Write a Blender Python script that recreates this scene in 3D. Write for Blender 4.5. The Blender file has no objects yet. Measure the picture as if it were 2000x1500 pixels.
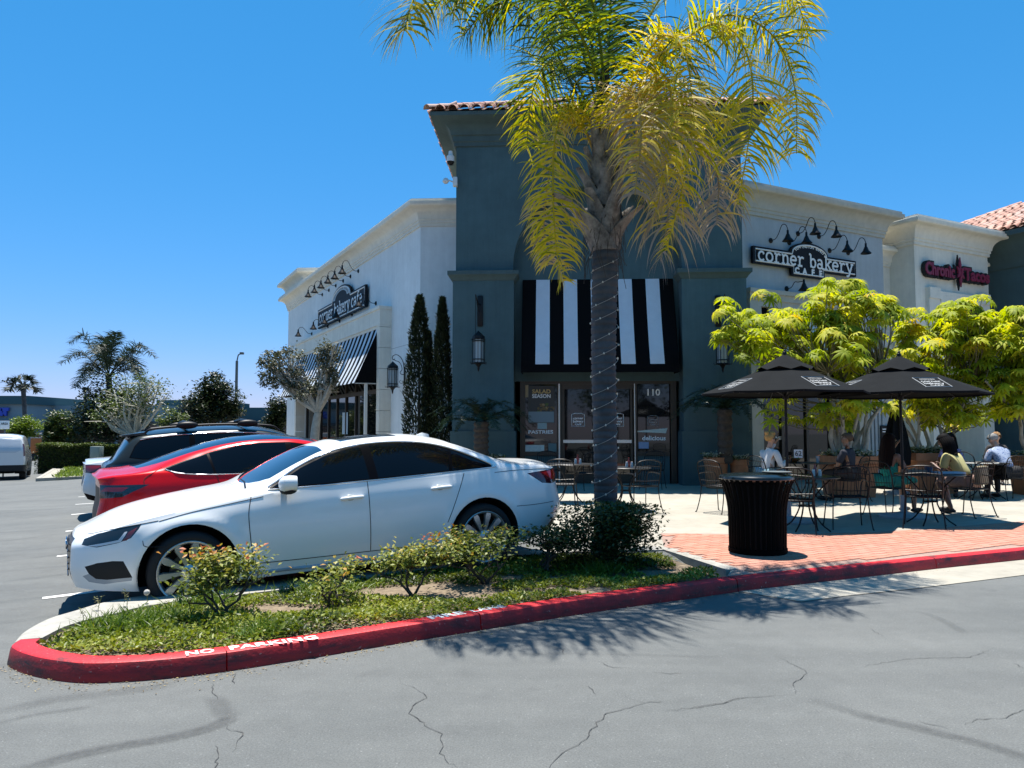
import bpy, bmesh, math, random
import numpy as np
from mathutils import Vector, Matrix
from mathutils.bvhtree import BVHTree
random.seed(7)
RNG = np.random.default_rng(7)
R_ = math.radians
PI = math.pi
S = bpy.context.scene
C = S.collection

# ---------------------------------------------------------------- camera, sky, sun, exposure
FOC, HOR, CAMH = 1507.0, 842.0, 1.5
PITCH = math.atan((HOR - 750.0) / FOC)
cam_data = bpy.data.cameras.new('camera')
cam = bpy.data.objects.new('camera', cam_data)
C.objects.link(cam)
cam.location = (0, 0, CAMH)
cam.rotation_euler = (PI / 2 + PITCH, 0, 0)
cam_data.sensor_width = 36.0
cam_data.lens = 36.0 * FOC / 2000.0
cam_data.clip_start = 0.05
cam_data.clip_end = 3000
S.camera = cam

SUN_EL = R_(77.0)
SUN_AZ = R_(-16.0)          # measured from +Y towards +X: the sun stands behind the building, a little to the left
sun_dir = Vector((math.sin(SUN_AZ) * math.cos(SUN_EL), math.cos(SUN_AZ) * math.cos(SUN_EL), math.sin(SUN_EL)))
world = bpy.data.worlds.new('World')
S.world = world
world.use_nodes = True
wn = world.node_tree
for n_ in list(wn.nodes):
    wn.nodes.remove(n_)
w_out = wn.nodes.new('ShaderNodeOutputWorld')
w_bg = wn.nodes.new('ShaderNodeBackground')
w_sky = wn.nodes.new('ShaderNodeTexSky')
w_hsv = wn.nodes.new('ShaderNodeHueSaturation')
w_sky.sky_type = 'NISHITA'
w_sky.sun_disc = False
w_sky.sun_elevation = SUN_EL
w_sky.sun_rotation = SUN_AZ
w_sky.altitude = 0
w_sky.air_density = 1.0
w_sky.dust_density = 0.1
w_sky.ozone_density = 1.6
w_hsv.inputs['Saturation'].default_value = 1.2
w_tint = wn.nodes.new('ShaderNodeMix'); w_tint.data_type = 'RGBA'; w_tint.blend_type = 'MULTIPLY'
w_tint.inputs['Factor'].default_value = 1.0
w_tint.inputs['B'].default_value = (0.64, 0.97, 1.20, 1.0)      # the picture's cool white balance, the same over the whole sky
w_bg.inputs['Strength'].default_value = 0.070
wn.links.new(w_sky.outputs[0], w_hsv.inputs['Color'])
wn.links.new(w_hsv.outputs[0], w_tint.inputs['A'])
# the picture's tone curve for the sky, one power law per channel over the whole dome
w_sep = wn.nodes.new('ShaderNodeSeparateColor'); w_com = wn.nodes.new('ShaderNodeCombineColor')
wn.links.new(w_tint.outputs['Result'], w_sep.inputs[0])
for i_, (g_, a_) in enumerate(((1.19, 0.69), (0.565, 1.61), (0.70, 1.78))):
    w_p = wn.nodes.new('ShaderNodeMath'); w_p.operation = 'POWER'; w_p.inputs[1].default_value = g_
    w_m = wn.nodes.new('ShaderNodeMath'); w_m.operation = 'MULTIPLY'; w_m.inputs[1].default_value = a_
    wn.links.new(w_sep.outputs[i_], w_p.inputs[0]); wn.links.new(w_p.outputs[0], w_m.inputs[0]); wn.links.new(w_m.outputs[0], w_com.inputs[i_])
wn.links.new(w_com.outputs[0], w_bg.inputs['Color'])
wn.links.new(w_bg.outputs[0], w_out.inputs['Surface'])

sun_data = bpy.data.lights.new('sun', 'SUN')
sun_data.energy = 5.0
sun_data.angle = R_(0.53)
sun_data.color = (1.0, 0.955, 0.89)
sun = bpy.data.objects.new('sun', sun_data)
C.objects.link(sun)
sun.location = sun_dir * 100
sun.rotation_euler = sun_dir.to_track_quat('Z', 'Y').to_euler()

S.view_settings.view_transform = 'Standard'
S.view_settings.look = 'None'
S.view_settings.gamma = 1.0
S.view_settings.use_curve_mapping = False
S.view_settings.exposure = 0.95
S.cycles.max_bounces = 7
S.cycles.diffuse_bounces = 3
S.cycles.glossy_bounces = 3
S.cycles.transmission_bounces = 4
S.cycles.transparent_max_bounces = 6
S.cycles.use_denoising = True
S.cycles.caustics_reflective = False
S.cycles.caustics_refractive = False

# ---------------------------------------------------------------- where a picture point lies in the place
def ray(px, py):
    u, v = (px - 1000.0) / FOC, (750.0 - py) / FOC
    return Vector((u, math.cos(PITCH) - v * math.sin(PITCH), math.sin(PITCH) + v * math.cos(PITCH)))
def W(px, py, Y):                      # the point at depth Y
    d = ray(px, py)
    t = Y / d.y
    return Vector((d.x * t, Y, CAMH + d.z * t))
def G(px, py, z=0.0):                  # the point on a level surface at height z
    d = ray(px, py)
    t = (z - CAMH) / d.z
    return Vector((d.x * t, d.y * t, z))
def ONP(px, py, O, d):                 # (distance along d, height) on the upright plane through O
    r = ray(px, py)
    det = r.x * (-d[1]) + d[0] * r.y
    t = (O[0] * (-d[1]) + d[0] * O[1]) / det
    s = ((r.x * t - O[0]) * d[0] + (r.y * t - O[1]) * d[1])
    return s, CAMH + r.z * t

# ---------------------------------------------------------------- mesh building
class MB:
    def __init__(s):
        s.v, s.f, s.m = [], [], []
    def add(s, vs, fs, m=0):
        b = len(s.v)
        s.v += [tuple(p) for p in vs]
        s.f += [tuple(b + i for i in q) for q in fs]
        s.m += [m] * len(fs)
        return s
    def box(s, x0, x1, y0, y1, z0, z1, m=0, M=None):
        vs = [(x, y, z) for z in (z0, z1) for y in (y0, y1) for x in (x0, x1)]
        if M is not None:
            vs = [M @ Vector(p) for p in vs]
        return s.add(vs, [(0, 2, 3, 1), (4, 5, 7, 6), (0, 1, 5, 4), (2, 6, 7, 3), (0, 4, 6, 2), (1, 3, 7, 5)], m)
    def bevbox(s, x0, x1, y0, y1, z0, z1, b=0.01, m=0, M=None):
        bm = bmesh.new()
        bmesh.ops.create_cube(bm, size=1.0)
        for v in bm.verts:
            v.co = Vector(((x0 + x1) / 2 + v.co.x * (x1 - x0), (y0 + y1) / 2 + v.co.y * (y1 - y0), (z0 + z1) / 2 + v.co.z * (z1 - z0)))
        bmesh.ops.bevel(bm, geom=list(bm.edges), offset=b, segments=2, affect='EDGES', profile=0.5)
        s.addbm(bm, m, M)
        bm.free()
        return s
    def addbm(s, bm, m=0, M=None):
        bm.verts.index_update()
        s.add([(M @ v.co) if M is not None else v.co.copy() for v in bm.verts], [[v.index for v in f.verts] for f in bm.faces], m)
        return s
    def tube(s, path, r, n=8, m=0, caps=True, closed=False):
        pts = [Vector(p) for p in path]
        N = len(pts)
        rs = [r] * N if not hasattr(r, '__len__') else list(r)
        vs, fs = [], []
        prev = None
        for i, p in enumerate(pts):
            if closed:
                t = pts[(i + 1) % N] - pts[i - 1]
            else:
                t = pts[min(i + 1, N - 1)] - pts[max(i - 1, 0)]
            if t.length < 1e-9:
                t = Vector((0, 0, 1))
            t.normalize()
            if prev is None:
                a = Vector((0, 0, 1)) if abs(t.z) < 0.9 else Vector((1, 0, 0))
                a = (a - t * a.dot(t)).normalized()
            else:
                a = prev - t * prev.dot(t)
                a = a.normalized() if a.length > 1e-6 else t.orthogonal().normalized()
            prev = a
            b = t.cross(a)
            for k in range(n):
                th = 2 * PI * k / n
                vs.append(p + (a * math.cos(th) + b * math.sin(th)) * rs[i])
        for i in range(N if closed else N - 1):
            j = (i + 1) % N
            for k in range(n):
                k2 = (k + 1) % n
                fs.append((i * n + k, i * n + k2, j * n + k2, j * n + k))
        if caps and not closed:
            fs.append(tuple(reversed(range(n))))
            fs.append(tuple((N - 1) * n + k for k in range(n)))
        return s.add(vs, fs, m)
    def lathe(s, prof, n=24, m=0, M=None, a0=0.0, a1=2 * PI):
        full = abs(a1 - a0 - 2 * PI) < 1e-6
        k = n if full else n + 1
        vs, fs = [], []
        for (r, z) in prof:
            for i in range(k):
                th = a0 + (a1 - a0) * i / n
                p = Vector((r * math.cos(th), r * math.sin(th), z))
                vs.append(M @ p if M is not None else p)
        for j in range(len(prof) - 1):
            for i in range(n):
                i2 = (i + 1) % k if full else i + 1
                fs.append((j * k + i, j * k + i2, (j + 1) * k + i2, (j + 1) * k + i))
        return s.add(vs, fs, m)
    def prism(s, poly, vec, m=0):
        n = len(poly)
        P = [Vector(p) for p in poly]
        vs = P + [p + Vector(vec) for p in P]
        fs = [tuple(reversed(range(n))), tuple(range(n, 2 * n))]
        fs += [(i, (i + 1) % n, n + (i + 1) % n, n + i) for i in range(n)]
        return s.add(vs, fs, m)
    def ball(s, c, r, m=0, u=12, v=8, M=None):
        r = r if hasattr(r, '__len__') else (r, r, r)
        vs, fs = [], []
        for j in range(v + 1):
            ph = -PI / 2 + PI * j / v
            for i in range(u):
                th = 2 * PI * i / u
                p = Vector((c[0] + r[0] * math.cos(ph) * math.cos(th), c[1] + r[1] * math.cos(ph) * math.sin(th), c[2] + r[2] * math.sin(ph)))
                vs.append(M @ p if M is not None else p)
        for j in range(v):
            for i in range(u):
                i2 = (i + 1) % u
                fs.append((j * u + i, j * u + i2, (j + 1) * u + i2, (j + 1) * u + i))
        return s.add(vs, fs, m)
    def merge(s, o, M=None, m=None):
        b = len(s.v)
        s.v += [tuple(M @ Vector(p)) for p in o.v] if M is not None else o.v
        s.f += [tuple(b + i for i in q) for q in o.f]
        s.m += o.m if m is None else [m] * len(o.f)
        return s
    def mesh(s, name, mats, smooth=None):
        me = bpy.data.meshes.new(name)
        me.from_pydata(s.v, [], s.f)
        for mm in (mats if isinstance(mats, (list, tuple)) else [mats]):
            me.materials.append(mm)
        if any(s.m):
            me.polygons.foreach_set('material_index', s.m)
        me.validate()
        bm = bmesh.new()
        bm.from_mesh(me)
        bmesh.ops.remove_doubles(bm, verts=bm.verts, dist=1e-5)
        bmesh.ops.recalc_face_normals(bm, faces=bm.faces)
        if smooth is not None:
            for f in bm.faces:
                f.smooth = True
            for e in bm.edges:
                if len(e.link_faces) == 2 and e.calc_face_angle(0) > R_(smooth):
                    e.smooth = False
        bm.to_mesh(me)
        bm.free()
        return me

def tag(o, label=None, cat=None, group=None, kind=None):
    if label: o['label'] = label
    if cat: o['category'] = cat
    if group: o['group'] = group
    if kind: o['kind'] = kind
    return o
def thing(name, label, cat, loc=(0, 0, 0), rz=0.0, group=None):
    o = bpy.data.objects.new(name, None)
    C.objects.link(o)
    o.empty_display_size = 0.1
    o.location = loc
    o.rotation_euler = (0, 0, rz)
    return tag(o, label, cat, group)
def frame_of(o):
    return Matrix.Translation(o.location) @ o.rotation_euler.to_matrix().to_4x4()
def part(name, mb, mats, parent=None, smooth=35, world=False, label=None):
    """links MB (or a ready mesh) as one object; world=True: its coordinates are world ones"""
    if isinstance(mb, MB):
        if world and parent is not None:
            root = parent
            while root.parent is not None:
                root = root.parent
            inv = frame_of(root).inverted()
            mb.v = [tuple(inv @ Vector(p)) for p in mb.v]
        me = mb.mesh(name, mats, smooth)
    else:
        me = mb
    o = bpy.data.objects.new(name, me)
    C.objects.link(o)
    if parent is not None:
        o.parent = parent
    if label: o['label'] = label
    return o
def kids(o):
    return [c for c in C.objects if c.parent is o]
KIDS_CACHE = {}
def copy_tree(o, loc=None, rz=None, label=None, group=None, scale=None, _parent=None):
    if _parent is None or o not in KIDS_CACHE:
        pass
    c = o.copy()
    C.objects.link(c)
    if _parent is not None:
        c.parent = _parent
    ch = KIDS_CACHE.get(o.name)
    if ch is None:
        ch = KIDS_CACHE[o.name] = [k for k in bpy.data.objects if k.parent is o]
    for k in ch:
        copy_tree(k, _parent=c)
    if loc is not None: c.location = loc
    if rz is not None: c.rotation_euler = (0, 0, rz)
    if scale is not None: c.scale = (scale, scale, scale)
    if label: c['label'] = label
    if group: c['group'] = group
    return c
def np_mesh(name, V, F, mats, tint=None, smooth=False, midx=None):
    """fast mesh of equal-sided faces; tint: one number per face kept as a point attribute"""
    me = bpy.data.meshes.new(name)
    V = np.asarray(V, dtype=np.float32).reshape(-1, 3)
    F = np.asarray(F, dtype=np.int32)
    k = F.shape[1]
    me.vertices.add(len(V)); me.vertices.foreach_set('co', V.ravel())
    me.loops.add(F.size); me.loops.foreach_set('vertex_index', F.ravel())
    me.polygons.add(len(F))
    me.polygons.foreach_set('loop_start', np.arange(len(F), dtype=np.int32) * k)
    me.polygons.foreach_set('loop_total', np.full(len(F), k, dtype=np.int32))
    if smooth:
        me.polygons.foreach_set('use_smooth', np.ones(len(F), dtype=bool))
    for mm in (mats if isinstance(mats, (list, tuple)) else [mats]):
        me.materials.append(mm)
    if midx is not None:
        me.polygons.foreach_set('material_index', np.asarray(midx, dtype=np.int32))
    me.update(calc_edges=True)
    if tint is not None:
        a = me.attributes.new('tint', 'FLOAT', 'FACE')
        a.data.foreach_set('value', np.asarray(tint, dtype=np.float32))
    return me
def leafcloud(P, D, L, Wd, up=None, fold=0.25, droop=0.0):
    """P points, D directions, L lengths, Wd widths -> folded leaves of two quads each (V, F, leaf index per face)"""
    n = len(P)
    D = D / np.maximum(np.linalg.norm(D, axis=1, keepdims=True), 1e-6)
    U = RNG.normal(size=(n, 3)) * 0.45 + np.array([0, 0, 1.0]) if up is None else up
    Sd = np.cross(D, U)
    Sd /= np.maximum(np.linalg.norm(Sd, axis=1, keepdims=True), 1e-6)
    N = np.cross(Sd, D)
    L = np.asarray(L).reshape(-1, 1); Wd = np.asarray(Wd).reshape(-1, 1)
    b = P
    mid = P + D * L * 0.5 - N * fold * Wd
    tip = P + D * L - N * (0.15 + droop) * L
    l = P + D * L * 0.45 + Sd * Wd * 0.5
    r = P + D * L * 0.45 - Sd * Wd * 0.5
    V = np.stack([b, l, tip, r, mid], axis=1).reshape(-1, 3)
    i = np.arange(n)[:, None] * 5
    F = np.concatenate([i + np.array([[0, 4, 2, 1]]), i + np.array([[0, 3, 2, 4]])], axis=1).reshape(-1, 4)
    return V, F, np.repeat(np.arange(n), 2)
def rdir(n, zmin=-1, zmax=1):
    z = RNG.uniform(zmin, zmax, n); a = RNG.uniform(0, 2 * PI, n); r = np.sqrt(np.maximum(0, 1 - z * z))
    return np.stack([r * np.cos(a), r * np.sin(a), z], axis=1)
def spline(pts, n):
    P = [Vector(p) for p in pts]
    P = [P[0] * 2 - P[1]] + P + [P[-1] * 2 - P[-2]]
    out = []
    segs = len(P) - 3
    for i in range(n):
        u = i / (n - 1) * segs
        k = min(int(u), segs - 1)
        t = u - k
        a, b, c, d = P[k], P[k + 1], P[k + 2], P[k + 3]
        out.append(0.5 * ((2 * b) + (c - a) * t + (2 * a - 5 * b + 4 * c - d) * t * t + (3 * b - a - 3 * c + d) * t ** 3))
    return out
def sweep(path, prof, closed=False, m=0, left=True):
    """sweeps a profile [(out, z)] along a level path [(x, y)] with mitred corners; out is to the right of the path"""
    n = len(path)
    P = [Vector((p[0], p[1])) for p in path]
    mb = MB()
    vs = []
    for i in range(n):
        def nrm(a, b):
            d = (b - a).normalized()
            return Vector((d.y, -d.x))
        if closed:
            n0, n1 = nrm(P[i - 1], P[i]), nrm(P[i], P[(i + 1) % n])
        else:
            n0 = nrm(P[max(i - 1, 0)], P[max(i - 1, 0) + 1]) if i > 0 else nrm(P[0], P[1])
            n1 = nrm(P[i], P[i + 1]) if i < n - 1 else n0
        bis = (n0 + n1).normalized()
        k = 1.0 / max(bis.dot(n1), 0.35)
        for (o, z) in prof:
            q = P[i] + bis * o * k
            vs.append((q.x, q.y, z))
    k = len(prof)
    fs = []
    for i in range(n if closed else n - 1):
        j = (i + 1) % n
        for a in range(k - 1):
            fs.append((i * k + a, j * k + a, j * k + a + 1, i * k + a + 1))
    if not closed:
        fs.append(tuple(range(k)))
        fs.append(tuple((n - 1) * k + a for a in reversed(range(k))))
    mb.add(vs, fs, m)
    return mb
class Fr:
    """an upright wall frame: t along d, o outwards, z up"""
    def __init__(s, O, d, n):
        s.O, s.d, s.n = Vector((O[0], O[1], 0)), Vector((d[0], d[1], 0)), Vector((n[0], n[1], 0))
        s.M = Matrix(((d[0], n[0], 0, O[0]), (d[1], n[1], 0, O[1]), (0, 0, 1, 0), (0, 0, 0, 1)))
    def p(s, t, o, z):
        return s.O + s.d * t + s.n * o + Vector((0, 0, z))
    def px(s, px, py, o=0.0):
        O = s.O + s.n * o
        return ONP(px, py, O, s.d)
    def sub(s, o):
        return Fr(s.O + s.n * o, s.d, s.n)
    def box(s, mb, t0, t1, o0, o1, z0, z1, m=0):
        return mb.box(t0, t1, o0, o1, z0, z1, m, s.M)

# ---------------------------------------------------------------- materials
MATS = {}
def rgb(c):
    return (c[0], c[1], c[2], 1.0)
def nt(name):
    m = bpy.data.materials.new(name)
    m.use_nodes = True
    return m, m.node_tree, m.node_tree.nodes['Principled BSDF']
def mat(name, col, rough=0.6, metal=0.0, var=0.0, scale=6.0, bump=0.0, bscale=60.0, coat=0.0, spec=0.5, col2=None, sheen=0.0, var2=0.0, scale2=0.7, coords='Object', streak=0.0):
    if name in MATS: return MATS[name]
    m, t, b = nt(name)
    b.inputs['Base Color'].default_value = rgb(col)
    b.inputs['Roughness'].default_value = rough
    b.inputs['Metallic'].default_value = metal
    b.inputs['Specular IOR Level'].default_value = spec
    if coat:
        b.inputs['Coat Weight'].default_value = coat
        b.inputs['Coat Roughness'].default_value = 0.03
    tc = t.nodes.new('ShaderNodeTexCoord')
    src = None
    if var or col2 is not None:
        nz = t.nodes.new('ShaderNodeTexNoise')
        nz.inputs['Scale'].default_value = scale
        nz.inputs['Detail'].default_value = 6
        nz.inputs['Roughness'].default_value = 0.65
        t.links.new(tc.outputs[coords], nz.inputs['Vector'])
        cr = t.nodes.new('ShaderNodeValToRGB')
        c2 = col2 if col2 is not None else tuple(min(1, c * (1 + var)) for c in col)
        c1 = col if col2 is not None else tuple(c * (1 - var) for c in col)
        cr.color_ramp.elements[0].position = 0.3
        cr.color_ramp.elements[1].position = 0.7
        cr.color_ramp.elements[0].color = rgb(c1)
        cr.color_ramp.elements[1].color = rgb(c2)
        t.links.new(nz.outputs['Fac'], cr.inputs['Fac'])
        src = cr.outputs['Color']
        if var2:
            nz2 = t.nodes.new('ShaderNodeTexNoise')
            nz2.inputs['Scale'].default_value = scale2
            nz2.inputs['Detail'].default_value = 4
            t.links.new(tc.outputs[coords], nz2.inputs['Vector'])
            mp = t.nodes.new('ShaderNodeMapRange')
            mp.inputs['From Min'].default_value = 0.3; mp.inputs['From Max'].default_value = 0.7
            mp.inputs['To Min'].default_value = 1 - var2; mp.inputs['To Max'].default_value = 1 + var2
            t.links.new(nz2.outputs['Fac'], mp.inputs['Value'])
            mx = t.nodes.new('ShaderNodeMix'); mx.data_type = 'RGBA'; mx.blend_type = 'MULTIPLY'
            mx.inputs['Factor'].default_value = 1
            t.links.new(src, mx.inputs['A']); t.links.new(mp.outputs[0], mx.inputs['B'])
            src = mx.outputs['Result']
        if streak:
            # rain streaks: noise stretched down the wall
            ge = t.nodes.new('ShaderNodeNewGeometry'); mpp = t.nodes.new('ShaderNodeMapping'); mpp.inputs['Scale'].default_value = (5.0, 5.0, 0.22)
            t.links.new(ge.outputs['Position'], mpp.inputs['Vector'])
            n3 = t.nodes.new('ShaderNodeTexNoise'); n3.inputs['Scale'].default_value = 1.3; n3.inputs['Detail'].default_value = 6; n3.inputs['Roughness'].default_value = 0.7
            t.links.new(mpp.outputs[0], n3.inputs['Vector'])
            mp3 = t.nodes.new('ShaderNodeMapRange'); mp3.inputs['From Min'].default_value = 0.35; mp3.inputs['From Max'].default_value = 0.65
            mp3.inputs['To Min'].default_value = 1 - streak; mp3.inputs['To Max'].default_value = 1 + streak * .5
            t.links.new(n3.outputs['Fac'], mp3.inputs['Value'])
            mx3 = t.nodes.new('ShaderNodeMix'); mx3.data_type = 'RGBA'; mx3.blend_type = 'MULTIPLY'; mx3.inputs['Factor'].default_value = 1
            t.links.new(src, mx3.inputs['A']); t.links.new(mp3.outputs[0], mx3.inputs['B']); src = mx3.outputs['Result']
        t.links.new(src, b.inputs['Base Color'])
    if bump:
        nb = t.nodes.new('ShaderNodeTexNoise')
        nb.inputs['Scale'].default_value = bscale
        nb.inputs['Detail'].default_value = 5
        t.links.new(tc.outputs[coords], nb.inputs['Vector'])
        bp = t.nodes.new('ShaderNodeBump')
        bp.inputs['Strength'].default_value = bump
        bp.inputs['Distance'].default_value = 0.02
        t.links.new(nb.outputs['Fac'], bp.inputs['Height'])
        t.links.new(bp.outputs[0], b.inputs['Normal'])
    MATS[name] = m
    return m
def leafmat(name, cols, trans=0.35, rough=0.45, attr=True, spec=0.35, tboost=1.15):
    """leaf: tint attribute (or the object's own random number) picks a colour from a ramp, part of the light passes through"""
    if name in MATS: return MATS[name]
    m, t, b = nt(name)
    if attr == 'both':
        a = t.nodes.new('ShaderNodeAttribute'); a.attribute_name = 'tint'
        a2 = t.nodes.new('ShaderNodeObjectInfo')
        m1 = t.nodes.new('ShaderNodeMath'); m1.operation = 'MULTIPLY'; m1.inputs[1].default_value = 0.45
        m2 = t.nodes.new('ShaderNodeMath'); m2.operation = 'MULTIPLY_ADD'; m2.inputs[1].default_value = 0.55
        t.links.new(a.outputs['Fac'], m1.inputs[0]); t.links.new(a2.outputs['Random'], m2.inputs[0]); t.links.new(m1.outputs[0], m2.inputs[2])
        fac = m2.outputs[0]
    elif attr:
        a = t.nodes.new('ShaderNodeAttribute'); a.attribute_name = 'tint'
        fac = a.outputs['Fac']
    else:
        a = t.nodes.new('ShaderNodeObjectInfo')
        fac = a.outputs['Random']
    cr = t.nodes.new('ShaderNodeValToRGB')
    while len(cr.color_ramp.elements) < len(cols):
        cr.color_ramp.elements.new(0.5)
    for i, c in enumerate(cols):
        cr.color_ramp.elements[i].position = i / (len(cols) - 1)
        cr.color_ramp.elements[i].color = rgb(c)
    t.links.new(fac, cr.inputs['Fac'])
    t.links.new(cr.outputs[0], b.inputs['Base Color'])
    b.inputs['Roughness'].default_value = rough
    b.inputs['Specular IOR Level'].default_value = spec
    tr = t.nodes.new('ShaderNodeBsdfTranslucent')
    hs = t.nodes.new('ShaderNodeHueSaturation')
    hs.inputs['Value'].default_value = tboost
    hs.inputs['Saturation'].default_value = 1.1
    t.links.new(cr.outputs[0], hs.inputs['Color'])
    t.links.new(hs.outputs[0], tr.inputs['Color'])
    mx = t.nodes.new('ShaderNodeMixShader')
    mx.inputs[0].default_value = trans
    t.links.new(b.outputs[0], mx.inputs[1]); t.links.new(tr.outputs[0], mx.inputs[2])
    t.links.new(mx.outputs[0], t.nodes['Material Output'].inputs['Surface'])
    MATS[name] = m
    return m
# ================================================================ THE GROUND
def asphalt_material():
    m, t, b = nt('asphalt')
    tc = t.nodes.new('ShaderNodeTexCoord')
    def noise(sc, det=4, rough=0.6):
        n = t.nodes.new('ShaderNodeTexNoise'); n.inputs['Scale'].default_value = sc
        n.inputs['Detail'].default_value = det; n.inputs['Roughness'].default_value = rough
        t.links.new(tc.outputs['Object'], n.inputs['Vector']); return n
    def ramp(src, p0, p1, c0, c1):
        r = t.nodes.new('ShaderNodeValToRGB')
        r.color_ramp.elements[0].position = p0; r.color_ramp.elements[1].position = p1
        r.color_ramp.elements[0].color = rgb(c0); r.color_ramp.elements[1].color = rgb(c1)
        t.links.new(src, r.inputs['Fac']); return r
    def mul(a, bb, mode='MULTIPLY', f=1.0):
        x = t.nodes.new('ShaderNodeMix'); x.data_type = 'RGBA'; x.blend_type = mode
        x.inputs['Factor'].default_value = f
        t.links.new(a, x.inputs['A']); t.links.new(bb, x.inputs['B']); return x.outputs['Result']
    g = ramp(noise(95, 3, 0.8).outputs['Fac'], 0.25, 0.78, (0.074, 0.077, 0.075), (0.166, 0.171, 0.165))
    g2 = ramp(noise(0.55, 6, 0.6).outputs['Fac'], 0.3, 0.7, (0.84, 0.86, 0.86), (1.12, 1.12, 1.10))
    g3 = ramp(noise(6.0, 5, 0.7).outputs['Fac'], 0.3, 0.7, (0.92, 0.92, 0.92), (1.07, 1.07, 1.07))
    vo = t.nodes.new('ShaderNodeTexVoronoi'); vo.inputs['Scale'].default_value = 150
    t.links.new(tc.outputs['Object'], vo.inputs['Vector'])
    sp = ramp(vo.outputs['Color'], 0.88, 0.96, (0, 0, 0), (0.07, 0.07, 0.068))
    # long sweep streaks left by tyres and sweepers
    mp = t.nodes.new('ShaderNodeMapping'); mp.inputs['Rotation'].default_value = (0, 0, R_(-30)); mp.inputs['Scale'].default_value = (0.12, 2.2, 1)
    t.links.new(tc.outputs['Object'], mp.inputs['Vector'])
    ns = t.nodes.new('ShaderNodeTexNoise'); ns.inputs['Scale'].default_value = 1.2; ns.inputs['Detail'].default_value = 5
    t.links.new(mp.outputs[0], ns.inputs['Vector'])
    g4 = ramp(ns.outputs['Fac'], 0.35, 0.65, (0.92, 0.92, 0.925), (1.05, 1.05, 1.05))
    c = mul(mul(mul(g.outputs[0], g2.outputs[0]), g3.outputs[0]), g4.outputs[0])
    st = ramp(noise(1.7, 7, 0.72).outputs['Fac'], 0.60, 0.72, (1, 1, 1), (0.80, 0.80, 0.81))
    c = mul(c, st.outputs[0])
    c = mul(c, sp.outputs[0], 'ADD')
    t.links.new(c, b.inputs['Base Color'])
    b.inputs['Roughness'].default_value = 0.88
    bp = t.nodes.new('ShaderNodeBump'); bp.inputs['Strength'].default_value = 0.55; bp.inputs['Distance'].default_value = 0.012
    t.links.new(noise(110, 4, 0.75).outputs['Fac'], bp.inputs['Height'])
    t.links.new(bp.outputs[0], b.inputs['Normal'])
    return m
ASPH = asphalt_material()
CONC = mat('concrete_light', (0.33, 0.305, 0.25), 0.85, var=0.12, scale=5, bump=0.25, bscale=70, var2=0.1, scale2=0.8)
CONC_K = mat('concrete_kerb', (0.32, 0.305, 0.265), 0.85, var=0.16, scale=9, bump=0.3, bscale=60, var2=0.12, scale2=2)
def red_kerb_material():
    m, t, b = nt('kerb_red_paint')
    tc = t.nodes.new('ShaderNodeTexCoord')
    n1 = t.nodes.new('ShaderNodeTexNoise'); n1.inputs['Scale'].default_value = 3.2; n1.inputs['Detail'].default_value = 7
    n1.inputs['Roughness'].default_value = 0.7
    mp = t.nodes.new('ShaderNodeMapping'); mp.inputs['Scale'].default_value = (1, 1, 4)
    t.links.new(tc.outputs['Object'], mp.inputs['Vector']); t.links.new(mp.outputs[0], n1.inputs['Vector'])
    r1 = t.nodes.new('ShaderNodeValToRGB')
    e = r1.color_ramp.elements
    e[0].position, e[1].position = 0.33, 0.47
    e[0].color, e[1].color = rgb((0.060, 0.012, 0.014)), rgb((0.58, 0.004, 0.010))
    q = e.new(0.72); q.color = rgb((0.70, 0.006, 0.016))
    t.links.new(n1.outputs['Fac'], r1.inputs['Fac'])
    n2 = t.nodes.new('ShaderNodeTexNoise'); n2.inputs['Scale'].default_value = 42; n2.inputs['Detail'].default_value = 5
    t.links.new(tc.outputs['Object'], n2.inputs['Vector'])
    r2 = t.nodes.new('ShaderNodeValToRGB'); r2.color_ramp.elements[0].position = 0.66; r2.color_ramp.elements[1].position = 0.74
    t.links.new(n2.outputs['Fac'], r2.inputs['Fac'])
    mx = t.nodes.new('ShaderNodeMix'); mx.data_type = 'RGBA'
    mx.inputs['B'].default_value = rgb((0.34, 0.22, 0.20))
    t.links.new(r2.outputs[0], mx.inputs['Factor']); t.links.new(r1.outputs[0], mx.inputs['A'])
    t.links.new(mx.outputs['Result'], b.inputs['Base Color'])
    b.inputs['Roughness'].default_value = 0.55
    bp = t.nodes.new('ShaderNodeBump'); bp.inputs['Strength'].default_value = 0.3; bp.inputs['Distance'].default_value = 0.01
    t.links.new(n2.outputs['Fac'], bp.inputs['Height']); t.links.new(bp.outputs[0], b.inputs['Normal'])
    return m
RED_K = red_kerb_material()
SHADE_SCUFF = RED_K.copy(); SHADE_SCUFF.name = 'kerb_red_shade_scuffed'          # the street face: its shade painted in as darker red, plus black scuffs
for n_ in SHADE_SCUFF.node_tree.nodes:
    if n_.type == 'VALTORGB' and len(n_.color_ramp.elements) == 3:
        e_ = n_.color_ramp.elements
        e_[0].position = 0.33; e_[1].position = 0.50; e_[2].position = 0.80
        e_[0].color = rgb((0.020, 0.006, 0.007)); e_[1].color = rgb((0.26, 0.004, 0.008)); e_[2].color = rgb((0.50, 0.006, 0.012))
PAINT_W = mat('road_paint_white', (0.72, 0.71, 0.68), 0.7, var=0.12, scale=14)
SOIL = mat('planter_soil', (0.105, 0.075, 0.05), 0.95, var=0.4, scale=18, bump=0.6, bscale=40, col2=(0.26, 0.20, 0.13))

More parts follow.
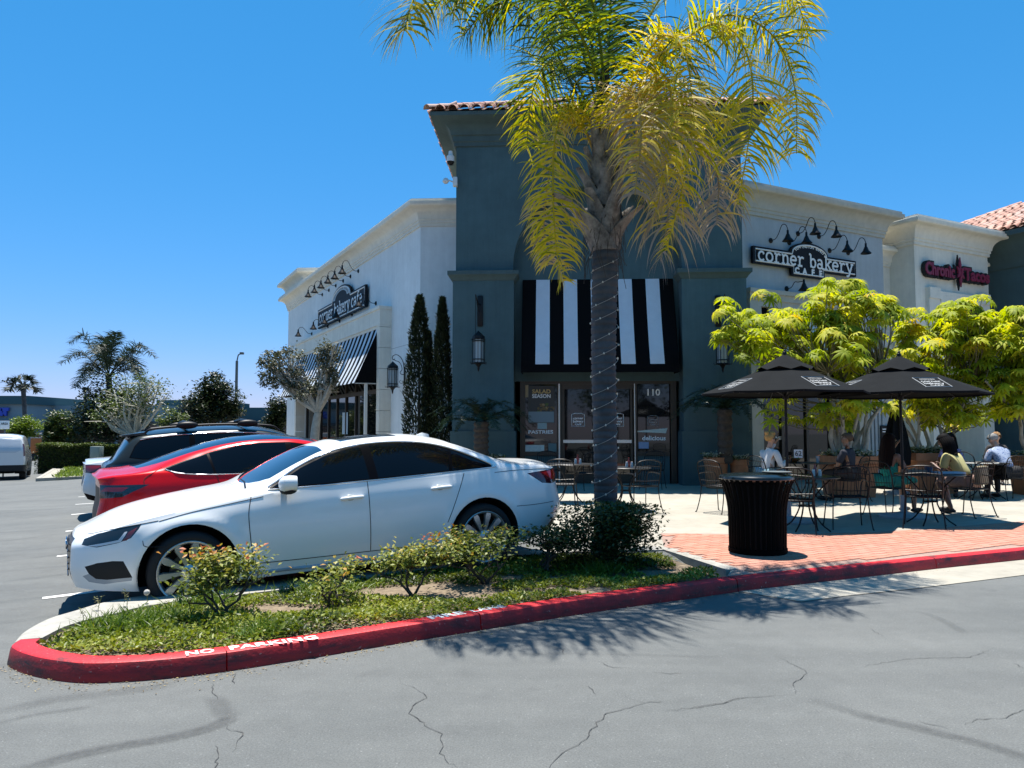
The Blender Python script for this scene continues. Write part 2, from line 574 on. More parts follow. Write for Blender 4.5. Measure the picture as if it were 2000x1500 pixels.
def sst(a, b, x):
    t = min(1.0, max(0.0, (x - a) / (b - a)))
    return t * t * (3 - 2 * t)
def zroad(x, y):
    # the drive is level, the bays lie a little higher behind the island, the far car park falls away gently
    u = (x + 3.2) * 0.86 + (y - 5.3) * 0.51
    v = -(x + 3.2) * 0.51 + (y - 5.3) * 0.86
    d = -(x - 1.28) * 0.8833 - (y - 9.02) * 0.4688              # distance from the head of the bays
    zl = min(0.10, 0.15 - 0.04 * d) if d < 8 else -0.17 - 0.06 * sst(8, 14, d)
    z = zl * sst(-0.1, 0.7 + 1.1 * sst(0.6, -1.2, u), v)
    return z - 0.0172 * max(0.0, min(y, 85.0) - 15.0) * sst(0.0, 3.0, min(y, 85.0) - 14.0)
def axis(a, b, fine0, fine1, st):
    out = list(np.arange(fine0, fine1 + 1e-6, st))
    x = fine1
    while x < b:
        x += max(st, (x - fine1) * 0.35 + st); out.append(min(x, b))
    x = fine0; lo = []
    while x > a:
        x -= max(st, (fine0 - x) * 0.35 + st); lo.append(max(x, a))
    return lo[::-1] + out
gx, gy = axis(-500, 500, -9, 4, 0.25), axis(-60, 800, 2.5, 20, 0.25)
gv = [(x, y, zroad(x, y)) for y in gy for x in gx]
nx_ = len(gx)
gf = [(j * nx_ + i, j * nx_ + i + 1, (j + 1) * nx_ + i + 1, (j + 1) * nx_ + i) for j in range(len(gy) - 1) for i in range(nx_ - 1)]
road = part('road', np_mesh('road', gv, gf, ASPH, smooth=True), None)
tag(road, 'grey weathered asphalt car park and drive', kind='structure')

def G3(L, z=0.0, zz=None):
    return [G(x, y, z) for x, y in L]
def xy(L):
    return [(p.x, p.y) for p in L]
KH = 0.118
k_back = xy(G3([(1285, 1066), (992, 1074), (665, 1114), (518, 1134), (350, 1152), (280, 1161), (196, 1176), (140, 1192), (87, 1208), (49, 1228), (28, 1250)], KH))
def offset_in(P, ds):
    out = []
    for i in range(len(P)):
        a, b = Vector(P[max(i - 1, 0)]), Vector(P[min(i + 1, len(P) - 1)]); d = (b - a).normalized()
        out.append((P[i][0] - d.y * ds[i], P[i][1] + d.x * ds[i]))
    return out
k_back_in = offset_in(k_back, [.30, .40, .46, .48, .48, .46, .44, .40, .34, .25, .16])
k_nose = [(k_back[-1][0], k_back[-1][1])] + xy(G3([(15, 1300), (60, 1320), (150, 1334), (250, 1332), (345, 1324), (443, 1312)]))
k_front = xy(G3([(443, 1312), (620, 1284), (780, 1257), (940, 1231)]))
k_front2 = xy(G3([(940, 1231), (1070, 1210), (1200, 1190), (1330, 1172), (1442, 1156)]))
k_front3 = xy(G3([(1442, 1156), (1560, 1143), (1700, 1127), (1830, 1112)]))
k_front4 = xy(G3([(1830, 1112), (2000, 1094), (2200, 1073), (2500, 1046), (3400, 990)]))
kprof = [(0, -0.35), (0, 0.01), (-0.014, KH - 0.022), (-0.022, KH - 0.007), (-0.036, KH), (-0.152, KH), (-0.152, -0.35)]
def trim_path(P, g0, g1):
    P = [Vector(p) for p in P]
    P[0] = P[0] + (P[1] - P[0]).normalized() * g0
    P[-1] = P[-1] + (P[-2] - P[-1]).normalized() * g1
    return [(p.x, p.y) for p in P]
def dens(P, n=6):
    q = spline([(p[0], p[1], 0) for p in P], (len(P) - 1) * n + 1)
    return [(p.x, p.y) for p in q]
kerb = tag(bpy.data.objects.new('kerb', None), 'concrete kerb round the planting island, its street side painted red', kind='structure')
C.objects.link(kerb)
for P, mm in ((k_back, CONC_K), (k_nose, RED_K), (k_front, RED_K), (k_front2, RED_K), (k_front3, RED_K), (k_front4, RED_K)):
    kmb = sweep(trim_path(dens(P), 0.005, 0.005), kprof)
    if mm is CONC_K:                                   # the back of the island is a broad concrete step-out strip
        kp_ = trim_path(dens(P), 0.005, 0.005); inn_ = dens(k_back_in)
        kmb = MB(); vs_ = []
        for (a_, b_) in zip(kp_, inn_):
            a2_ = Vector(a_).lerp(Vector(b_), 0.036 / max(.05, (Vector(b_) - Vector(a_)).length))
            vs_ += [(a_[0], a_[1], -.35), (a_[0], a_[1], KH - .02), (a2_.x, a2_.y, KH), (b_[0], b_[1], KH), (b_[0], b_[1], -.05)]
        kmb.add(vs_, [(i_ * 5 + k_, i_ * 5 + 5 + k_, i_ * 5 + 6 + k_, i_ * 5 + 1 + k_) for i_ in range(len(kp_) - 1) for k_ in range(4)])
        kmb.add(vs_[:5], [(0, 1, 2, 3, 4)]).add(vs_[-5:], [(4, 3, 2, 1, 0)])
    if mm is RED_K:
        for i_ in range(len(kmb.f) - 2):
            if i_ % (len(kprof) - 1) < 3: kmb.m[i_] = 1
    part('kerb_stone', kmb, [mm, SHADE_SCUFF], kerb, smooth=30)
# concrete strip that closes the island towards the brick paving
q0, q1 = G(1285, 1070, KH), G(1418, 1113, KH)
part('kerb_stone', sweep([(q0.x, q0.y), (q1.x, q1.y)], [(0, -0.05), (0, KH + 0.004), (-0.15, KH + 0.004), (-0.15, -0.05)]), CONC_K, kerb)
# white stencilled letters on the top of the red kerb
def text_mesh(txt, size, extrude=0.0, offset=0.0, space=1.0, align='CENTER', res=3, bev=0.0):
    cu = bpy.data.curves.new('txt', 'FONT')
    cu.body = txt; cu.size = size; cu.extrude = extrude; cu.offset = offset
    cu.space_character = space; cu.align_x = align; cu.align_y = 'CENTER'
    cu.resolution_u = res; cu.bevel_depth = bev
    cu.fill_mode = 'BOTH' if extrude else 'FRONT'
    ob = bpy.data.objects.new('txt', cu)
    C.objects.link(ob)
    dg = bpy.context.evaluated_depsgraph_get()
    me = bpy.data.meshes.new_from_object(ob.evaluated_get(dg))
    mb = MB().add([v.co.copy() for v in me.vertices], [tuple(p.vertices) for p in me.polygons])
    bpy.data.objects.remove(ob); bpy.data.meshes.remove(me); bpy.data.curves.remove(cu)
    return mb
def text_at(txt, size, M, offset=0.0, space=1.0, extrude=0.0, sx=1.0, align='CENTER'):
    mb = text_mesh(txt, size, extrude, offset, space, align)
    SX = Matrix.Diagonal((sx, 1, 1, 1))
    mb.v = [tuple(M @ (SX @ Vector(p))) for p in mb.v]
    return mb
def kerb_text(txt, pa, pb, size, sp=1.05):
    a, b = G(pa[0], pa[1], KH), G(pb[0], pb[1], KH)
    d = (b - a).normalized(); n = Vector((0, 0, 1)).cross(d)
    o = (a + b) / 2 + Vector((0, 0, 0.003))
    M = Matrix(((d.x, n.x, 0, o.x), (d.y, n.y, 0, o.y), (0, 0, 1, o.z), (0, 0, 0, 1)))
    mb = text_mesh(txt, size, 0, 0.004, sp)
    w = max(p[0] for p in mb.v) - min(p[0] for p in mb.v)
    k = (b - a).length / w
    mb.v = [tuple(M @ Vector((p[0] * k, p[1], 0))) for p in mb.v]
    part('lettering', mb, PAINT_W, kerb, smooth=None)
kerb_text('NO', (362, 1278), (418, 1271), 0.125)
kerb_text('PARKING', (448, 1267), (620, 1245), 0.125)
kerb_text('FIRE', (838, 1208), (905, 1197), 0.125)
kerb_text('LANE', (920, 1194), (984, 1184), 0.125)

# gutter apron in pale concrete on the right
gut = xy(G3([(1450, 1157), (1566, 1176), (1650, 1165), (1790, 1150), (2000, 1124), (2300, 1094), (3400, 1012)]))
top_k = [(p[0], p[1]) for p in (k_front3[:] + k_front4[1:])]
apr = MB(); pv = [(p[0], p[1], 0.006) for p in gut] + [(p[0], p[1] , 0.006) for p in reversed(top_k)]
apr.add(pv, [tuple(range(len(pv)))])
o = part('gutter', apr, CONC, None); tag(o, 'pale concrete gutter strip along the red kerb', kind='structure')

# cracks and tyre marks
def zpts(L, s, ox, oy):
    return [G(ox + x / s, oy + y / s, 0) for x, y in L]
CR = MB()
def crack(pts, w=0.0062):
    P = []
    for a, b in zip(pts[:-1], pts[1:]):
        n = max(2, int((b - a).length / 0.035))
        for i in range(n):
            q = a.lerp(b, i / n)
            j = 0.012 if i else 0.0
            P.append(q + Vector((random.uniform(-j, j), random.uniform(-j, j), 0)))
    P.append(pts[-1])
    vs = []
    for i, p in enumerate(P):
        d = (P[min(i + 1, len(P) - 1)] - P[max(i - 1, 0)]).normalized()
        nrm = Vector((-d.y, d.x, 0))
        e = min(1.0, 3.0 * i / len(P) + 0.15, 3.0 * (len(P) - 1 - i) / len(P) + 0.15)
        ww = w * e * random.uniform(0.35, 1.0) * 0.5
        vs += [(p.x + nrm.x * ww, p.y + nrm.y * ww, 0.004), (p.x - nrm.x * ww, p.y - nrm.y * ww, 0.004)]
    CR.add(vs, [(2 * i, 2 * i + 1, 2 * i + 3, 2 * i + 2) for i in range(len(P) - 1)])
for L in ([(200, 610), (205, 635), (265, 655), (300, 680), (330, 700), (320, 715), (265, 750), (245, 785), (290, 810), (340, 855), (410, 885), (410, 930), (395, 980), (440, 1030), (480, 1048), (520, 1090)],
          [(900, 1090), (935, 1048), (985, 990), (1050, 950), (1115, 910), (1130, 870), (1185, 820), (1210, 785), (1280, 770), (1400, 735), (1300, 700)], [(1400, 735), (1490, 725)],
          [(915, 455), (990, 470), (1010, 500)], [(1170, 530), (1220, 555), (1340, 565)], [(1120, 650), (1160, 695)], [(1490, 775), (1640, 755), (1790, 735), (1900, 705)], [(1430, 580), (1520, 592), (1600, 590)]):
    crack(zpts(L, 2.5, 700, 1080))
for L in ([(720, 450), (810, 490), (870, 525), (960, 540)], [(1135, 590), (1215, 640)], [(630, 755), (720, 800), (775, 825), (790, 845), (750, 880), (710, 910), (725, 965)],
          [(720, 965), (560, 975), (400, 985), (320, 1015), (160, 1040), (0, 1060)], [(1050, 815), (1170, 795), (1330, 765), (1700, 755), (1830, 705)], [(1410, 1110), (1580, 1155)], [(1670, 1135), (1740, 1100), (1900, 1095), (1940, 1070), (2040, 1030)],
          [(1930, 785), (2010, 820)]):
    crack(zpts(L, 2.857, 1300, 1020), 0.0055)
for L in ([(1185, 615), (1200, 680), (1210, 710)], [(1270, 850), (1290, 880), (1355, 890), (1320, 950), (1295, 1000)], [(1200, 960), (1220, 1010), (1200, 1086), (1215, 1130)], [(1310, 560), (1305, 620)]):
    crack(zpts(L, 2.857, 0, 1120))
o = part('crack_lines', CR, mat('crack_dark', (0.050, 0.050, 0.049), 0.95), road, smooth=None)
o['kind'] = 'stuff'
def mark_material(name, col, k):
    m, t, b = nt(name)
    b.inputs['Base Color'].default_value = rgb(col); b.inputs['Roughness'].default_value = 0.8
    a = t.nodes.new('ShaderNodeAttribute'); a.attribute_name = 'fade'
    tc = t.nodes.new('ShaderNodeTexCoord')
    n = t.nodes.new('ShaderNodeTexNoise'); n.inputs['Scale'].default_value = 30; n.inputs['Detail'].default_value = 4
    t.links.new(tc.outputs['Object'], n.inputs['Vector'])
    mu = t.nodes.new('ShaderNodeMath'); mu.operation = 'MULTIPLY'
    t.links.new(a.outputs['Fac'], mu.inputs[0]); t.links.new(n.outputs['Fac'], mu.inputs[1])
    m2 = t.nodes.new('ShaderNodeMath'); m2.operation = 'MULTIPLY'; m2.inputs[1].default_value = k
    t.links.new(mu.outputs[0], m2.inputs[0]); t.links.new(m2.outputs[0], b.inputs['Alpha'])
    return m
TYRE_MARK = mark_material('tyre_mark', (0.050, 0.051, 0.052), 0.75)
def tyre_mark(pts, w, amp=1.0, fade_in=0.25, fade_out=0.1):
    P = spline(pts, 40)
    V, F, A = [], [], []
    for i, p in enumerate(P):
        d = (P[min(i + 1, 39)] - P[max(i - 1, 0)]).normalized(); nrm = Vector((-d.y, d.x, 0))
        u = i / 39
        e = amp * min(1, u / fade_in if fade_in else 1, (1 - u) / fade_out if fade_out else 1)
        for k, al in ((-1, 0), (-0.5, 0.8), (0.5, 1.0), (1, 0)):
            q = p + nrm * (w * k * 0.5)
            V.append((q.x, q.y, 0.008)); A.append(al * e)
    for i in range(39):
        for k in range(3):
            F.append((i * 4 + k, i * 4 + k + 1, i * 4 + k + 5, i * 4 + k + 4))
    me = np_mesh('tyre_mark', V, F, TYRE_MARK)
    at = me.attributes.new('fade', 'FLOAT', 'POINT'); at.data.foreach_set('value', A)
    ob = part('tyre_mark', me, None, road)
tyre_mark(zpts([(0, 1120), (170, 1086), (400, 1022), (700, 962), (950, 920), (1150, 870), (1250, 830), (1300, 800)], 2.857, 0, 1120), 0.13, 0.9)
tyre_mark(zpts([(1190, 680), (1215, 730), (1260, 790), (1300, 812)], 2.857, 0, 1120), 0.14, 0.5)
tyre_mark(zpts([(-100, 790), (150, 740), (350, 700), (700, 660), (1000, 620)], 2.857, 0, 1120), 0.16, 0.45)
tyre_mark(zpts([(-60, 850), (200, 790), (520, 745)], 2.857, 0, 1120), 0.06, 0.5)
tyre_mark(zpts([(740, 970), (1100, 1080), (1400, 1150), (1600, 1200), (1800, 1250), (2100, 1350)], 2.857, 1300, 1020), 0.12, 0.75)
tyre_mark(zpts([(1380, 495), (1500, 530), (1600, 580), (1670, 625)], 2.857, 1300, 1020), 0.10, 0.4)
tyre_mark(zpts([(560, 500), (1000, 495), (1400, 500), (1800, 515)], 2.5, 700, 1080), 0.05, 0.35)
for k_ in range(7):
    y_ = 955 + 38 * k_
    tyre_mark([G(-120, y_ + 20), G(60, y_ + 6), G(170, y_ - 4), G(300, y_ - 18)], 0.18, 0.32)

# dry leaf bits and grit that gather along the foot of the kerb
r_ = np.random.default_rng(5)
kl_ = np.array([(p.x, p.y) for P_ in (k_nose[1:], k_front, k_front2, k_front3) for p in spline([(q[0], q[1], 0) for q in P_], 60)])
n_l = 900
i_ = r_.integers(0, len(kl_), n_l); off_ = np.abs(r_.normal(0, .09, n_l)) + .01
lp_ = np.stack([kl_[i_, 0] + r_.normal(0, .05, n_l) + .25 * off_, kl_[i_, 1] - off_ * .95, np.full(n_l, .006)], 1)
V_, F_, li_ = leafcloud(lp_, rdir(n_l, -.05, .15), r_.uniform(.008, .026, n_l), r_.uniform(.004, .011, n_l), fold=.1)
o = part('leaf_litter', np_mesh('leaf_litter', V_, F_, leafmat('litter_leaf', [(.10, .07, .04), (.24, .17, .08), (.36, .28, .13), (.20, .19, .17)], .1, .8), r_.random(n_l)[li_]), None)
tag(o, 'dry leaf bits and grit along the foot of the red kerb', 'leaf litter', kind='stuff')
# the raised plaza
PL = 0.114
Ldir = Vector((-0.4688, 0.8833)); Rdir = Vector((0.8837, 0.4680))
sA = Vector((1.28, 9.02)); sB = sA + Ldir * 31
kin = []
for P in (k_front3, k_front4):
    kin += [(Vector(p) + Vector((-0.468, 0.8837)) * 0.15) for p in (P if P is k_front3 else P[1:])]
plv = [(q0.x + 0.02, q0.y), (q1.x + 0.05, q1.y)] + [(p.x, p.y) for p in kin] + [(60, 60), (-30, 62), (sB.x, sB.y), (sA.x, sA.y)]
o = part('plaza', MB().add([(p[0], p[1], PL) for p in plv], [tuple(range(len(plv)))]), CONC)
tag(o, 'pale concrete terrace in front of the bakery', kind='structure')
o = part('kerb', sweep([(sA.x + 0.02, sA.y - 0.02), (sB.x, sB.y)][::-1], [(0, -0.05), (0, PL + 0.003), (-0.15, PL + 0.003), (-0.15, -0.05)][::-1] if False else [(0.0, -0.6), (0.0, PL + 0.003), (0.15, PL + 0.003), (0.15, -0.6)]), CONC_K)
tag(o, 'concrete kerb at the head of the parking bays', kind='structure')
# brick paving: every brick on its own
bed = xy(G3([(1300, 1076), (1438, 1111)], PL)) + [(p.x, p.y) for p in kin[:9]]
arc = xy(G3([(2400, 985), (2200, 1000), (2000, 1018), (1850, 1030), (1700, 1040), (1500, 1044), (1290, 1042)], PL))
bedp = bed[:2] + [(p.x, p.y) for p in kin if p.x < 9.5] + arc
BED = mat('paving_joint_sand', (0.30, 0.20, 0.16), 0.95, var=0.2, scale=20)
paving = part('brick_paving', MB().add([(p[0], p[1], PL + 0.004) for p in bedp], [tuple(range(len(bedp)))]), BED)
tag(paving, 'salmon brick paving band between the red kerb and the terrace', kind='structure')
def inpoly(x, y, P):
    c = False
    for i in range(len(P)):
        x0, y0 = P[i - 1][0], P[i - 1][1]; x1, y1 = P[i][0], P[i][1]
        if (y0 > y) != (y1 > y) and x < (x1 - x0) * (y - y0) / (y1 - y0) + x0:
            c = not c
    return c
BRK = [mat('paving_brick_a', (0.44, 0.19, 0.125), 0.85, var=0.14, scale=9, bump=0.2, bscale=50),
       mat('paving_brick_b', (0.41, 0.185, 0.125), 0.85, var=0.14, scale=9, bump=0.2, bscale=50),
       mat('paving_brick_c', (0.46, 0.215, 0.15), 0.85, var=0.14, scale=9, bump=0.2, bscale=50)]
bl, bw = 0.213, 0.104
def brick_mb():
    b = MB(); x, y = bl / 2 - 0.004, bw / 2 - 0.004
    b.add([(-x, -y, 0), (x, -y, 0), (x, y, 0), (-x, y, 0), (-x + .003, -y + .003, .008), (x - .003, -y + .003, .008), (x - .003, y - .003, .008), (-x + .003, y - .003, .008)],
          [(0, 1, 5, 4), (1, 2, 6, 5), (2, 3, 7, 6), (3, 0, 4, 7), (4, 5, 6, 7)])
    return b
bmesh_b = [brick_mb().mesh('brick', BRK[i], None) for i in range(3)]
bdir = Vector((0.875, 0.484)); bnor = Vector((-0.484, 0.875)); bo = Vector((1.6, 6.6))
cells = []
for j in range(-12, 60):
    for i in range(-16, 60):
        c = bo + bdir * ((i + (j % 2) * 0.5) * bl) + bnor * (j * bw)
        if all(inpoly(c.x + sx * 0.09, c.y + sy * 0.09, bedp) for sx in (-1, 1) for sy in (-1, 1)):
            cells.append(c)
cells.sort(key=lambda c: c.y + 0.0 * c.x + (50 if c.x / c.y > 0.70 else 0))
rest = MB(); ang = math.atan2(bdir.y, bdir.x)
for n_, c in enumerate(cells):
    z = PL + 0.0045 + random.uniform(0, 0.0025); a = ang + random.gauss(0, 0.008)
    if n_ < 300:
        ob = bpy.data.objects.new('brick', random.choice(bmesh_b)); C.objects.link(ob)
        ob.parent = paving; ob.location = (c.x, c.y, z); ob.rotation_euler = (0, 0, a)
    else:
        rest.merge(brick_mb(), Matrix.Translation((c.x, c.y, z)) @ Matrix.Rotation(a, 4, 'Z'), random.randrange(3))
if rest.v:
    o = part('bricks', rest, BRK, paving, smooth=None); o['kind'] = 'stuff'

# painted lines of the bays and the green paint behind the white car
CAR_A = math.atan2(0.749, 0.662)
cdir = Vector((0.8746, 0.4848)); cnor = Vector((-0.4848, 0.8746))
def ground_line(name, a, b, w, m, z=0.005):
    d = (b - a).normalized(); n = Vector((-d.y, d.x)) * w / 2
    N = 14; mb = MB()
    for i in range(N + 1):
        c = a.lerp(b, i / N)
        mb.v += [(p.x, p.y, zroad(p.x, p.y) + z) for p in (c + n, c - n)]
    mb.f = [(2 * i, 2 * i + 1, 2 * i + 3, 2 * i + 2) for i in range(N)]; mb.m = [0] * N
    return part(name, mb, m, road, smooth=None)
bay0 = Vector((-4.2, 7.55))
for k in range(0, 6):
    a = bay0 + Vector((-1.30, 2.44)) * k - cdir * 0.28
    ground_line('bay_line', a, a + cdir * 4.9, 0.10, PAINT_W)
GREEN_P = mat('road_paint_green', (0.06, 0.34, 0.20), 0.7, var=0.2, scale=8)
gc = xy(G3([(1040, 1072), (1100, 1076), (1112, 1052), (1068, 1046)], 0.085))
part('green_marking', MB().add([(p[0], p[1], 0.092) for p in gc], [(0, 1, 2, 3)]), GREEN_P, road, smooth=None)
# ================================================================ THE BUILDINGS
ST_W = mat('stucco_white', (0.72, 0.745, 0.735), 0.9, streak=.05, var=0.05, scale=3, bump=0.22, bscale=45, var2=0.05, scale2=0.6)
ST_C = mat('stucco_cream', (0.73, 0.695, 0.60), 0.9, streak=.06, var=0.07, scale=3, bump=0.2, bscale=45, var2=0.05)
ST_G = mat('stucco_grey', (0.37, 0.41, 0.43), 0.9, streak=.07, var=0.06, scale=3, bump=0.22, bscale=45, var2=0.06)
ST_GC = mat('stucco_grey_trim', (0.43, 0.425, 0.375), 0.9, streak=.08, var=0.07, scale=3, bump=0.2, bscale=45)
ST_T = mat('stucco_teal', (0.056, 0.105, 0.115), 0.9, streak=.09, var=0.10, scale=2.5, bump=0.25, bscale=40, var2=0.10, scale2=0.5)
ST_T2 = mat('stucco_teal_trim', (0.060, 0.100, 0.102), 0.9, streak=.08, var=0.10, scale=3, bump=0.2, bscale=40)
BLACK = mat('black_metal', (0.007, 0.007, 0.008), 0.45, spec=0.25)
BLACK_M = mat('black_matt', (0.010, 0.010, 0.011), 0.8)
SIGN_B = mat('sign_black', (0.007, 0.008, 0.011), 0.6, spec=0.2)
SIGN_W = mat('sign_white', (0.72, 0.73, 0.72), 0.5)
GLASS = mat('shop_glass', (0.006, 0.007, 0.008), 0.03, spec=0.55)
BRONZE = mat('bronze_frame', (0.045, 0.035, 0.026), 0.45, metal=0.3)
ALU = mat('bright_aluminium', (0.55, 0.55, 0.53), 0.35, metal=0.6)
AWN_B = mat('awning_black', (0.004, 0.004, 0.0045), 0.9, spec=0.1, bump=0.1, bscale=300)
AWN_W = mat('awning_white', (0.56, 0.61, 0.66), 0.8, bump=0.1, bscale=300, var=0.04)
POST_W = mat('white_post', (0.62, 0.61, 0.57), 0.5)
TILES = [mat('roof_tile_a', (0.47, 0.26, 0.19), 0.85, var=0.18, scale=7, bump=0.2), mat('roof_tile_b', (0.52, 0.32, 0.24), 0.85, var=0.15, scale=7, bump=0.2),
         mat('roof_tile_c', (0.40, 0.22, 0.165), 0.85, var=0.2, scale=7, bump=0.2), mat('roof_tile_d', (0.45, 0.31, 0.25), 0.85, var=0.15, scale=7, bump=0.2)]
ROOFB = mat('roof_underlay', (0.13, 0.075, 0.055), 0.9)

def cornice_prof(zb, k=1.0, out=0.45):
    P = [(0, zb), (0.05, zb), (0.05, zb + 0.09), (0.075, zb + 0.10), (0.075, zb + 0.17), (0.10, zb + 0.19)]
    for i in range(9):
        a = i / 8 * PI / 2
        P.append((0.10 + (out - 0.14) * (1 - math.cos(a)), zb + 0.19 + 0.34 * math.sin(a) ** 1.0))
    P += [(out - 0.02, zb + 0.545), (out, zb + 0.57), (out, zb + 0.66), (out - 0.05, zb + 0.665), (out - 0.05, zb + 0.74), (-0.3, zb + 0.76)]
    return [(o * k if o > 0 else o, zb + (z - zb) * k) for o, z in P]

# ---- barrel roof tiles
def tile_mb(L=0.44, w=0.285, r=0.125, th=0.014):
    mb = MB(); n = 8
    vs = []
    for (x, s) in ((0, 1.0), (L, 0.86)):
        for rr in (r, r - th):
            for i in range(n + 1):
                a = PI * i / n
                vs.append((x, math.cos(a) * rr * s, math.sin(a) * rr * s * 0.9 + 0.0))
    m = n + 1
    fs = []
    for i in range(n):
        fs.append((i, i + 1, 2 * m + i + 1, 2 * m + i))
        fs.append((m + i, 3 * m + i, 3 * m + i + 1, m + i + 1))
        fs.append((i, m + i, m + i + 1, i + 1))
    fs += [(0, 2 * m, 3 * m, m), (n, m + n, 3 * m + n, 2 * m + n)]
    mb.add(vs, fs)
    return mb
TILE_ME = [tile_mb().mesh('roof_tile', t, 40) for t in TILES]
def place_tile(parent, p, xdir, up, me=None, name='roof_tile', scale=1.0):
    x = xdir.normalized(); y = up.cross(x).normalized(); z = x.cross(y)
    ob = bpy.data.objects.new(name, me or random.choice(TILE_ME)); C.objects.link(ob)
    ob.parent = parent
    M = Matrix(((x.x, y.x, z.x, p.x), (x.y, y.y, z.y, p.y), (x.z, y.z, z.z, p.z), (0, 0, 0, 1))) @ Matrix.Diagonal((scale, scale, scale, 1))
    ob.matrix_local = frame_of(parent).inverted() @ M
    return ob

# ---------------------------------------------------------------- the teal corner tower
o_ = W(890, 600, 20.2)
T = Fr((o_.x, o_.y), (0.9988, -0.0484), (-0.0484, -0.9988))
tw = T.px(1452, 600)[0]
TD = 7.2
tower = thing('corner_tower', 'dark teal stucco corner tower with tiled roof and arched entrance recess', 'building', T.p(tw / 2, 0, 0))
zcor = T.px(950, 286)[1]
zeave = W(838, 216, 19.55).z
ta, tb = T.px(1002, 600)[0], T.px(1333, 600)[0]
zsp, zcr = T.px(1167, 520)[1], T.px(1167, 360)[1]
body = MB()
T.box(body, 0, ta, -TD, 0, PL - 0.1, zcor + 0.3)
T.box(body, tb, tw, -TD, 0, PL - 0.1, zcor + 0.3)
ac, ar = (ta + tb) / 2, (tb - ta) / 2
N = 24
for i in range(N):
    a0, a1 = PI * i / N, PI * (i + 1) / N
    t0, z0 = ac - ar * math.cos(a0), zsp + (zcr - zsp) * math.sin(a0)
    t1, z1 = ac - ar * math.cos(a1), zsp + (zcr - zsp) * math.sin(a1)
    q = [T.p(t0, 0, z0), T.p(t1, 0, z1), T.p(t1, 0, zcor + 0.3), T.p(t0, 0, zcor + 0.3)]
    body.add(q, [(0, 1, 2, 3)])
    q = [T.p(t0, 0, z0), T.p(t1, 0, z1), T.p(t1, -0.5, z1), T.p(t0, -0.5, z0)]
    body.add(q, [(0, 3, 2, 1)])
T.box(body, ta + 0.001, tb - 0.001, -0.75, -0.5, T.px(1167, 742)[1], zcor + 0.25)
T.box(body, ta + 0.001, tb - 0.001, -TD, -TD + 0.3, PL, zcor + 0.25)
part('wall', body, ST_T, tower, smooth=30, world=True)
# lower piers, plinths, belt courses
zb1 = T.px(945, 548)[1]; zb2 = T.px(945, 531)[1]
pl_ = T.px(884, 600)[0]; e = 0.07
pier_edges = ((-e, ta + 0.02), (tb - 0.02, tw + e))
zpl = T.px(945, 842)[1]
for (t0, t1) in pier_edges:
    lp = MB(); tr = MB()
    T.box(lp, t0, t1, -1.2, e, PL - 0.1, zb1)
    T.box(lp, t0 - 0.05, t1 + 0.05, -1.25, e + 0.05, PL - 0.1, zpl)
    loop = [T.p(t0, -1.2, 0), T.p(t0, e, 0), T.p(t1, e, 0), T.p(t1, -1.2, 0)]
    pr = [(0, zb1 - 0.01), (0.02, zb1), (0.05, zb1 + 0.05), (0.11, zb1 + 0.12), (0.13, zb1 + 0.13), (0.13, zb2), (-0.12, zb2 + 0.02)]
    tr.merge(sweep([(p.x, p.y) for p in loop], pr))
    part('pier', lp, ST_T, tower, smooth=30, world=True)
    part('belt_course', tr, ST_T2, tower, smooth=30, world=True)
# cornice and roof
loop = [T.p(0, 0, 0), T.p(tw, 0, 0), T.p(tw, -TD, 0), T.p(0, -TD, 0)]
h = zeave - zcor
pr = [(0, zcor), (0.05, zcor), (0.05, zcor + 0.10), (0.085, zcor + 0.12), (0.085, zcor + 0.26), (0.13, zcor + 0.28)]
for i in range(9):
    a = i / 8 * PI / 2
    pr.append((0.13 + 0.36 * (1 - math.cos(a)), zcor + 0.28 + (h - 0.42) * math.sin(a)))
OV = 0.62
pr += [(OV - 0.06, zeave - 0.12), (OV, zeave - 0.10), (OV, zeave), (-0.3, zeave + 0.02)]
part('cornice', sweep([(p.x, p.y) for p in loop], pr, closed=True), ST_T2, tower, smooth=40, world=True)
roofm = MB()
cor = [T.p(-OV, OV, zeave + .03), T.p(tw + OV, OV, zeave + .03), T.p(tw + OV, -TD - OV, zeave + .03), T.p(-OV, -TD - OV, zeave + .03)]
apex = T.p(tw / 2, -TD / 2, zeave + 2.0)
roofm.add(cor + [apex], [(0, 1, 4), (1, 2, 4), (2, 3, 4), (3, 0, 4)])
roof = part('roof', roofm, ROOFB, tower, smooth=None, world=True)
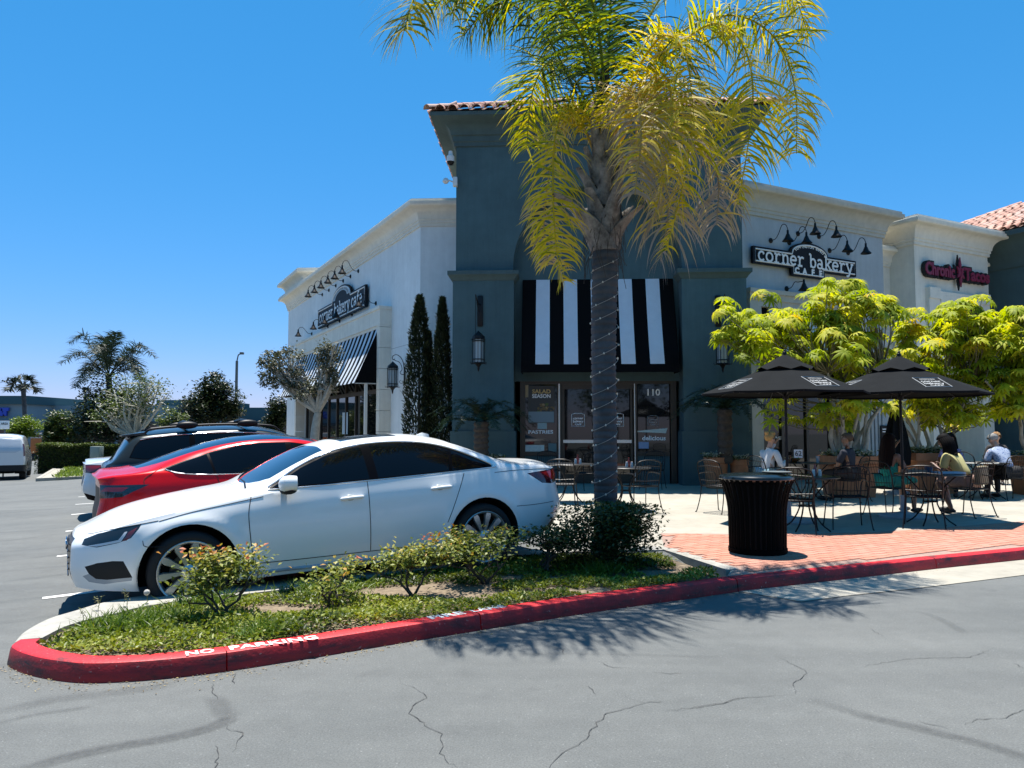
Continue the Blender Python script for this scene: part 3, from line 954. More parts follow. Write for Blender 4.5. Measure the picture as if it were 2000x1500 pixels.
# frame_of for tiles: roof sits at tower's frame
def roof_face_tiles(roofobj, rootobj, A, B, AP, rows, pitch=0.30, step=0.38, maxn=400, skip=None):
    """rows of barrel tiles on the triangular slope A-B-AP"""
    along = (B - A); Lw_ = along.length; along.normalize()
    up = AP - A; upd = (up - along * up.dot(along)); SL = upd.length; upd.normalize()
    nrm = along.cross(upd); nrm = nrm if nrm.z > 0 else -nrm
    inv = frame_of(rootobj).inverted()
    cnt = 0
    apos = up.dot(along)
    for j in range(rows):
        s = -0.07 + j * step
        f = max(0, s) / SL
        x0 = apos * f; x1 = Lw_ - (Lw_ - apos) * f
        n = int((x1 - x0) / pitch)
        off = (x1 - x0 - n * pitch) / 2
        for i in range(n):
            p = A + along * (x0 + off + pitch * (i + 0.5)) + upd * s + nrm * (0.012 + 0.02)
            if skip and skip(p): continue
            p += along * random.uniform(-.008, .008) + upd * random.uniform(-.015, .015)
            x = upd; y = nrm.cross(x).normalized()
            M = Matrix(((x.x, y.x, nrm.x, p.x), (x.y, y.y, nrm.y, p.y), (x.z, y.z, nrm.z, p.z), (0, 0, 0, 1)))
            ob = bpy.data.objects.new('roof_tile', random.choice(TILE_ME)); C.objects.link(ob)
            ob.parent = roofobj; ob.matrix_local = inv @ M
            cnt += 1
    return cnt
def hip_tiles(roofobj, rootobj, A, AP, n, L=0.40):
    d = (AP - A); l = d.length; d.normalize()
    up = Vector((0, 0, 1)); y = up.cross(d).normalized(); z = d.cross(y)
    inv = frame_of(rootobj).inverted()
    for i in range(min(n, int(l / L))):
        p = A + d * (i * L - 0.1) + z * 0.06
        M = Matrix(((d.x, y.x, z.x, p.x), (d.y, y.y, z.y, p.y), (d.z, y.z, z.z, p.z), (0, 0, 0, 1))) @ Matrix.Diagonal((1, 1.05, 0.9, 1))
        ob = bpy.data.objects.new('ridge_tile', random.choice(TILE_ME)); C.objects.link(ob)
        ob.parent = roofobj; ob.matrix_local = inv @ M
roof_face_tiles(roof, tower, cor[0], cor[1], apex, 4, pitch=0.315)
roof_face_tiles(roof, tower, cor[3], cor[0], apex, 2, pitch=0.315)
roof_face_tiles(roof, tower, cor[1], cor[2], apex, 2, pitch=0.315)
hip_tiles(roof, tower, cor[0], apex, 14); hip_tiles(roof, tower, cor[1], apex, 14)
# entrance awning
def striped_awning(fr, t0, t1, o0, o1, zt, zb, nst, first_black, parent, name='awning', valance=0.0, cheek=True, border=True, spread=0.0):
    mb = MB(); sag = 5
    for i in range(nst):
        a, b = t0 + (t1 - t0) * i / nst, t0 + (t1 - t0) * (i + 1) / nst
        a2, b2 = a + spread * (2 * i / nst - 1), b + spread * (2 * (i + 1) / nst - 1)
        m = (0 if (i % 2 == 0) == first_black else 1)
        for k in range(sag):
            u0, u1 = k / sag, (k + 1) / sag
            def pt(aa, aa2, u):
                s_ = -0.04 * math.sin(PI * u)
                return fr.p(aa + (aa2 - aa) * u, o0 + (o1 - o0) * u + s_, zt + (zb - zt) * u + s_)
            mb.add([pt(a, a2, u0), pt(b, b2, u0), pt(b, b2, u1), pt(a, a2, u1)], [(0, 1, 2, 3)], m)
        if valance:
            mb.add([fr.p(a2, o1, zb), fr.p(b2, o1, zb), fr.p(b2, o1 + 0.01, zb - valance), fr.p(a2, o1 + 0.01, zb - valance)], [(0, 1, 2, 3)], 0 if border else m)
    if cheek:
        for t, sg in ((t0, -1), (t1, 1)):
            mb.add([fr.p(t, o0, zt), fr.p(t + spread * sg, o1, zb), fr.p(t + spread * sg, o1, zb - valance), fr.p(t, o0, zb - valance)], [(0, 1, 2, 3)], 0)
    return part(name, mb, [AWN_B, AWN_W], parent, smooth=60, world=True)
Ti = T.sub(-0.5)
a0, zt_ = Ti.px(1021, 547); a1 = Ti.px(1314, 547)[0]
zb_ = Ti.sub(0.75).px(1167, 711)[1]
striped_awning(Ti, a0, a1, 0.01, 0.75, zt_, zb_, 11, True, tower, valance=Ti.sub(.75).px(1167, 711)[1] - Ti.sub(.75).px(1167, 727)[1], spread=0.02)
# storefront
Ts = T.sub(-0.62)
def pxr(fr, x0, x1, y0, y1):
    t0, z1 = fr.px(x0, y0); t1, z0 = fr.px(x1, y1)
    return t0, t1, z0, z1
fm = MB(); gl = MB(); al = MB()
t0, t1, z0, z1 = pxr(Ts, 1018, 1318, 736, 946)
FZ0 = PL
def fbar(x0, x1, y0, y1, o0, o1, mb): 
    a, b, c, d = pxr(Ts, x0, x1, y0, y1); T.box(mb, a, b, -0.62 + o0, -0.62 + o1, max(c, FZ0 + 0.002), d)
fbar(1016, 1320, 732, 750, -0.03, 0.09, fm)
for x0, x1 in ((1016, 1026), (1308, 1322), (1088, 1097), (1236, 1245), (1163, 1171)):
    fbar(x0, x1, 750, 946, -0.03, 0.09, fm)
for x0, x1 in ((1026, 1088), (1245, 1308)):
    fbar(x0, x1, 882, 890, -0.02, 0.085, fm)
    kn = MB(); fbar(x0, x1, 890, 946, -0.02, 0.05, kn)
    part('knee_wall', kn, ST_T, tower, smooth=30, world=True)
for x0, x1 in ((1097, 1163), (1171, 1236)):
    fbar(x0, x1, 750, 760, -0.01, 0.06, fm); fbar(x0, x1, 926, 946, -0.01, 0.06, fm)
    fbar(x0, x0 + 6, 760, 926, -0.01, 0.06, fm); fbar(x1 - 6, x1, 760, 926, -0.01, 0.06, fm)
part('door_frame', fm, BRONZE, tower, smooth=30, world=True)
for x0_ in (1090.5, 1237.5):
    al = MB(); fbar(x0_, x0_ + 3.5, 750, 940, 0.09, 0.11, al)
    part('frame_strip', al, ALU, tower, smooth=30, world=True)
for x0, x1, y0, y1, nm in ((1026, 1088, 750, 883, 'window'), (1245, 1308, 750, 883, 'window'), (1103, 1157, 760, 926, 'door'), (1177, 1230, 760, 926, 'door')):
    g = MB(); fbar(x0, x1, y0, y1, 0.0, 0.02, g)
    gp = part(nm, g, GLASS, tower, smooth=None, world=True)
    if nm == 'door':
        g = MB(); fbar(x0 - 3, x1 + 3, 859, 865, 0.06, 0.10, g)
        part('push_bar', g, ALU, gp, smooth=None, world=True)
# decals and posters on the panes
def wall_M(fr, t, o, z):
    p = fr.p(t, o, z)
    d, n = fr.d, fr.n
    return Matrix(((d.x, 0, n.x, p.x), (d.y, 0, n.y, p.y), (0, 1, 0, p.z), (0, 0, 0, 1)))
DEC_W = mat('decal_white', (0.80, 0.80, 0.79), 0.6)
DEC_GR = mat('decal_grey', (0.30, 0.31, 0.31), 0.6)
DEC_GOLD = mat('decal_gold', (0.52, 0.36, 0.13), 0.6)
def wtext(txt, fr, px, py, hpx, m, parent, o=0.03, sx=1.0, offset=0.0, wpx=None, name='lettering', space=1.0, extrude=0.0):
    t, z = fr.px(px, py); size = abs(fr.px(px, py - hpx / 2)[1] - fr.px(px, py + hpx / 2)[1]) * 1.35
    mb = text_mesh(txt, size, extrude, offset, space)
    if wpx:
        w = max(p[0] for p in mb.v) - min(p[0] for p in mb.v)
        ww = abs(fr.px(px + wpx / 2, py)[0] - fr.px(px - wpx / 2, py)[0])
        sx = ww / w
    M = wall_M(fr, t, o, z)
    mb.v = [tuple(M @ Vector((p[0] * sx, p[1], p[2]))) for p in mb.v]
    return part(name, mb, m, parent, smooth=None, world=True)
Tg = T.sub(-0.60)
def wpanel(fr, x0, x1, y0, y1, m, parent, o=0.02, name='poster', th=0.006):
    a, b, c, d = pxr(fr, x0, x1, y0, y1); mb = MB(); fr.box(mb, a, b, o, o + th, c, d)
    return part(name, mb, m, parent, smooth=None, world=True)
pst = wpanel(Tg, 1031, 1083, 754, 826, mat('poster_dark', (0.035, 0.032, 0.028), 0.5), tower)
wpanel(Tg, 1026, 1032, 752, 776, mat('poster_tan', (0.30, 0.23, 0.12), 0.5), tower, o=0.021)
food = MB()
for i in range(22):
    t, z = Tg.px(1064 + random.gauss(0, 9), 795 + random.gauss(0, 4.0)); p = Tg.p(t, 0.03, z)
    food.ball(p, (random.uniform(.03, .055), 0.006, random.uniform(.02, .045)), random.randrange(3), 8, 5)
part('picture', food, [mat('food_brown', (0.16, 0.10, 0.04), 0.7), mat('food_green', (0.09, 0.12, 0.03), 0.7), mat('food_tan', (0.30, 0.20, 0.09), 0.7)], pst, smooth=40, world=True)
wpanel(Tg, 1032, 1082, 804, 825, mat('poster_blue_grey', (0.16, 0.22, 0.25), 0.5), pst, o=0.028, name='picture')
wtext('SALAD', Tg, 1057.5, 765, 8, DEC_GOLD, pst, offset=0.004, wpx=36)
wtext('SEASON', Tg, 1057.5, 774, 7.5, DEC_W, pst, offset=0.004, wpx=36)
wpanel(Tg, 1050, 1068, 826, 838, mat('poster_pale_blue', (0.25, 0.36, 0.38), 0.5), tower, o=0.021)
wtext('PASTRIES', Tg, 1056, 844, 7, DEC_W, tower, offset=0.003, wpx=48)
wpanel(Tg, 1026, 1063, 869, 882, mat('poster_white_green', (0.50, 0.60, 0.58), 0.5, var=0.2, scale=8), tower, o=0.021)
wpanel(Tg, 1071, 1087, 866, 882, mat('poster_teal', (0.08, 0.17, 0.18), 0.5), tower, o=0.021)
wtext('110', Tg, 1275, 767, 13, DEC_W, tower, offset=0.006, wpx=25)
wtext('delicious', Tg, 1277, 856, 9, DEC_W, tower, offset=0.005, wpx=46)
p_ = wpanel(Tg, 1247, 1267, 863, 876, mat('poster_sky', (0.22, 0.32, 0.50), 0.5), tower, o=0.021)
a_, b_, c_, d_ = pxr(Tg, 1244, 1304, 836, 846)
mb = MB(); mb.add([Tg.p(a_, .025, c_ + .03), Tg.p(b_ - .05, .025, c_ + .0), Tg.p(b_, .025, d_), Tg.p(a_, .025, c_ + .06)], [(0, 1, 2, 3)])
part('decal', mb, mat('decal_banner', (0.45, 0.55, 0.52), 0.6), tower, smooth=None, world=True)
def square_logo(fr, px, py, wpx, m, parent, o=0.03, k=1.0):
    t, z = fr.px(px, py); w = abs(fr.px(px + wpx, py)[0] - t)
    M = wall_M(fr, t, o, z)
    mb = MB()
    P = [(-w / 2, -w / 2), (w / 2, -w / 2), (w / 2, w * .42), (w * .25, w * .5), (-w * .25, w * .5), (-w / 2, w * .42)]
    mb.tube([M @ Vector((a, b, 0)) for a, b in P], w * 0.028, 4, closed=True)
    for txt, yy, ss, wd in (('corner', .12, .26, .8), ('bakery', -.12, .26, .8), ('CAFE', -.36, .17, .5)):
        tm = text_mesh(txt, w * ss, 0, w * .006)
        w0 = max(p[0] for p in tm.v) - min(p[0] for p in tm.v)
        tm.v = [tuple(M @ Vector((p[0] * wd * w / w0, p[1] + yy * w, 0))) for p in tm.v]
        mb.merge(tm)
    return part('logo', mb, m, parent, smooth=None, world=True)
square_logo(Tg, 1129, 820, 25, DEC_W, tower); square_logo(Tg, 1205, 820, 25, DEC_W, tower); square_logo(Tg, 1275, 822, 20, DEC_GR, tower)

# ---------------------------------------------------------------- stroke letters for the bakery signs
def arc(cx, cy, rx, ry, a0, a1, n=12):
    return [(cx + rx * math.cos(R_(a0 + (a1 - a0) * i / n)), cy + ry * math.sin(R_(a0 + (a1 - a0) * i / n))) for i in range(n + 1)]
GLY = {
 'c': ([arc(.42, .5, .34, .46, 42, 318), [(.62, .80), (.67, .70)]], .88),
 'o': ([arc(.44, .5, .36, .46, 0, 360, 16)], .94),
 'r': ([[(.28, .02), (.28, .96)], [(.04, .02), (.58, .02)], [(.06, .96), (.28, .96)], [(.28, .62), (.42, .88), (.60, .96), (.78, .86)]], .88),
 'n': ([[(.22, .02), (.22, .96)], [(.03, .02), (.40, .02)], [(.04, .96), (.22, .96)], [(.22, .70), (.38, .92), (.55, .96), (.70, .85), (.74, .65), (.74, .02)], [(.58, .02), (.95, .02)]], 1.0),
 'e': ([[(.10, .52), (.76, .52)], arc(.43, .5, .34, .46, 0, 318, 14)], .90),
 'b': ([[(.22, .02), (.22, 1.42)], [(.02, 1.42), (.22, 1.42)], arc(.50, .5, .30, .46, 0, 360, 16)], .96),
 'a': ([arc(.36, .27, .26, .25, 0, 360, 14), [(.12, .82), (.25, .95), (.42, .97), (.58, .88), (.64, .70), (.64, .10), (.74, .02), (.90, .03)]], .94),
 'k': ([[(.22, .02), (.22, 1.42)], [(.02, 1.42), (.22, 1.42)], [(.03, .02), (.40, .02)], [(.24, .40), (.72, .94)], [(.56, .96), (.92, .96)], [(.42, .58), (.78, .03)], [(.62, .02), (.98, .02)]], .98),
 'y': ([[(.14, .95), (.50, .06)], [(.84, .95), (.42, -.30), (.30, -.40), (.10, -.40)], [(.0, .96), (.32, .96)], [(.66, .96), (1.0, .96)]], .98),
 'f': ([[(.30, .02), (.30, 1.10), (.40, 1.36), (.58, 1.42), (.72, 1.34)], [(.06, .95), (.62, .95)], [(.08, .02), (.56, .02)]], .76),
 ' ': ([], .55),
}
def stroke_text(txt, M, width, xh, r=0.10, depth=0.25):
    tot = sum(GLY[c][1] for c in txt)
    k = width / tot
    mb = MB(); x = -width / 2
    for c in txt:
        st, adv = GLY[c]
        for pl in st:
            P = [Vector((x + p[0] * k, (p[1] - 0.5) * xh, 0)) for p in pl]
            tb_ = MB().tube(P, r * xh, 6)
            tb_.v = [(p[0], p[1], p[2] * depth) for p in tb_.v]
            mb.v and None
            mb.merge(tb_)
        x += adv * k
    mb.v = [tuple(M @ Vector(p)) for p in mb.v]
    return mb
def inset(poly, d):
    n = len(poly); out = []
    A = sum(poly[i - 1][0] * poly[i][1] - poly[i][0] * poly[i - 1][1] for i in range(n))
    sg = 1 if A > 0 else -1
    for i in range(n):
        p0, p1, p2 = Vector(poly[i - 1]), Vector(poly[i]), Vector(poly[(i + 1) % n])
        d0, d1 = (p1 - p0).normalized(), (p2 - p1).normalized()
        n0, n1 = Vector((-d0.y, d0.x)) * sg, Vector((-d1.y, d1.x)) * sg
        b = (n0 + n1); b = b.normalized() if b.length > 1e-4 else n0
        out.append(p1 + b * d / max(b.dot(n1), 0.4))
    return out
def wall_sign(fr, outline, o, name, label, parent=None, th=0.09, bw=0.03):
    c = sum((Vector(p) for p in outline), Vector((0, 0))) / len(outline)
    th_ = thing(name, label, 'sign', fr.p(c.x, o, c.y), group='bakery signs on the walls')
    pan = MB().prism([fr.p(t, o, z) for t, z in outline], fr.n * th)
    part('panel', pan, SIGN_B, th_, smooth=None, world=True)
    ins = inset(outline, bw * 1.6)
    bd = MB().tube([fr.p(p.x, o + th + 0.004, p.y) for p in ins], bw * 0.5, 6, closed=True)
    part('border', bd, SIGN_W, th_, smooth=40, world=True)
    return th_

# ---------------------------------------------------------------- gooseneck lamps and lanterns
def gooseneck(fr, px, py, label, group, reach=0.62, rise=0.34, s=1.0):
    t, z = fr.px(px, py)
    p = fr.p(t, 0, z)
    sg_ = 1 if fr.d.y * fr.n.x - fr.d.x * fr.n.y > 0 else -1
    th_ = thing('gooseneck_lamp', label, 'lamp', p, math.atan2(fr.d.y * sg_, fr.d.x * sg_), group)
    f = -1.0                                    # outwards is -y in the lamp's own frame
    M = Matrix.Rotation(PI / 2, 4, 'X')
    part('wall_plate', MB().lathe([(0.0, -0.0), (0.075, 0.0), (0.075, 0.02), (0.03, 0.05), (0.0, 0.055)], 14, 0, M), BLACK, th_)
    path = spline([(0, -0.03, 0), (0, -0.18, 0.01), (0, -0.30, 0.14), (0, -0.42, rise), (0, -0.55, rise * 0.95), (0, -reach, rise * 0.55), (0, -reach, 0.14)], 22)
    part('arm', MB().tube(path, 0.011, 6), BLACK, th_)
    part('lamp_shade', MB().lathe([(0.0, 0.16), (0.028, 0.16), (0.032, 0.06), (0.05, 0.03), (0.085, -0.06), (0.15, -0.135), (0.155, -0.15), (0.145, -0.145), (0.08, -0.06), (0.03, 0.0), (0, 0.0)], 16, 0, Matrix.Translation((0, -reach, 0))), BLACK, th_)
    return th_
LGLASS = mat('lantern_glass', (0.30, 0.36, 0.38), 0.15, spec=0.6)
def lantern_parts(th_, z0, h, r, y):
    """hexagonal lantern with its base at height z0 in the thing's own frame"""
    Mx = Matrix.Translation((0, y, z0))
    part('cap', MB().lathe([(r * 1.25, h * 0.78), (r * 1.0, h * 0.80), (r * 0.98, h * 0.88), (r * 0.9, h * 0.89), (r * 0.15, h * 1.04), (0, h * 1.08)], 6, 0, Mx), BLACK, th_, smooth=None)
    cg = MB()
    for k in range(6):
        a = 2 * PI * k / 6
        cg.tube([(r * math.cos(a), y + r * math.sin(a), z0), (r * math.cos(a), y + r * math.sin(a), z0 + h * 0.8)], 0.010, 4)
        b = a + PI / 6
        q = r * 0.88
        cg.tube([(q * math.cos(b), y + q * math.sin(b), z0), (q * math.cos(b), y + q * math.sin(b), z0 + h * 0.8)], 0.006, 4)
    for zz, rr in ((z0, r * 1.05), (z0 + h * 0.12, r), (z0 + h * 0.72, r)):
        cg.tube([(rr * math.cos(2 * PI * k / 6), y + rr * math.sin(2 * PI * k / 6), zz) for k in range(6)], 0.012, 4, closed=True)
    part('cage', cg, BLACK, th_, smooth=None)
    part('glass', MB().lathe([(r * 0.8, z0 + 0.02), (r * 0.8, z0 + h * 0.78)], 6, 0, Matrix.Translation((0, y, 0))), LGLASS, th_, smooth=None)
    part('candle', MB().lathe([(0, z0 + h * .5), (0.018, z0 + h * .48), (0.02, z0 + 0.02)], 8, 0, Matrix.Translation((0, y, 0))), SIGN_W, th_)
    fi = MB().lathe([(r * 1.0, 0.0), (r * 0.5, -0.03), (r * 0.2, -0.10), (0.03, -0.14), (0.015, -0.2), (0, -0.22)], 6, 0, Mx)
    for k in range(6):
        a = 2 * PI * k / 6 + PI / 6
        ca, sa = math.cos(a), math.sin(a)
        fi.tube([(r * ca, y + r * sa, z0 - .01), (r * 1.35 * ca, y + r * 1.35 * sa, z0 - .02), (r * 1.45 * ca, y + r * 1.45 * sa, z0 + .03)], 0.007, 4)
    part('finial', fi, BLACK, th_, smooth=None)

# ---------------------------------------------------------------- the white left wing
o_ = W(820, 650, 22.8)
Lw = Fr((o_.x, o_.y), (Ldir.x, Ldir.y), (-0.8833, -0.4688))
tE = Lw.px(562, 700)[0]
zcb = Lw.px(819.6, 444)[1]
ZTOP = zcb + 0.76
wing = thing('bakery_wing', 'white stucco side wing with cream cornice and long striped awning, left of the teal tower', 'building', Lw.p(tE / 2, 0, 0))
Ls = Lw.sub(0.40)
ts0 = Ls.px(741.5, 650)[0]; ts1 = Ls.px(577, 690)[0]
zs1 = Ls.px(741.7, 597)[1]; zs0 = Ls.px(741.5, 634)[1]
jb = 0.28
wl = MB()
Lw.box(wl, 0, ts0 + jb, -0.35, 0, PL - .1, ZTOP - 0.05)
Lw.box(wl, ts0 + jb, ts1 - jb, -0.35, 0, zs0, ZTOP - 0.05)
Lw.box(wl, ts1 - jb, tE, -0.35, 0, PL - .1, ZTOP - 0.05)
Lw.box(wl, tE - 0.35, tE - 0.001, -9, -0.35, PL - .1, ZTOP - .05)
rdir_ = T.d
rw0 = Lw.p(0, 0, 0); rlen = (T.p(0, 0, 0).x - rw0.x) + 0.9
RF = Fr((rw0.x, rw0.y), (T.d.x, T.d.y), (T.n.x, T.n.y))
RF.box(wl, 0.0, rlen, -0.35, -0.0005, PL - .1, ZTOP - 0.05)
part('wall', wl, ST_W, wing, smooth=30, world=True)
topm = MB(); q = [Lw.p(0, 0, ZTOP - .1), Lw.p(tE, 0, ZTOP - .1), Lw.p(tE, -9, ZTOP - .1), RF.p(rlen, -2, ZTOP - .1), RF.p(rlen, 0, ZTOP - .1)]
topm.add(q, [(0, 1, 2, 3, 4)]); part('roof', topm, CONC, wing, smooth=None, world=True)
cp = [Lw.p(tE, -6, 0), Lw.p(tE, 0, 0), Lw.p(0, 0, 0), RF.p(rlen, 0, 0)]
part('cornice', sweep([(p.x, p.y) for p in cp], cornice_prof(zcb)), ST_C, wing, smooth=40, world=True)
# joints in the stucco: a thin strip near the lantern, painted as the groove's shadow
gv = MB(); zj = Lw.px(790, 675)[1]
Lw.box(gv, 0.0, ts0, -0.001, 0.0025, zj, zj + 0.012)
part('joint_shadow_strip', gv, mat('joint_shadow', (0.30, 0.31, 0.31), 0.9), wing, smooth=None, world=True)
# far taller block of the wing
tf = Lw.sub(0.45).px(582, 521)[0] + 0.45
zf = Lw.sub(0.45).px(582, 521)[1] - 0.74
fb = MB(); Lw.box(fb, tf, tE + 0.22, -6, 0.02, ZTOP - 0.4, zf + 0.7)
part('parapet_block', fb, ST_W, wing, smooth=30, world=True)
fc = [Lw.p(tE + .22, -5, 0), Lw.p(tE + .22, 0.02, 0), Lw.p(tf, 0.02, 0), Lw.p(tf, 0.02, 0) + RF.d * 3.2]
part('cornice', sweep([(p.x, p.y) for p in fc], cornice_prof(zf)), ST_C, wing, smooth=40, world=True)
# door surround of cut blocks
sr = MB()
zz = PL
bh = (zs1 - PL) / 8.0
blocks = []
for k in range(8):
    z0, z1 = PL + bh * k + 0.006, PL + bh * (k + 1) - 0.006
    for (a, b) in ((ts0, ts0 + jb), (ts1 - jb, ts1)):
        if z1 > zs0 and k < 7: z1c = z1
        bb = MB(); Lw.box(bb, a, b, 0.0, 0.40, z0, min(z1, zs0 + 0.0) if z0 < zs0 else z1)
        if z0 < zs0:
            part('stone_block', bb, ST_C, wing, smooth=None, world=True)
lt = MB(); Lw.box(lt, ts0, ts1, 0.0, 0.40, zs0 + 0.006, zs1 - 0.1); Lw.box(lt, ts0 - 0.03, ts1 + .03, 0.0, 0.44, zs1 - 0.1, zs1)
Lw.box(lt, ts0 + jb, ts1 - jb, 0.0, 0.36, zs0 - 0.09, zs0 + 0.006)
part('lintel', lt, ST_C, wing, smooth=None, world=True)
za_ = zs0 - 0.09
zab = Lw.sub(1.12).px(682, 748)[1]
striped_awning(Lw, ts0 + jb + .03, ts1 - jb - .03, 0.34, 1.12, za_, zab, 47, False, wing, valance=0.03, border=False)
pm = MB()
for k, t in enumerate((ts0 + jb + 0.05, ts0 + (ts1 - ts0) * 0.5, ts1 - jb - .05)):
    Lw.box(pm, t - 0.02, t + 0.02, 0.0, 1.10, zab - 0.05, zab - 0.01)
part('awning_rail', pm, POST_W, wing, smooth=None, world=True)
for px_ in (714, 620):
    t = Lw.sub(0.72).px(px_, 800)[0]; q = MB(); Lw.box(q, t - 0.045, t + 0.045, 0.675, 0.765, PL, zab - 0.05)
    part('awning_post', q, POST_W, wing, smooth=None, world=True)
# storefront inside
Lg = Lw.sub(-0.12)
zt2 = Lg.px(686, 775)[1]
fm = MB()
Lw.box(fm, ts0 + jb, ts1 - jb, -0.20, -0.06, zt2, zt2 + 0.14)
Lw.box(fm, ts0 + jb, ts1 - jb, -0.20, -0.06, PL, PL + 0.12)
Lw.box(fm, ts0 + jb, ts1 - jb, -0.20, -0.06, zs0 - 0.14, zs0 - .004)
cols = [ts0 + jb + 0.06 + (ts1 - ts0 - 2 * jb - .12) * i / 9 for i in range(10)]
for t in cols:
    Lw.box(fm, t - 0.045, t + 0.045, -0.195, -0.065, PL + .12, zs0 - .14)
part('window_frame', fm, BRONZE, wing, smooth=None, world=True)
for a, b in zip(cols[:-1], cols[1:]):
    for z0, z1 in ((PL + .12, zt2), (zt2 + .14, zs0 - .14)):
        g = MB(); Lw.box(g, a + .045, b - .045, -0.15, -0.12, z0, z1)
        part('window', g, GLASS, wing, smooth=None, world=True)
wpanel(Lg, 670, 680, 806, 848, mat('poster_cool', (0.40, 0.50, 0.55), 0.5), wing, o=0.02)
# left sign with arch
Lsn = Lw.sub(0.16)
sx0, sx1 = Lsn.px(713.5, 575)[0], Lsn.px(621, 620)[0]
zst = Lsn.px(712, 556)[1]; zsb = Lsn.px(713, 599)[1]
sc_ = Lsn.px(666, 580)[0]; srd = (sx1 - sx0) * 0.20; sh = Lsn.px(667, 557)[1] - zst
outl = [(sx0, zsb), (sx1, zsb), (sx1, zst)] + [(sc_ + srd * math.cos(PI * i / 14), zst + sh * math.sin(PI * i / 14)) for i in range(15)] + [(sx0, zst)]
sgn = wall_sign(Lw, outl, 0.07, 'wall_sign', 'long black arched sign reading corner bakery cafe on the white side wing', bw=0.05)
Mx = Lw.p((sx0 + sx1) / 2, 0.175, (zst + zsb) / 2 - 0.03)
LM = Matrix(((-Lw.d.x, 0, Lw.n.x, Mx.x), (-Lw.d.y, 0, Lw.n.y, Mx.y), (0, 1, 0, Mx.z), (0, 0, 0, 1)))
part('lettering', stroke_text('corner bakery cafe', LM, (sx1 - sx0) * 0.90, (zst - zsb) * 0.42, 0.115), SIGN_W, sgn, smooth=40, world=True)
def arch_text(txt, M, R, a0, a1, size, m, parent, ry=1.0):
    mb = MB(); n = len(txt)
    for i, ch in enumerate(txt):
        if ch == ' ': continue
        a = R_(a0 + (a1 - a0) * (i + 0.5) / n)
        tm = text_mesh(ch, size, 0, size * 0.03)
        X = M @ Matrix.Translation((R * math.cos(a), R * ry * math.sin(a), 0)) @ Matrix.Rotation(a - PI / 2, 4, 'Z')
        tm.v = [tuple(X @ Vector(p)) for p in tm.v]
        mb.merge(tm)
    return part('lettering', mb, m, parent, smooth=None, world=True)
band = MB()
Mc = Lw.p(sc_, 0.168, zst)
CM = Matrix(((-Lw.d.x, 0, Lw.n.x, Mc.x), (-Lw.d.y, 0, Lw.n.y, Mc.y), (0, 1, 0, Mc.z), (0, 0, 0, 1)))
ri, ro = 0.62, 0.88
for i in range(14):
    a, b = PI * (i + 0.4) / 14.8, PI * (i + 1.4) / 14.8
    P = [Vector((srd * r * math.cos(x), sh * r * math.sin(x) - .02, 0)) for r, x in ((ri, a), (ri, b), (ro, b), (ro, a))]
    band.add([CM @ p for p in P], [(0, 1, 2, 3)])
part('arch_band', band, mat('sign_grey', (0.36, 0.42, 0.45), 0.6), sgn, smooth=None, world=True)
arch_text('HUNTINGTON BEACH', Matrix(CM) @ Matrix.Translation((0, -.02, 0.006)), srd * 0.75, 165, 15, sh * 0.20, SIGN_B, sgn, ry=sh / srd)
for i, (a, b) in enumerate([(700.4, 529.6), (685, 540), (670.8, 548.5), (656.5, 558), (643, 567), (630, 575.5)]):
    gooseneck(Lw, a, b, 'black gooseneck lamp, %s counted from the tower in the row above the side wing sign' % ['first', 'second', 'third', 'fourth', 'fifth', 'sixth'][i], 'gooseneck lamps above the side wing sign')
for i, (a, b) in enumerate([(734.6, 592.5), (688, 614.5), (664, 627), (641, 638), (609.5, 652)]):
    gooseneck(Lw, a, b, 'black gooseneck lamp, %s counted from the tower in the row under the side wing sign' % ['first', 'second', 'third', 'fourth', 'fifth'][i], 'gooseneck lamps under the side wing sign', rise=0.26)
# lantern of the wing
t, z = Lw.px(791, 730); p = Lw.p(t, 0, z)
ln = thing('wall_lantern', 'black caged lantern hanging from a scrolled arm on the white side wing', 'lantern', p, math.atan2(-Lw.d.y, -Lw.d.x), 'wall lanterns')
part('wall_plate', MB().bevbox(-0.05, 0.05, -0.03, 0, -0.35, 0.22, 0.01), BLACK, ln)
br = MB()
br.tube(spline([(0, -.03, 0.15), (0, -.06, .34), (0, -.14, .50), (0, -.27, .58), (0, -.38, .55), (0, -.42, .47), (0, -.38, .42), (0, -.34, .45)], 24), 0.012, 6)
br.tube(spline([(0, -.03, -.02), (0, -.12, -.02), (0, -.16, .04), (0, -.10, .12), (0, -.12, .25), (0, -.20, .36), (0, -.33, .40), (0, -.37, .44)], 24), 0.010, 6)
br.tube(spline([(0, -.03, -.28), (0, -.14, -.30), (0, -.18, -.25), (0, -.14, -.2)], 12), 0.008, 6)
part('bracket', br, BLACK, ln)
lantern_parts(ln, -0.42, 0.74, 0.165, -0.40)

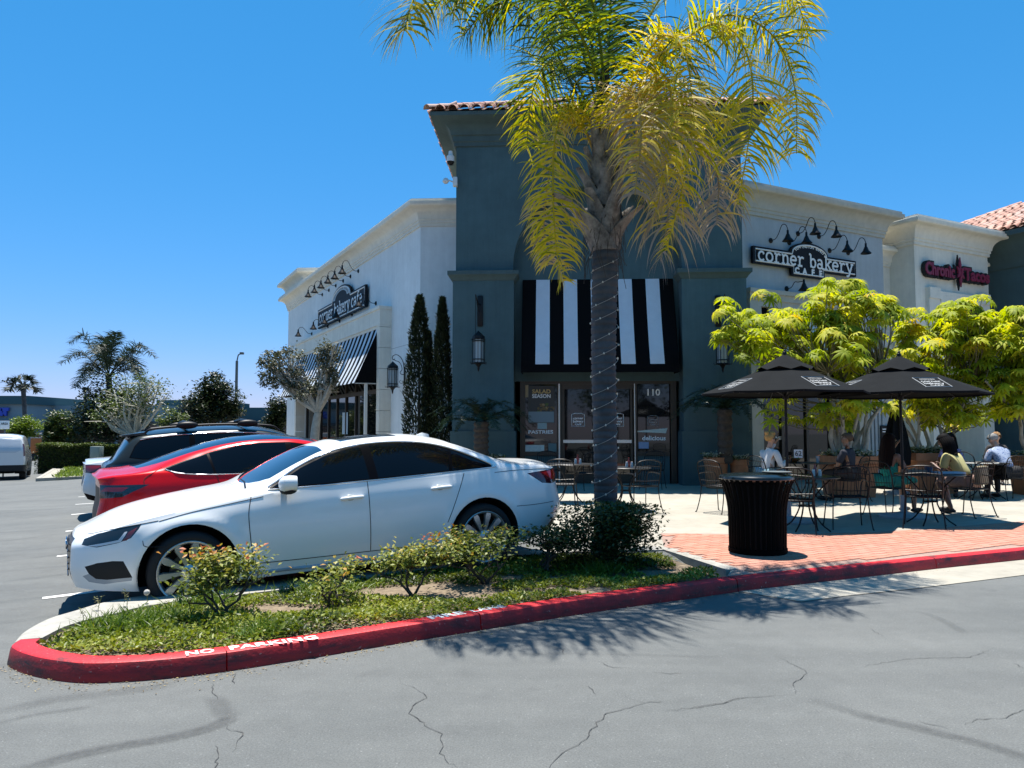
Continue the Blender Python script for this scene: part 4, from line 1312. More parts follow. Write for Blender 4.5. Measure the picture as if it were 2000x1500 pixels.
# ---------------------------------------------------------------- the grey right wing
o_ = W(1452, 650, 20.9)
Rw = Fr((o_.x, o_.y), (Rdir.x, Rdir.y), (0.468, -0.8837))
rE = Rw.px(1726, 560)[0]
zrb = Rw.px(1726, 466)[1]
zrt = zrb + 0.80
rwing = thing('bakery_wing', 'grey stucco front wing with black bakery sign and striped awning, right of the teal tower', 'building', Rw.p(rE / 2, 0, 0))
wl = MB()
u0 = Rw.px(1480, 700)[0]; u1 = Rw.px(1668, 700)[0]
zro = Rw.px(1500, 598)[1]
Rw.box(wl, -0.35, u0, -0.4, 0, PL - .1, zrt - .05); Rw.box(wl, u0, u1, -0.4, 0, zro, zrt - .05); Rw.box(wl, u1, rE, -0.4, 0, PL - .1, zrt - .05)
Rw.box(wl, rE - 0.4, rE - .001, -3, -0.4, PL - .1, zrt - .05)
part('wall', wl, ST_G, rwing, smooth=30, world=True)
cp = [Rw.p(-0.35, 0, 0), Rw.p(rE, 0, 0), Rw.p(rE, -3, 0)]
part('cornice', sweep([(p.x, p.y) for p in cp], cornice_prof(zrb, 1.06, 0.44)), ST_GC, rwing, smooth=40, world=True)
tp = MB().add([Rw.p(-2, 0, zrt - .1), Rw.p(rE, 0, zrt - .1), Rw.p(rE, -8, zrt - .1), Rw.p(-2, -8, zrt - .1)], [(0, 1, 2, 3)])
part('roof', tp, CONC, rwing, smooth=None, world=True)
sr = MB(); zsu = Rw.sub(.15).px(1465, 562)[1]; s0 = Rw.sub(.15).px(1465, 600)[0]; s1 = Rw.sub(.15).px(1690, 600)[0]
Rw.box(sr, s0, u0 + .02, 0, 0.15, PL, zsu - .12); Rw.box(sr, u1 - .02, s1, 0, 0.15, PL, zsu - .12)
Rw.box(sr, u0 + .02, u1 - .02, 0, 0.15, zro - .05, zsu - .12)
Rw.box(sr, s0 - .06, s1 + .06, 0, 0.24, zsu - .12, zsu); Rw.box(sr, s0 - .03, s1 + .03, 0, 0.19, zsu - .30, zsu - .12)
part('surround', sr, ST_GC, rwing, smooth=None, world=True)
fl = MB()
for k in range(5):
    a = s1 + 0.08 + k * 0.17
    Rw.box(fl, a, a + 0.10, 0, 0.06, PL, zsu - .5)
part('pilaster', fl, ST_G, rwing, smooth=None, world=True)
striped_awning(Rw, u0 + .05, u1 - .05, 0.02, 0.95, zro - .06, zro - 1.75, 11, True, rwing, valance=0.15)
fm = MB(); zk = PL + .5
for z0, z1 in ((PL, PL + .12), (2.7, 2.82), (zro - .2, zro)):
    Rw.box(fm, u0, u1, -0.2, -0.06, z0, z1)
cols = [u0 + (u1 - u0) * i / 4 for i in range(5)]
for t in cols:
    Rw.box(fm, t - .05, t + .05, -.195, -.065, PL + .12, zro - .2)
part('window_frame', fm, BRONZE, rwing, smooth=None, world=True)
for a, b in zip(cols[:-1], cols[1:]):
    for z0, z1 in ((PL + .12, 2.7), (2.82, zro - .2)):
        g = MB(); Rw.box(g, a + .05, b - .05, -.15, -.12, z0, z1); part('window', g, GLASS, rwing, smooth=None, world=True)
Rg = Rw.sub(-.12)
wtext('DINNER', Rg, 1514, 856, 7, DEC_W, rwing, o=.03, wpx=26)
# right sign
Rs = Rw.sub(0.16)
a0 = Rs.px(1471, 497)[0]; a1 = Rs.px(1672, 525)[0]
zt1 = Rs.px(1474, 480)[1]; zb1_ = Rs.px(1474, 513.5)[1]
b0 = Rs.px(1546, 520)[0]; b1 = Rs.px(1611, 530)[0]; zb2_ = Rs.px(1550, 538)[1]
c0 = Rs.px(1544, 489)[0]; c1 = Rs.px(1617, 503)[0]; cc, cr_ = (c0 + c1) / 2, (c1 - c0) / 2
zpk = Rs.px(1577, 474.5)[1]
outl = [(a0, zb1_), (b0, zb1_), (b0, zb2_), (b1, zb2_), (b1, zb1_), (a1, zb1_), (a1, zt1)] + [(cc + cr_ * math.cos(PI * i / 14), zt1 + (zpk - zt1) * math.sin(PI * i / 14)) for i in range(15)] + [(a0, zt1)]
sgn = wall_sign(Rw, outl, 0.07, 'wall_sign', 'black arched sign reading corner bakery CAFE on the grey front wing', bw=0.045)
q = Rw.p((a0 + a1) / 2, 0.18, (zt1 + zb1_) / 2 - .02)
RM = Matrix(((Rw.d.x, 0, Rw.n.x, q.x), (Rw.d.y, 0, Rw.n.y, q.y), (0, 1, 0, q.z), (0, 0, 0, 1)))
part('lettering', stroke_text('corner bakery', RM, (a1 - a0) * 0.925, (zt1 - zb1_) * 0.56, 0.125), SIGN_W, sgn, smooth=40, world=True)
zc_ = Rs.px(1578, 534.2)[1]
for ch_, px_ in zip('CAFE', (1556, 1571, 1587, 1602)):
    wtext(ch_, Rs, px_, 532.0 + (px_ - 1578) * .145, 12, SIGN_W, sgn, o=.012, offset=.012, extrude=.01)
q = Rw.p(cc, 0.165, zt1 - .02)
CM = Matrix(((Rw.d.x, 0, Rw.n.x, q.x), (Rw.d.y, 0, Rw.n.y, q.y), (0, 1, 0, q.z), (0, 0, 0, 1)))
arch_text('HUNTINGTON BEACH', CM, cr_ * 0.82, 155, 25, 0.12, SIGN_W, sgn, ry=(zpk - zt1) / cr_ * 0.86)
for i, (a, b) in enumerate([(1505, 470), (1541, 474), (1558, 456.5), (1599, 462), (1620, 489.5), (1656, 494)]):
    gooseneck(Rw, a, b, 'black gooseneck lamp, %s counted from the tower above the front wing sign' % ['first', 'second', 'third', 'fourth', 'fifth', 'sixth'][i], 'gooseneck lamps above the front wing sign')
for i, (a, b) in enumerate([(1536, 564), (1647, 576)]):
    gooseneck(Rw, a, b, 'small black lamp on an arm over the front wing awning, %s the tower' % ['nearer', 'farther from'][i], 'small lamps over the front awning', rise=.12)
# tower lanterns
for px_, label in ((938, 'black caged lantern hanging on the teal pier left of the entrance'), (1402, 'black caged lantern hanging on the teal pier right of the entrance')):
    t, z = T.sub(0.07).px(px_, 607); p = T.sub(0.07).p(t, 0, z)
    sg = -1 if px_ < 1000 else 1
    ln = thing('wall_lantern', label, 'lantern', p, math.atan2(T.d.y, T.d.x), 'wall lanterns')
    part('wall_plate', MB().bevbox(-0.075, 0.075, -0.06, 0, -0.42, 0.40, 0.03), BLACK, ln)
    br = MB()
    br.tube(spline([(0, -.05, .16), (0.02 * sg, -.2, .14), (.05 * sg, -.38, .20), (.08 * sg, -.47, .34)], 12), 0.016, 6)
    br.tube(spline([(0, -.05, -.05), (0.03 * sg, -.2, .02), (.06 * sg, -.36, .16)], 8), 0.011, 6)
    br.tube([(.08 * sg, -.47, .36), (.08 * sg, -.47, -.72)], 0.008, 5)
    part('bracket', br, BLACK, ln)
    lp_ = thing('x', 'x', 'x'); bpy.data.objects.remove(lp_)
    lantern_parts(ln, -1.42, 0.78, 0.16, -0.47)
# security cameras on the tower's left edge
CAMW = mat('camera_white', (0.62, 0.63, 0.62), 0.4)
p = W(880, 310, 19.95)
sc = thing('security_camera', 'white dome security camera under the tower eave', 'security camera', p, group='security cameras on the tower')
part('housing', MB().lathe([(0, .20), (.05, .20), (.06, .10), (.10, .06), (.105, -.06), (.10, -.08)], 16), CAMW, sc)
part('lens', MB().lathe([(.095, -.08), (.085, -.13), (.05, -.17), (0, -.185)], 16), BLACK, sc)
p = W(887, 356, 20.15)
sc = thing('security_camera', 'white box security camera with small dome on the tower edge below the eave', 'security camera', p, group='security cameras on the tower')
part('housing', MB().bevbox(-.03, .09, -.10, .05, -.12, .12, .01), CAMW, sc)
br = MB().tube([(-.03, -.03, 0), (-.12, -.05, .03), (-.2, -.05, .05)], .02, 8); part('arm', br, CAMW, sc)
part('dome', MB().lathe([(0, .07), (.05, .06), (.085, 0), (.085, -.03), (.05, -.075), (0, -.085)], 14, 0, Matrix.Translation((-.22, -.05, .03))), CAMW, sc)

# ---------------------------------------------------------------- the cream taco shop
Cf = Rw.sub(0.25)
v0 = Cf.px(1789, 600)[0]; v1 = Cf.px(1932, 600)[0]
zkb = Cf.px(1789, 478)[1]
shop = thing('taco_shop', 'cream stucco shop front with heavy cornice and dark red sign lettering', 'building', Cf.p((v0 + v1) / 2, 0, 0))
wl = MB(); zkt = zkb + .80
d0 = Cf.px(1839, 640)[0]; d1 = Cf.px(1908, 640)[0]; zd = Cf.px(1839, 592)[1]
Cf.box(wl, v0, d0, -3, 0, PL - .1, zkt - .05); Cf.box(wl, d0, d1, -3, 0, zd, zkt - .05); Cf.box(wl, d1, v1, -3, 0, PL - .1, zkt - .05)
Cf.box(wl, d0, d1, -1.2, -1.0, PL, zd)
Rw.box(wl, rE + .002, rE + 6.0, -1.0, -0.62, PL - .1, Rw.sub(-.62).px(1750, 500)[1] + .2)
vE = Rw.sub(-.5).px(1968, 560)[0]
Rw.box(wl, v1 - .3, vE, -1.2, -0.5, PL - .1, Rw.sub(-.5).px(1945, 560)[1] + .3)
part('wall', wl, ST_C, shop, smooth=30, world=True)
cp = [Cf.p(v0, -3, 0), Cf.p(v0, 0, 0), Cf.p(v1, 0, 0), Cf.p(v1, -3, 0)]
part('cornice', sweep([(p.x, p.y) for p in cp], cornice_prof(zkb, 1.1, 0.45)), ST_C, shop, smooth=40, world=True)
zq = Rw.sub(-.62).px(1728, 521)[1]
part('cornice', sweep([(p.x, p.y) for p in (Rw.p(rE, -.62, 0), Rw.p(v0 + .01, -.62, 0))], cornice_prof(zq, 0.82, 0.40)), ST_C, shop, smooth=40, world=True)
zq = Rw.sub(-.5).px(1940, 553)[1]
part('cornice', sweep([(p.x, p.y) for p in (Rw.p(v1 - .01, -.5, 0), Rw.p(vE, -.5, 0), Rw.p(vE, -2, 0))], cornice_prof(zq, 0.86, 0.42)), ST_C, shop, smooth=40, world=True)
sr = MB(); e0 = Cf.px(1810, 640)[0]; e1 = Cf.px(1928, 640)[0]; zh = Cf.px(1820, 563)[1]
Cf.box(sr, e0, d0, 0, .12, PL, zh - .35); Cf.box(sr, d1, e1, 0, .12, PL, zh - .35); Cf.box(sr, e0, e1, 0, .12, zd, zh - .15) if False else None
Cf.box(sr, e0, e0 + .55, 0, .16, zh - .35, zh); Cf.box(sr, e1 - .55, e1, 0, .16, zh - .35, zh); Cf.box(sr, e0 + .55, e1 - .55, 0, .16, zd - .02, zh - .10)
Cf.box(sr, d0 - .001, e0 + .55, 0.0, .155, zd - .02, zh - .35) if e0 + .55 > d0 else None
part('surround', sr, ST_C, shop, smooth=None, world=True)
aw = MB(); aw.add([Cf.p(d0, .0, zd - .05), Cf.p(d1, .0, zd - .05), Cf.p(d1, .5, zd - .75), Cf.p(d0, .5, zd - .75), Cf.p(d1, .5, zd - 1.0), Cf.p(d0, .5, zd - 1.0)], [(0, 1, 2, 3), (3, 2, 4, 5)])
part('awning', aw, mat('awning_red', (0.085, 0.012, 0.016), 0.85), shop, smooth=None, world=True)
fm = MB(); g = MB(); Cf.box(fm, d0, d1, -.98, -.9, PL, PL + .15); Cf.box(fm, (d0 + d1) / 2 - .05, (d0 + d1) / 2 + .05, -.98, -.9, PL, zd)
Cf.box(g, d0, d1, -.99, -.96, PL, zd)
part('window_frame', fm, BRONZE, shop, smooth=None, world=True); part('window', g, GLASS, shop, smooth=None, world=True)
# its sign
MAG = mat('sign_magenta', (0.21, 0.022, 0.058), 0.45); 
t, z = Cf.px(1868, 533)
ts = thing('shop_sign', 'chunky dark red letters reading Chronic Tacos with a star leaf, on black backing', 'sign', Cf.p(t, 0.05, z))
for k_, (m, off, o, ex, nm) in enumerate(((BLACK_M, .075, .09, .07, 'backing'), (MAG, .020, .17, .02, 'lettering'))):
    for txt, cx, cy, wpx in (('Chronic', 1835, 528.5, 56), ('Tacos', 1907, 540, 48)):
        tt, z2 = Cf.sub(.15).px(cx, cy)
        mb = text_mesh(txt, 0.54, ex, off, 1.0 if k_ else .98)
        w0 = max(p[0] for p in mb.v) - min(p[0] for p in mb.v); kx = (Cf.px(cx + wpx / 2, cy)[0] - Cf.px(cx - wpx / 2, cy)[0]) / w0
        if k_ == 0: kx *= 1.0
        M = wall_M(Cf, tt, o, z2)
        mb.v = [tuple(M @ Vector((p[0] * kx, p[1] * (1.0 - 0.10 * abs(p[0])) if False else p[1], p[2]))) for p in mb.v]
        part(nm, mb, m, ts, smooth=None, world=True)
    tt, z2 = Cf.sub(.15).px(1872.5, 533); M = wall_M(Cf, tt, o + .012, z2); st = MB()
    for i, L in enumerate((.50, .26, .15, .26, .48, .26, .15, .26)):
        a = PI / 2 + 2 * PI * i / 8; L += 0.10 if k_ == 0 else 0.0; w = 0.055 + (.035 if k_ == 0 else 0)
        ca, sa = math.cos(a), math.sin(a)
        q = [(0, 0), (L * .5 * ca - w * sa, L * .5 * sa + w * ca), (L * ca, L * sa), (L * .5 * ca + w * sa, L * .5 * sa - w * ca)]
        st.prism([M @ Vector((x, y, i * 0.0012)) for x, y in q], Cf.n * (.04 + .001 * i))
    part('star_leaf', st, m, ts, smooth=None, world=True)

# ---------------------------------------------------------------- the second teal tower at the right edge
pe = W(2000, 441, 25.0)
P0 = Vector((pe.x, pe.y)) - Ldir * 2.4
s_ = 9.0
zE = pe.z
eav = [P0, P0 + Ldir * s_, P0 + Ldir * s_ + Rdir * s_, P0 + Rdir * s_]
tow2 = thing('teal_tower', 'dark teal tower with sunlit terracotta tile roof behind the taco shop', 'building', (P0.x + 4, P0.y + 6, 0))
inn = [P0 + Ldir * .6 + Rdir * .6, P0 + Ldir * (s_ - .6) + Rdir * .6, P0 + Ldir * (s_ - .6) + Rdir * (s_ - .6), P0 + Ldir * .6 + Rdir * (s_ - .6)]
part('wall', MB().prism([(p.x, p.y, PL) for p in inn], (0, 0, zE - 0.55 - PL)), ST_T, tow2, smooth=None, world=True)
lp2 = [(p.x, p.y) for p in (inn[0], inn[3], inn[2], inn[1])]
part('cornice', sweep(lp2, [(0, zE - 1.2), (.06, zE - 1.2), (.06, zE - 1.0), (.1, zE - .9), (.25, zE - .5), (.5, zE - .22), (.6, zE - .2), (.6, zE - .03), (-.3, zE - .02)], closed=True), ST_T2, tow2, smooth=40, world=True)
e3 = [Vector((p.x, p.y, zE)) for p in eav]; ap = Vector(((eav[0].x + eav[2].x) / 2, (eav[0].y + eav[2].y) / 2, zE + 2.0))
r2 = part('roof', MB().add(e3 + [ap], [(0, 1, 4), (1, 2, 4), (2, 3, 4), (3, 0, 4)]), ROOFB, tow2, smooth=None, world=True)
def vis(p):
    u = p.x / p.y * FOC + 1000
    return u > 2060
roof_face_tiles(r2, tow2, e3[1], e3[0], ap, 12, pitch=0.30, step=0.37, skip=vis)
hip_tiles(r2, tow2, e3[1], ap, 16)
# ================================================================ THE CARS
def pchip(pts):
    xs = np.array([p[0] for p in pts], float); ys = np.array([p[1] for p in pts], float)
    h = np.diff(xs); dl = np.diff(ys) / h
    d = np.zeros(len(xs))
    for i in range(1, len(xs) - 1):
        if dl[i - 1] * dl[i] > 0:
            w1, w2 = 2 * h[i] + h[i - 1], h[i] + 2 * h[i - 1]
            d[i] = (w1 + w2) / (w1 / dl[i - 1] + w2 / dl[i])
    d[0], d[-1] = dl[0], dl[-1]
    def f(x):
        i = int(np.clip(np.searchsorted(xs, x) - 1, 0, len(h) - 1))
        x = min(max(x, xs[0]), xs[-1])
        t = (x - xs[i]) / h[i]
        return ((2 * t**3 - 3 * t**2 + 1) * ys[i] + (t**3 - 2 * t**2 + t) * h[i] * d[i] + (-2 * t**3 + 3 * t**2) * ys[i + 1] + (t**3 - t**2) * h[i] * d[i + 1])
    return f
RUB = mat('tyre_rubber', (0.013, 0.013, 0.014), 0.85, bump=0.1, bscale=120)
WELL = mat('wheel_well', (0.004, 0.004, 0.004), 0.95)
RIM_S = mat('rim_silver', (0.50, 0.50, 0.49), 0.32, metal=0.75)
RIM_D = mat('rim_dark', (0.05, 0.05, 0.055), 0.35, metal=0.6)
CGLASS = mat('car_glass', (0.002, 0.0025, 0.004), 0.02, spec=0.28)
WSHIELD = mat('windscreen_glass', (0.006, 0.014, 0.024), 0.02, spec=1.0)
TRIM_B = mat('trim_black', (0.003, 0.003, 0.004), 0.22, spec=0.06)
CHROME = mat('chrome', (0.62, 0.63, 0.65), 0.12, metal=1.0)
LENS = mat('lamp_lens', (0.10, 0.12, 0.14), 0.05, spec=1.0)
LENS_D = mat('lamp_dark', (0.016, 0.019, 0.023), 0.06, spec=0.9)
LENS_W = mat('lamp_bar', (0.55, 0.58, 0.62), 0.12, spec=0.9)
LENS_R = mat('lamp_red', (0.30, 0.008, 0.010), 0.08, spec=0.9)
LENS_RD = mat('lamp_red_dark', (0.07, 0.006, 0.010), 0.06, spec=0.9)
GAP = mat('panel_gap', (0.012, 0.012, 0.013), 0.9)
def paint(name, col, rough=0.28, metal=0.0, coat=1.0):
    return mat(name, col, rough, metal, coat=coat, spec=0.5)

def car_half(s):
    """half shell (y<0) as bmesh. s: dict of curves"""
    L = s['L']
    F = {k: pchip(v) for k, v in s.items() if isinstance(v, list) and v and isinstance(v[0], tuple) and len(v[0]) == 2 and k in ('w', 'zb', 'zbelt', 'w4', 'zt', 'zr', 'wr', 'zcr')}
    fx = pchip(s['frontx']); rx = pchip(s['rearx'])
    n = int(L / 0.04)
    rows = []
    wheels = s['wheels']; Ra = s['arch']
    def section(x):
        w = F['w'](x); zb = F['zb'](x); zbl = F['zbelt'](x); w4 = F['w4'](x) * w; zt = F['zt'](x); zr = F['zr'](x); wr = F['wr'](x); zc = F['zcr'](x)
        zm = zb + (zc - zb) * 0.55
        k0 = s.get('tuck', 0.90)
        P = [(w * k0, zb), (w * 0.965, zb + 0.09), (w * 0.995, zm), (w * s.get('k3', 0.985), zc), (w4, zbl)]
        q = spline([(a, b, 0) for a, b in P], 26)
        pts = [(p.x, p.y) for p in q]
        for i in range(1, 13):
            t = i / 12
            b = 0.018 * math.sin(PI * t) * s.get('bulge', 1)
            pts.append((w4 + (wr - w4) * t + b, zbl + (zr - zbl) * t + b * .3))
        e = s.get('crown', 2.4)
        for i in range(1, 15):
            y = wr * (1 - i / 14)
            pts.append((y, zr + (zt - zr) * (1 - (y / wr) ** e)))
        A = np.array(pts)
        for it in range(2):
            B = A.copy()
            lo, hi = 36, 41
            B[lo:hi] = 0.25 * A[lo - 1:hi - 1] + 0.5 * A[lo:hi] + 0.25 * A[lo + 1:hi + 1]
            A = B
        return A
    xs = list(np.linspace(0, L, n + 1))
    for x in xs:
        A = section(x)
        R = []
        for (y, z) in A:
            if s.get('flare', 0.02):
                for xw, zw in wheels:
                    r = math.hypot(x - xw, z - zw)
                    if z < F['zbelt'](x) - 0.02 and y > 0.5:
                        y += s.get('flare', 0.02) * math.exp(-((r - Ra - 0.035) / 0.05) ** 2) * min(1, max(0, (F['zbelt'](x) - 0.02 - z) / .12))
            a = max(0, 1 - x / 0.55) ** 2; b = max(0, 1 - (L - x) / 0.5) ** 2
            xx = x + fx(z) * a + rx(z) * b
            R.append((xx, -y, z))
        rows.append(R)
    def caps(R, sg):
        out = []
        for f, d in ((0.8, 0.012), (0.55, 0.026), (0.28, 0.034), (0.0, 0.036)):
            out.append([(p[0] + sg * d, p[1] * f, p[2]) for p in R])
        return out
    rows = caps(rows[0], -1)[::-1] + rows + caps(rows[-1], 1)
    bm = bmesh.new()
    V = [[bm.verts.new(p) for p in R] for R in rows]
    k = len(rows[0])
    for i in range(len(rows) - 1):
        for j in range(k - 1):
            try:
                bm.faces.new((V[i][j], V[i][j + 1], V[i + 1][j + 1], V[i + 1][j]))
            except ValueError:
                pass
    bmesh.ops.remove_doubles(bm, verts=bm.verts, dist=1e-4)
    bmesh.ops.recalc_face_normals(bm, faces=bm.faces)
    # make normals point outwards
    bm.normal_update()
    sm = sum(f.normal.y for f in bm.faces if f.calc_center_median().y < -0.6)
    if sm > 0:
        bmesh.ops.reverse_faces(bm, faces=bm.faces)
    bm.normal_update()
    return bm
PROJ = {'side': (lambda p: (p.x, p.z), Vector((0, 1, 0)), lambda c, nn: nn.y < -0.15),
        'top': (lambda p: (p.x, p.y), Vector((0, 0, 1)), lambda c, nn: nn.z > 0.12),
        'front': (lambda p: (p.y, p.z), Vector((1, 0, 0)), lambda c, nn: nn.x < -0.2),
        'rear': (lambda p: (p.y, p.z), Vector((1, 0, 0)), lambda c, nn: nn.x > 0.15)}
U3 = {'side': (Vector((1, 0, 0)), Vector((0, 0, 1))), 'top': (Vector((1, 0, 0)), Vector((0, 1, 0))), 'front': (Vector((0, 1, 0)), Vector((0, 0, 1))), 'rear': (Vector((0, 1, 0)), Vector((0, 0, 1)))}
# a slanted view from the front corner, for lamps that wrap round it
_a = R_(40)
PROJ['fcor'] = (lambda p: (p.x * math.cos(_a) - p.y * math.sin(_a) * -1, p.z), None, lambda c, nn: nn.x * -math.sin(_a) + nn.y * -math.cos(_a) > 0.1)
def cut(bm, pid, poly, proj, lay, extra=None):
    f2, dirn, flt = PROJ[proj]
    a3, b3 = U3[proj]
    x0, x1 = min(p[0] for p in poly), max(p[0] for p in poly); y0, y1 = min(p[1] for p in poly), max(p[1] for p in poly)
    def cand():
        out = []
        for f in bm.faces:
            c = f.calc_center_median()
            if not flt(c, f.normal) or (extra and not extra(c)): continue
            q = [f2(v.co) for v in f.verts]
            if max(p[0] for p in q) < x0 or min(p[0] for p in q) > x1 or max(p[1] for p in q) < y0 or min(p[1] for p in q) > y1: continue
            out.append(f)
        return out
    for i in range(len(poly)):
        p, q = poly[i - 1], poly[i]
        e = Vector((q[0] - p[0], q[1] - p[1]))
        if e.length < 1e-6: continue
        nn = a3 * (-e.y) + b3 * e.x
        co = a3 * p[0] + b3 * p[1]
        fs = cand()
        if not fs: return
        # only faces that the edge's own stretch can touch
        ex0, ex1 = min(p[0], q[0]) - .06, max(p[0], q[0]) + .06; ey0, ey1 = min(p[1], q[1]) - .06, max(p[1], q[1]) + .06
        fs = [f for f in fs if ex0 < f2(f.calc_center_median())[0] < ex1 and ey0 < f2(f.calc_center_median())[1] < ey1]
        if not fs: continue
        ge = {e_ for f in fs for e_ in f.edges}; gv_ = {v for f in fs for v in f.verts}
        bmesh.ops.bisect_plane(bm, geom=list(fs) + list(ge) + list(gv_), dist=1e-5, plane_co=co, plane_no=nn.normalized())
    bm.normal_update()
    for f in cand():
        c = f2(f.calc_center_median())
        if inpoly(c[0], c[1], poly):
            f[lay] = pid
def bm_faces_mb(bm, lay, pid, mirror=0):
    """MB of the faces of one part; mirror 0: as is, 1: mirrored, 2: both"""
    mb = MB(); idx = {}
    fs = [f for f in bm.faces if f[lay] == pid]
    for sgn in ((1,), (-1,), (1, -1))[mirror]:
        idx = {}
        for f in fs:
            q = []
            for v in f.verts:
                if v.index not in idx:
                    idx[v.index] = len(mb.v); mb.v.append((v.co.x, v.co.y * sgn, v.co.z))
                q.append(idx[v.index])
            mb.f.append(tuple(q) if sgn == 1 else tuple(reversed(q))); mb.m.append(0)
    return mb
def wheel_proto(R=0.325, rr=0.235, wd=0.225, spokes=10, rim=RIM_S, spoke=RIM_S, style='taper'):
    """list of (name, mesh, rotation) for a wheel with its axis along y, outside at y = 0"""
    out = []
    MY = Matrix.Rotation(PI / 2, 4, 'X')          # lathe z -> -y ... outside towards -y
    ty = MB().lathe([(rr * 0.99, -0.012), (rr + .012, -0.002), (R - .045, 0.004), (R - .015, -0.008), (R - .003, -0.03), (R, -0.06), (R, -wd + .06), (R - .004, -wd + .03), (R - .02, -wd + .005), (rr, -wd)], 40, 0, MY)
    out.append(('tyre', ty.mesh('tyre', RUB, 50), 0))
    rm = MB().lathe([(rr + .002, -.004), (rr - .004, .001), (rr - .012, -.002), (rr - .020, -.012), (rr - .032, -.06), (rr - .035, -.17)], 40, 0, MY)
    out.append(('rim', rm.mesh('rim', rim, 50), 0))
    bd = MB().lathe([(0.0, -.085), (0.155, -.085), (0.155, -.10), (0, -.10)], 28, 0, MY)
    out.append(('brake_disc', bd.mesh('brake_disc', mat('brake_steel', (0.10, 0.10, 0.10), 0.4, metal=0.8), 30), 0))
    bk = MB().lathe([(0.0, -.12), (rr - .03, -.12)], 28, 0, MY)
    out.append(('wheel_back', bk.mesh('wheel_back', WELL, None), 0))
    hb = MB().lathe([(0, .0), (.028, .0), (.034, -.004), (.065, -.016), (.072, -.05), (.05, -.08)], 24, 0, MY)
    out.append(('hub', hb.mesh('hub', rim, 40), 0))
    sp = MB()
    r0, r1 = .05, rr - .012
    w0, w1 = (.016, .033) if style == 'taper' else (.022, .020)
    if style == 'blade': w0, w1 = .02, .05
    P = []
    for r, w, d in ((r0, w0, -.020), ((r0 + r1) * .5, (w0 + w1) * .52, -.010), (r1 * .84, w1 * 1.12, -.006), (r1, w1 * .85, -.008)):
        P.append((r, w, d))
    vs, fs = [], []
    for r, w, d in P:
        for sx, dz in ((-1, -.030), (-.8, 0), (.8, 0), (1, -.030)):
            vs.append((w * sx, -(d + dz), r))
    for i in range(3):
        for j in range(3):
            fs.append((i * 4 + j, i * 4 + j + 1, i * 4 + j + 5, i * 4 + j + 4))
    fs += [(0, 1, 2, 3), (12, 13, 14, 15)]
    sp.add(vs, fs)
    me = sp.mesh('spoke', spoke, 30)
    for k in range(spokes):
        out.append(('spoke', me, 2 * PI * (k + 0.35) / spokes))
    return out
def add_wheel(root, wp, x, y, z, flip=False):
    w = bpy.data.objects.new('wheel', None); C.objects.link(w); w.parent = root
    w.location = (x, y, z); w.rotation_euler = (0, 0, PI if flip else 0)
    for nm, me, a in wp:
        o = bpy.data.objects.new(nm, me); C.objects.link(o); o.parent = w
        o.rotation_euler = (0, a, 0)
    return w
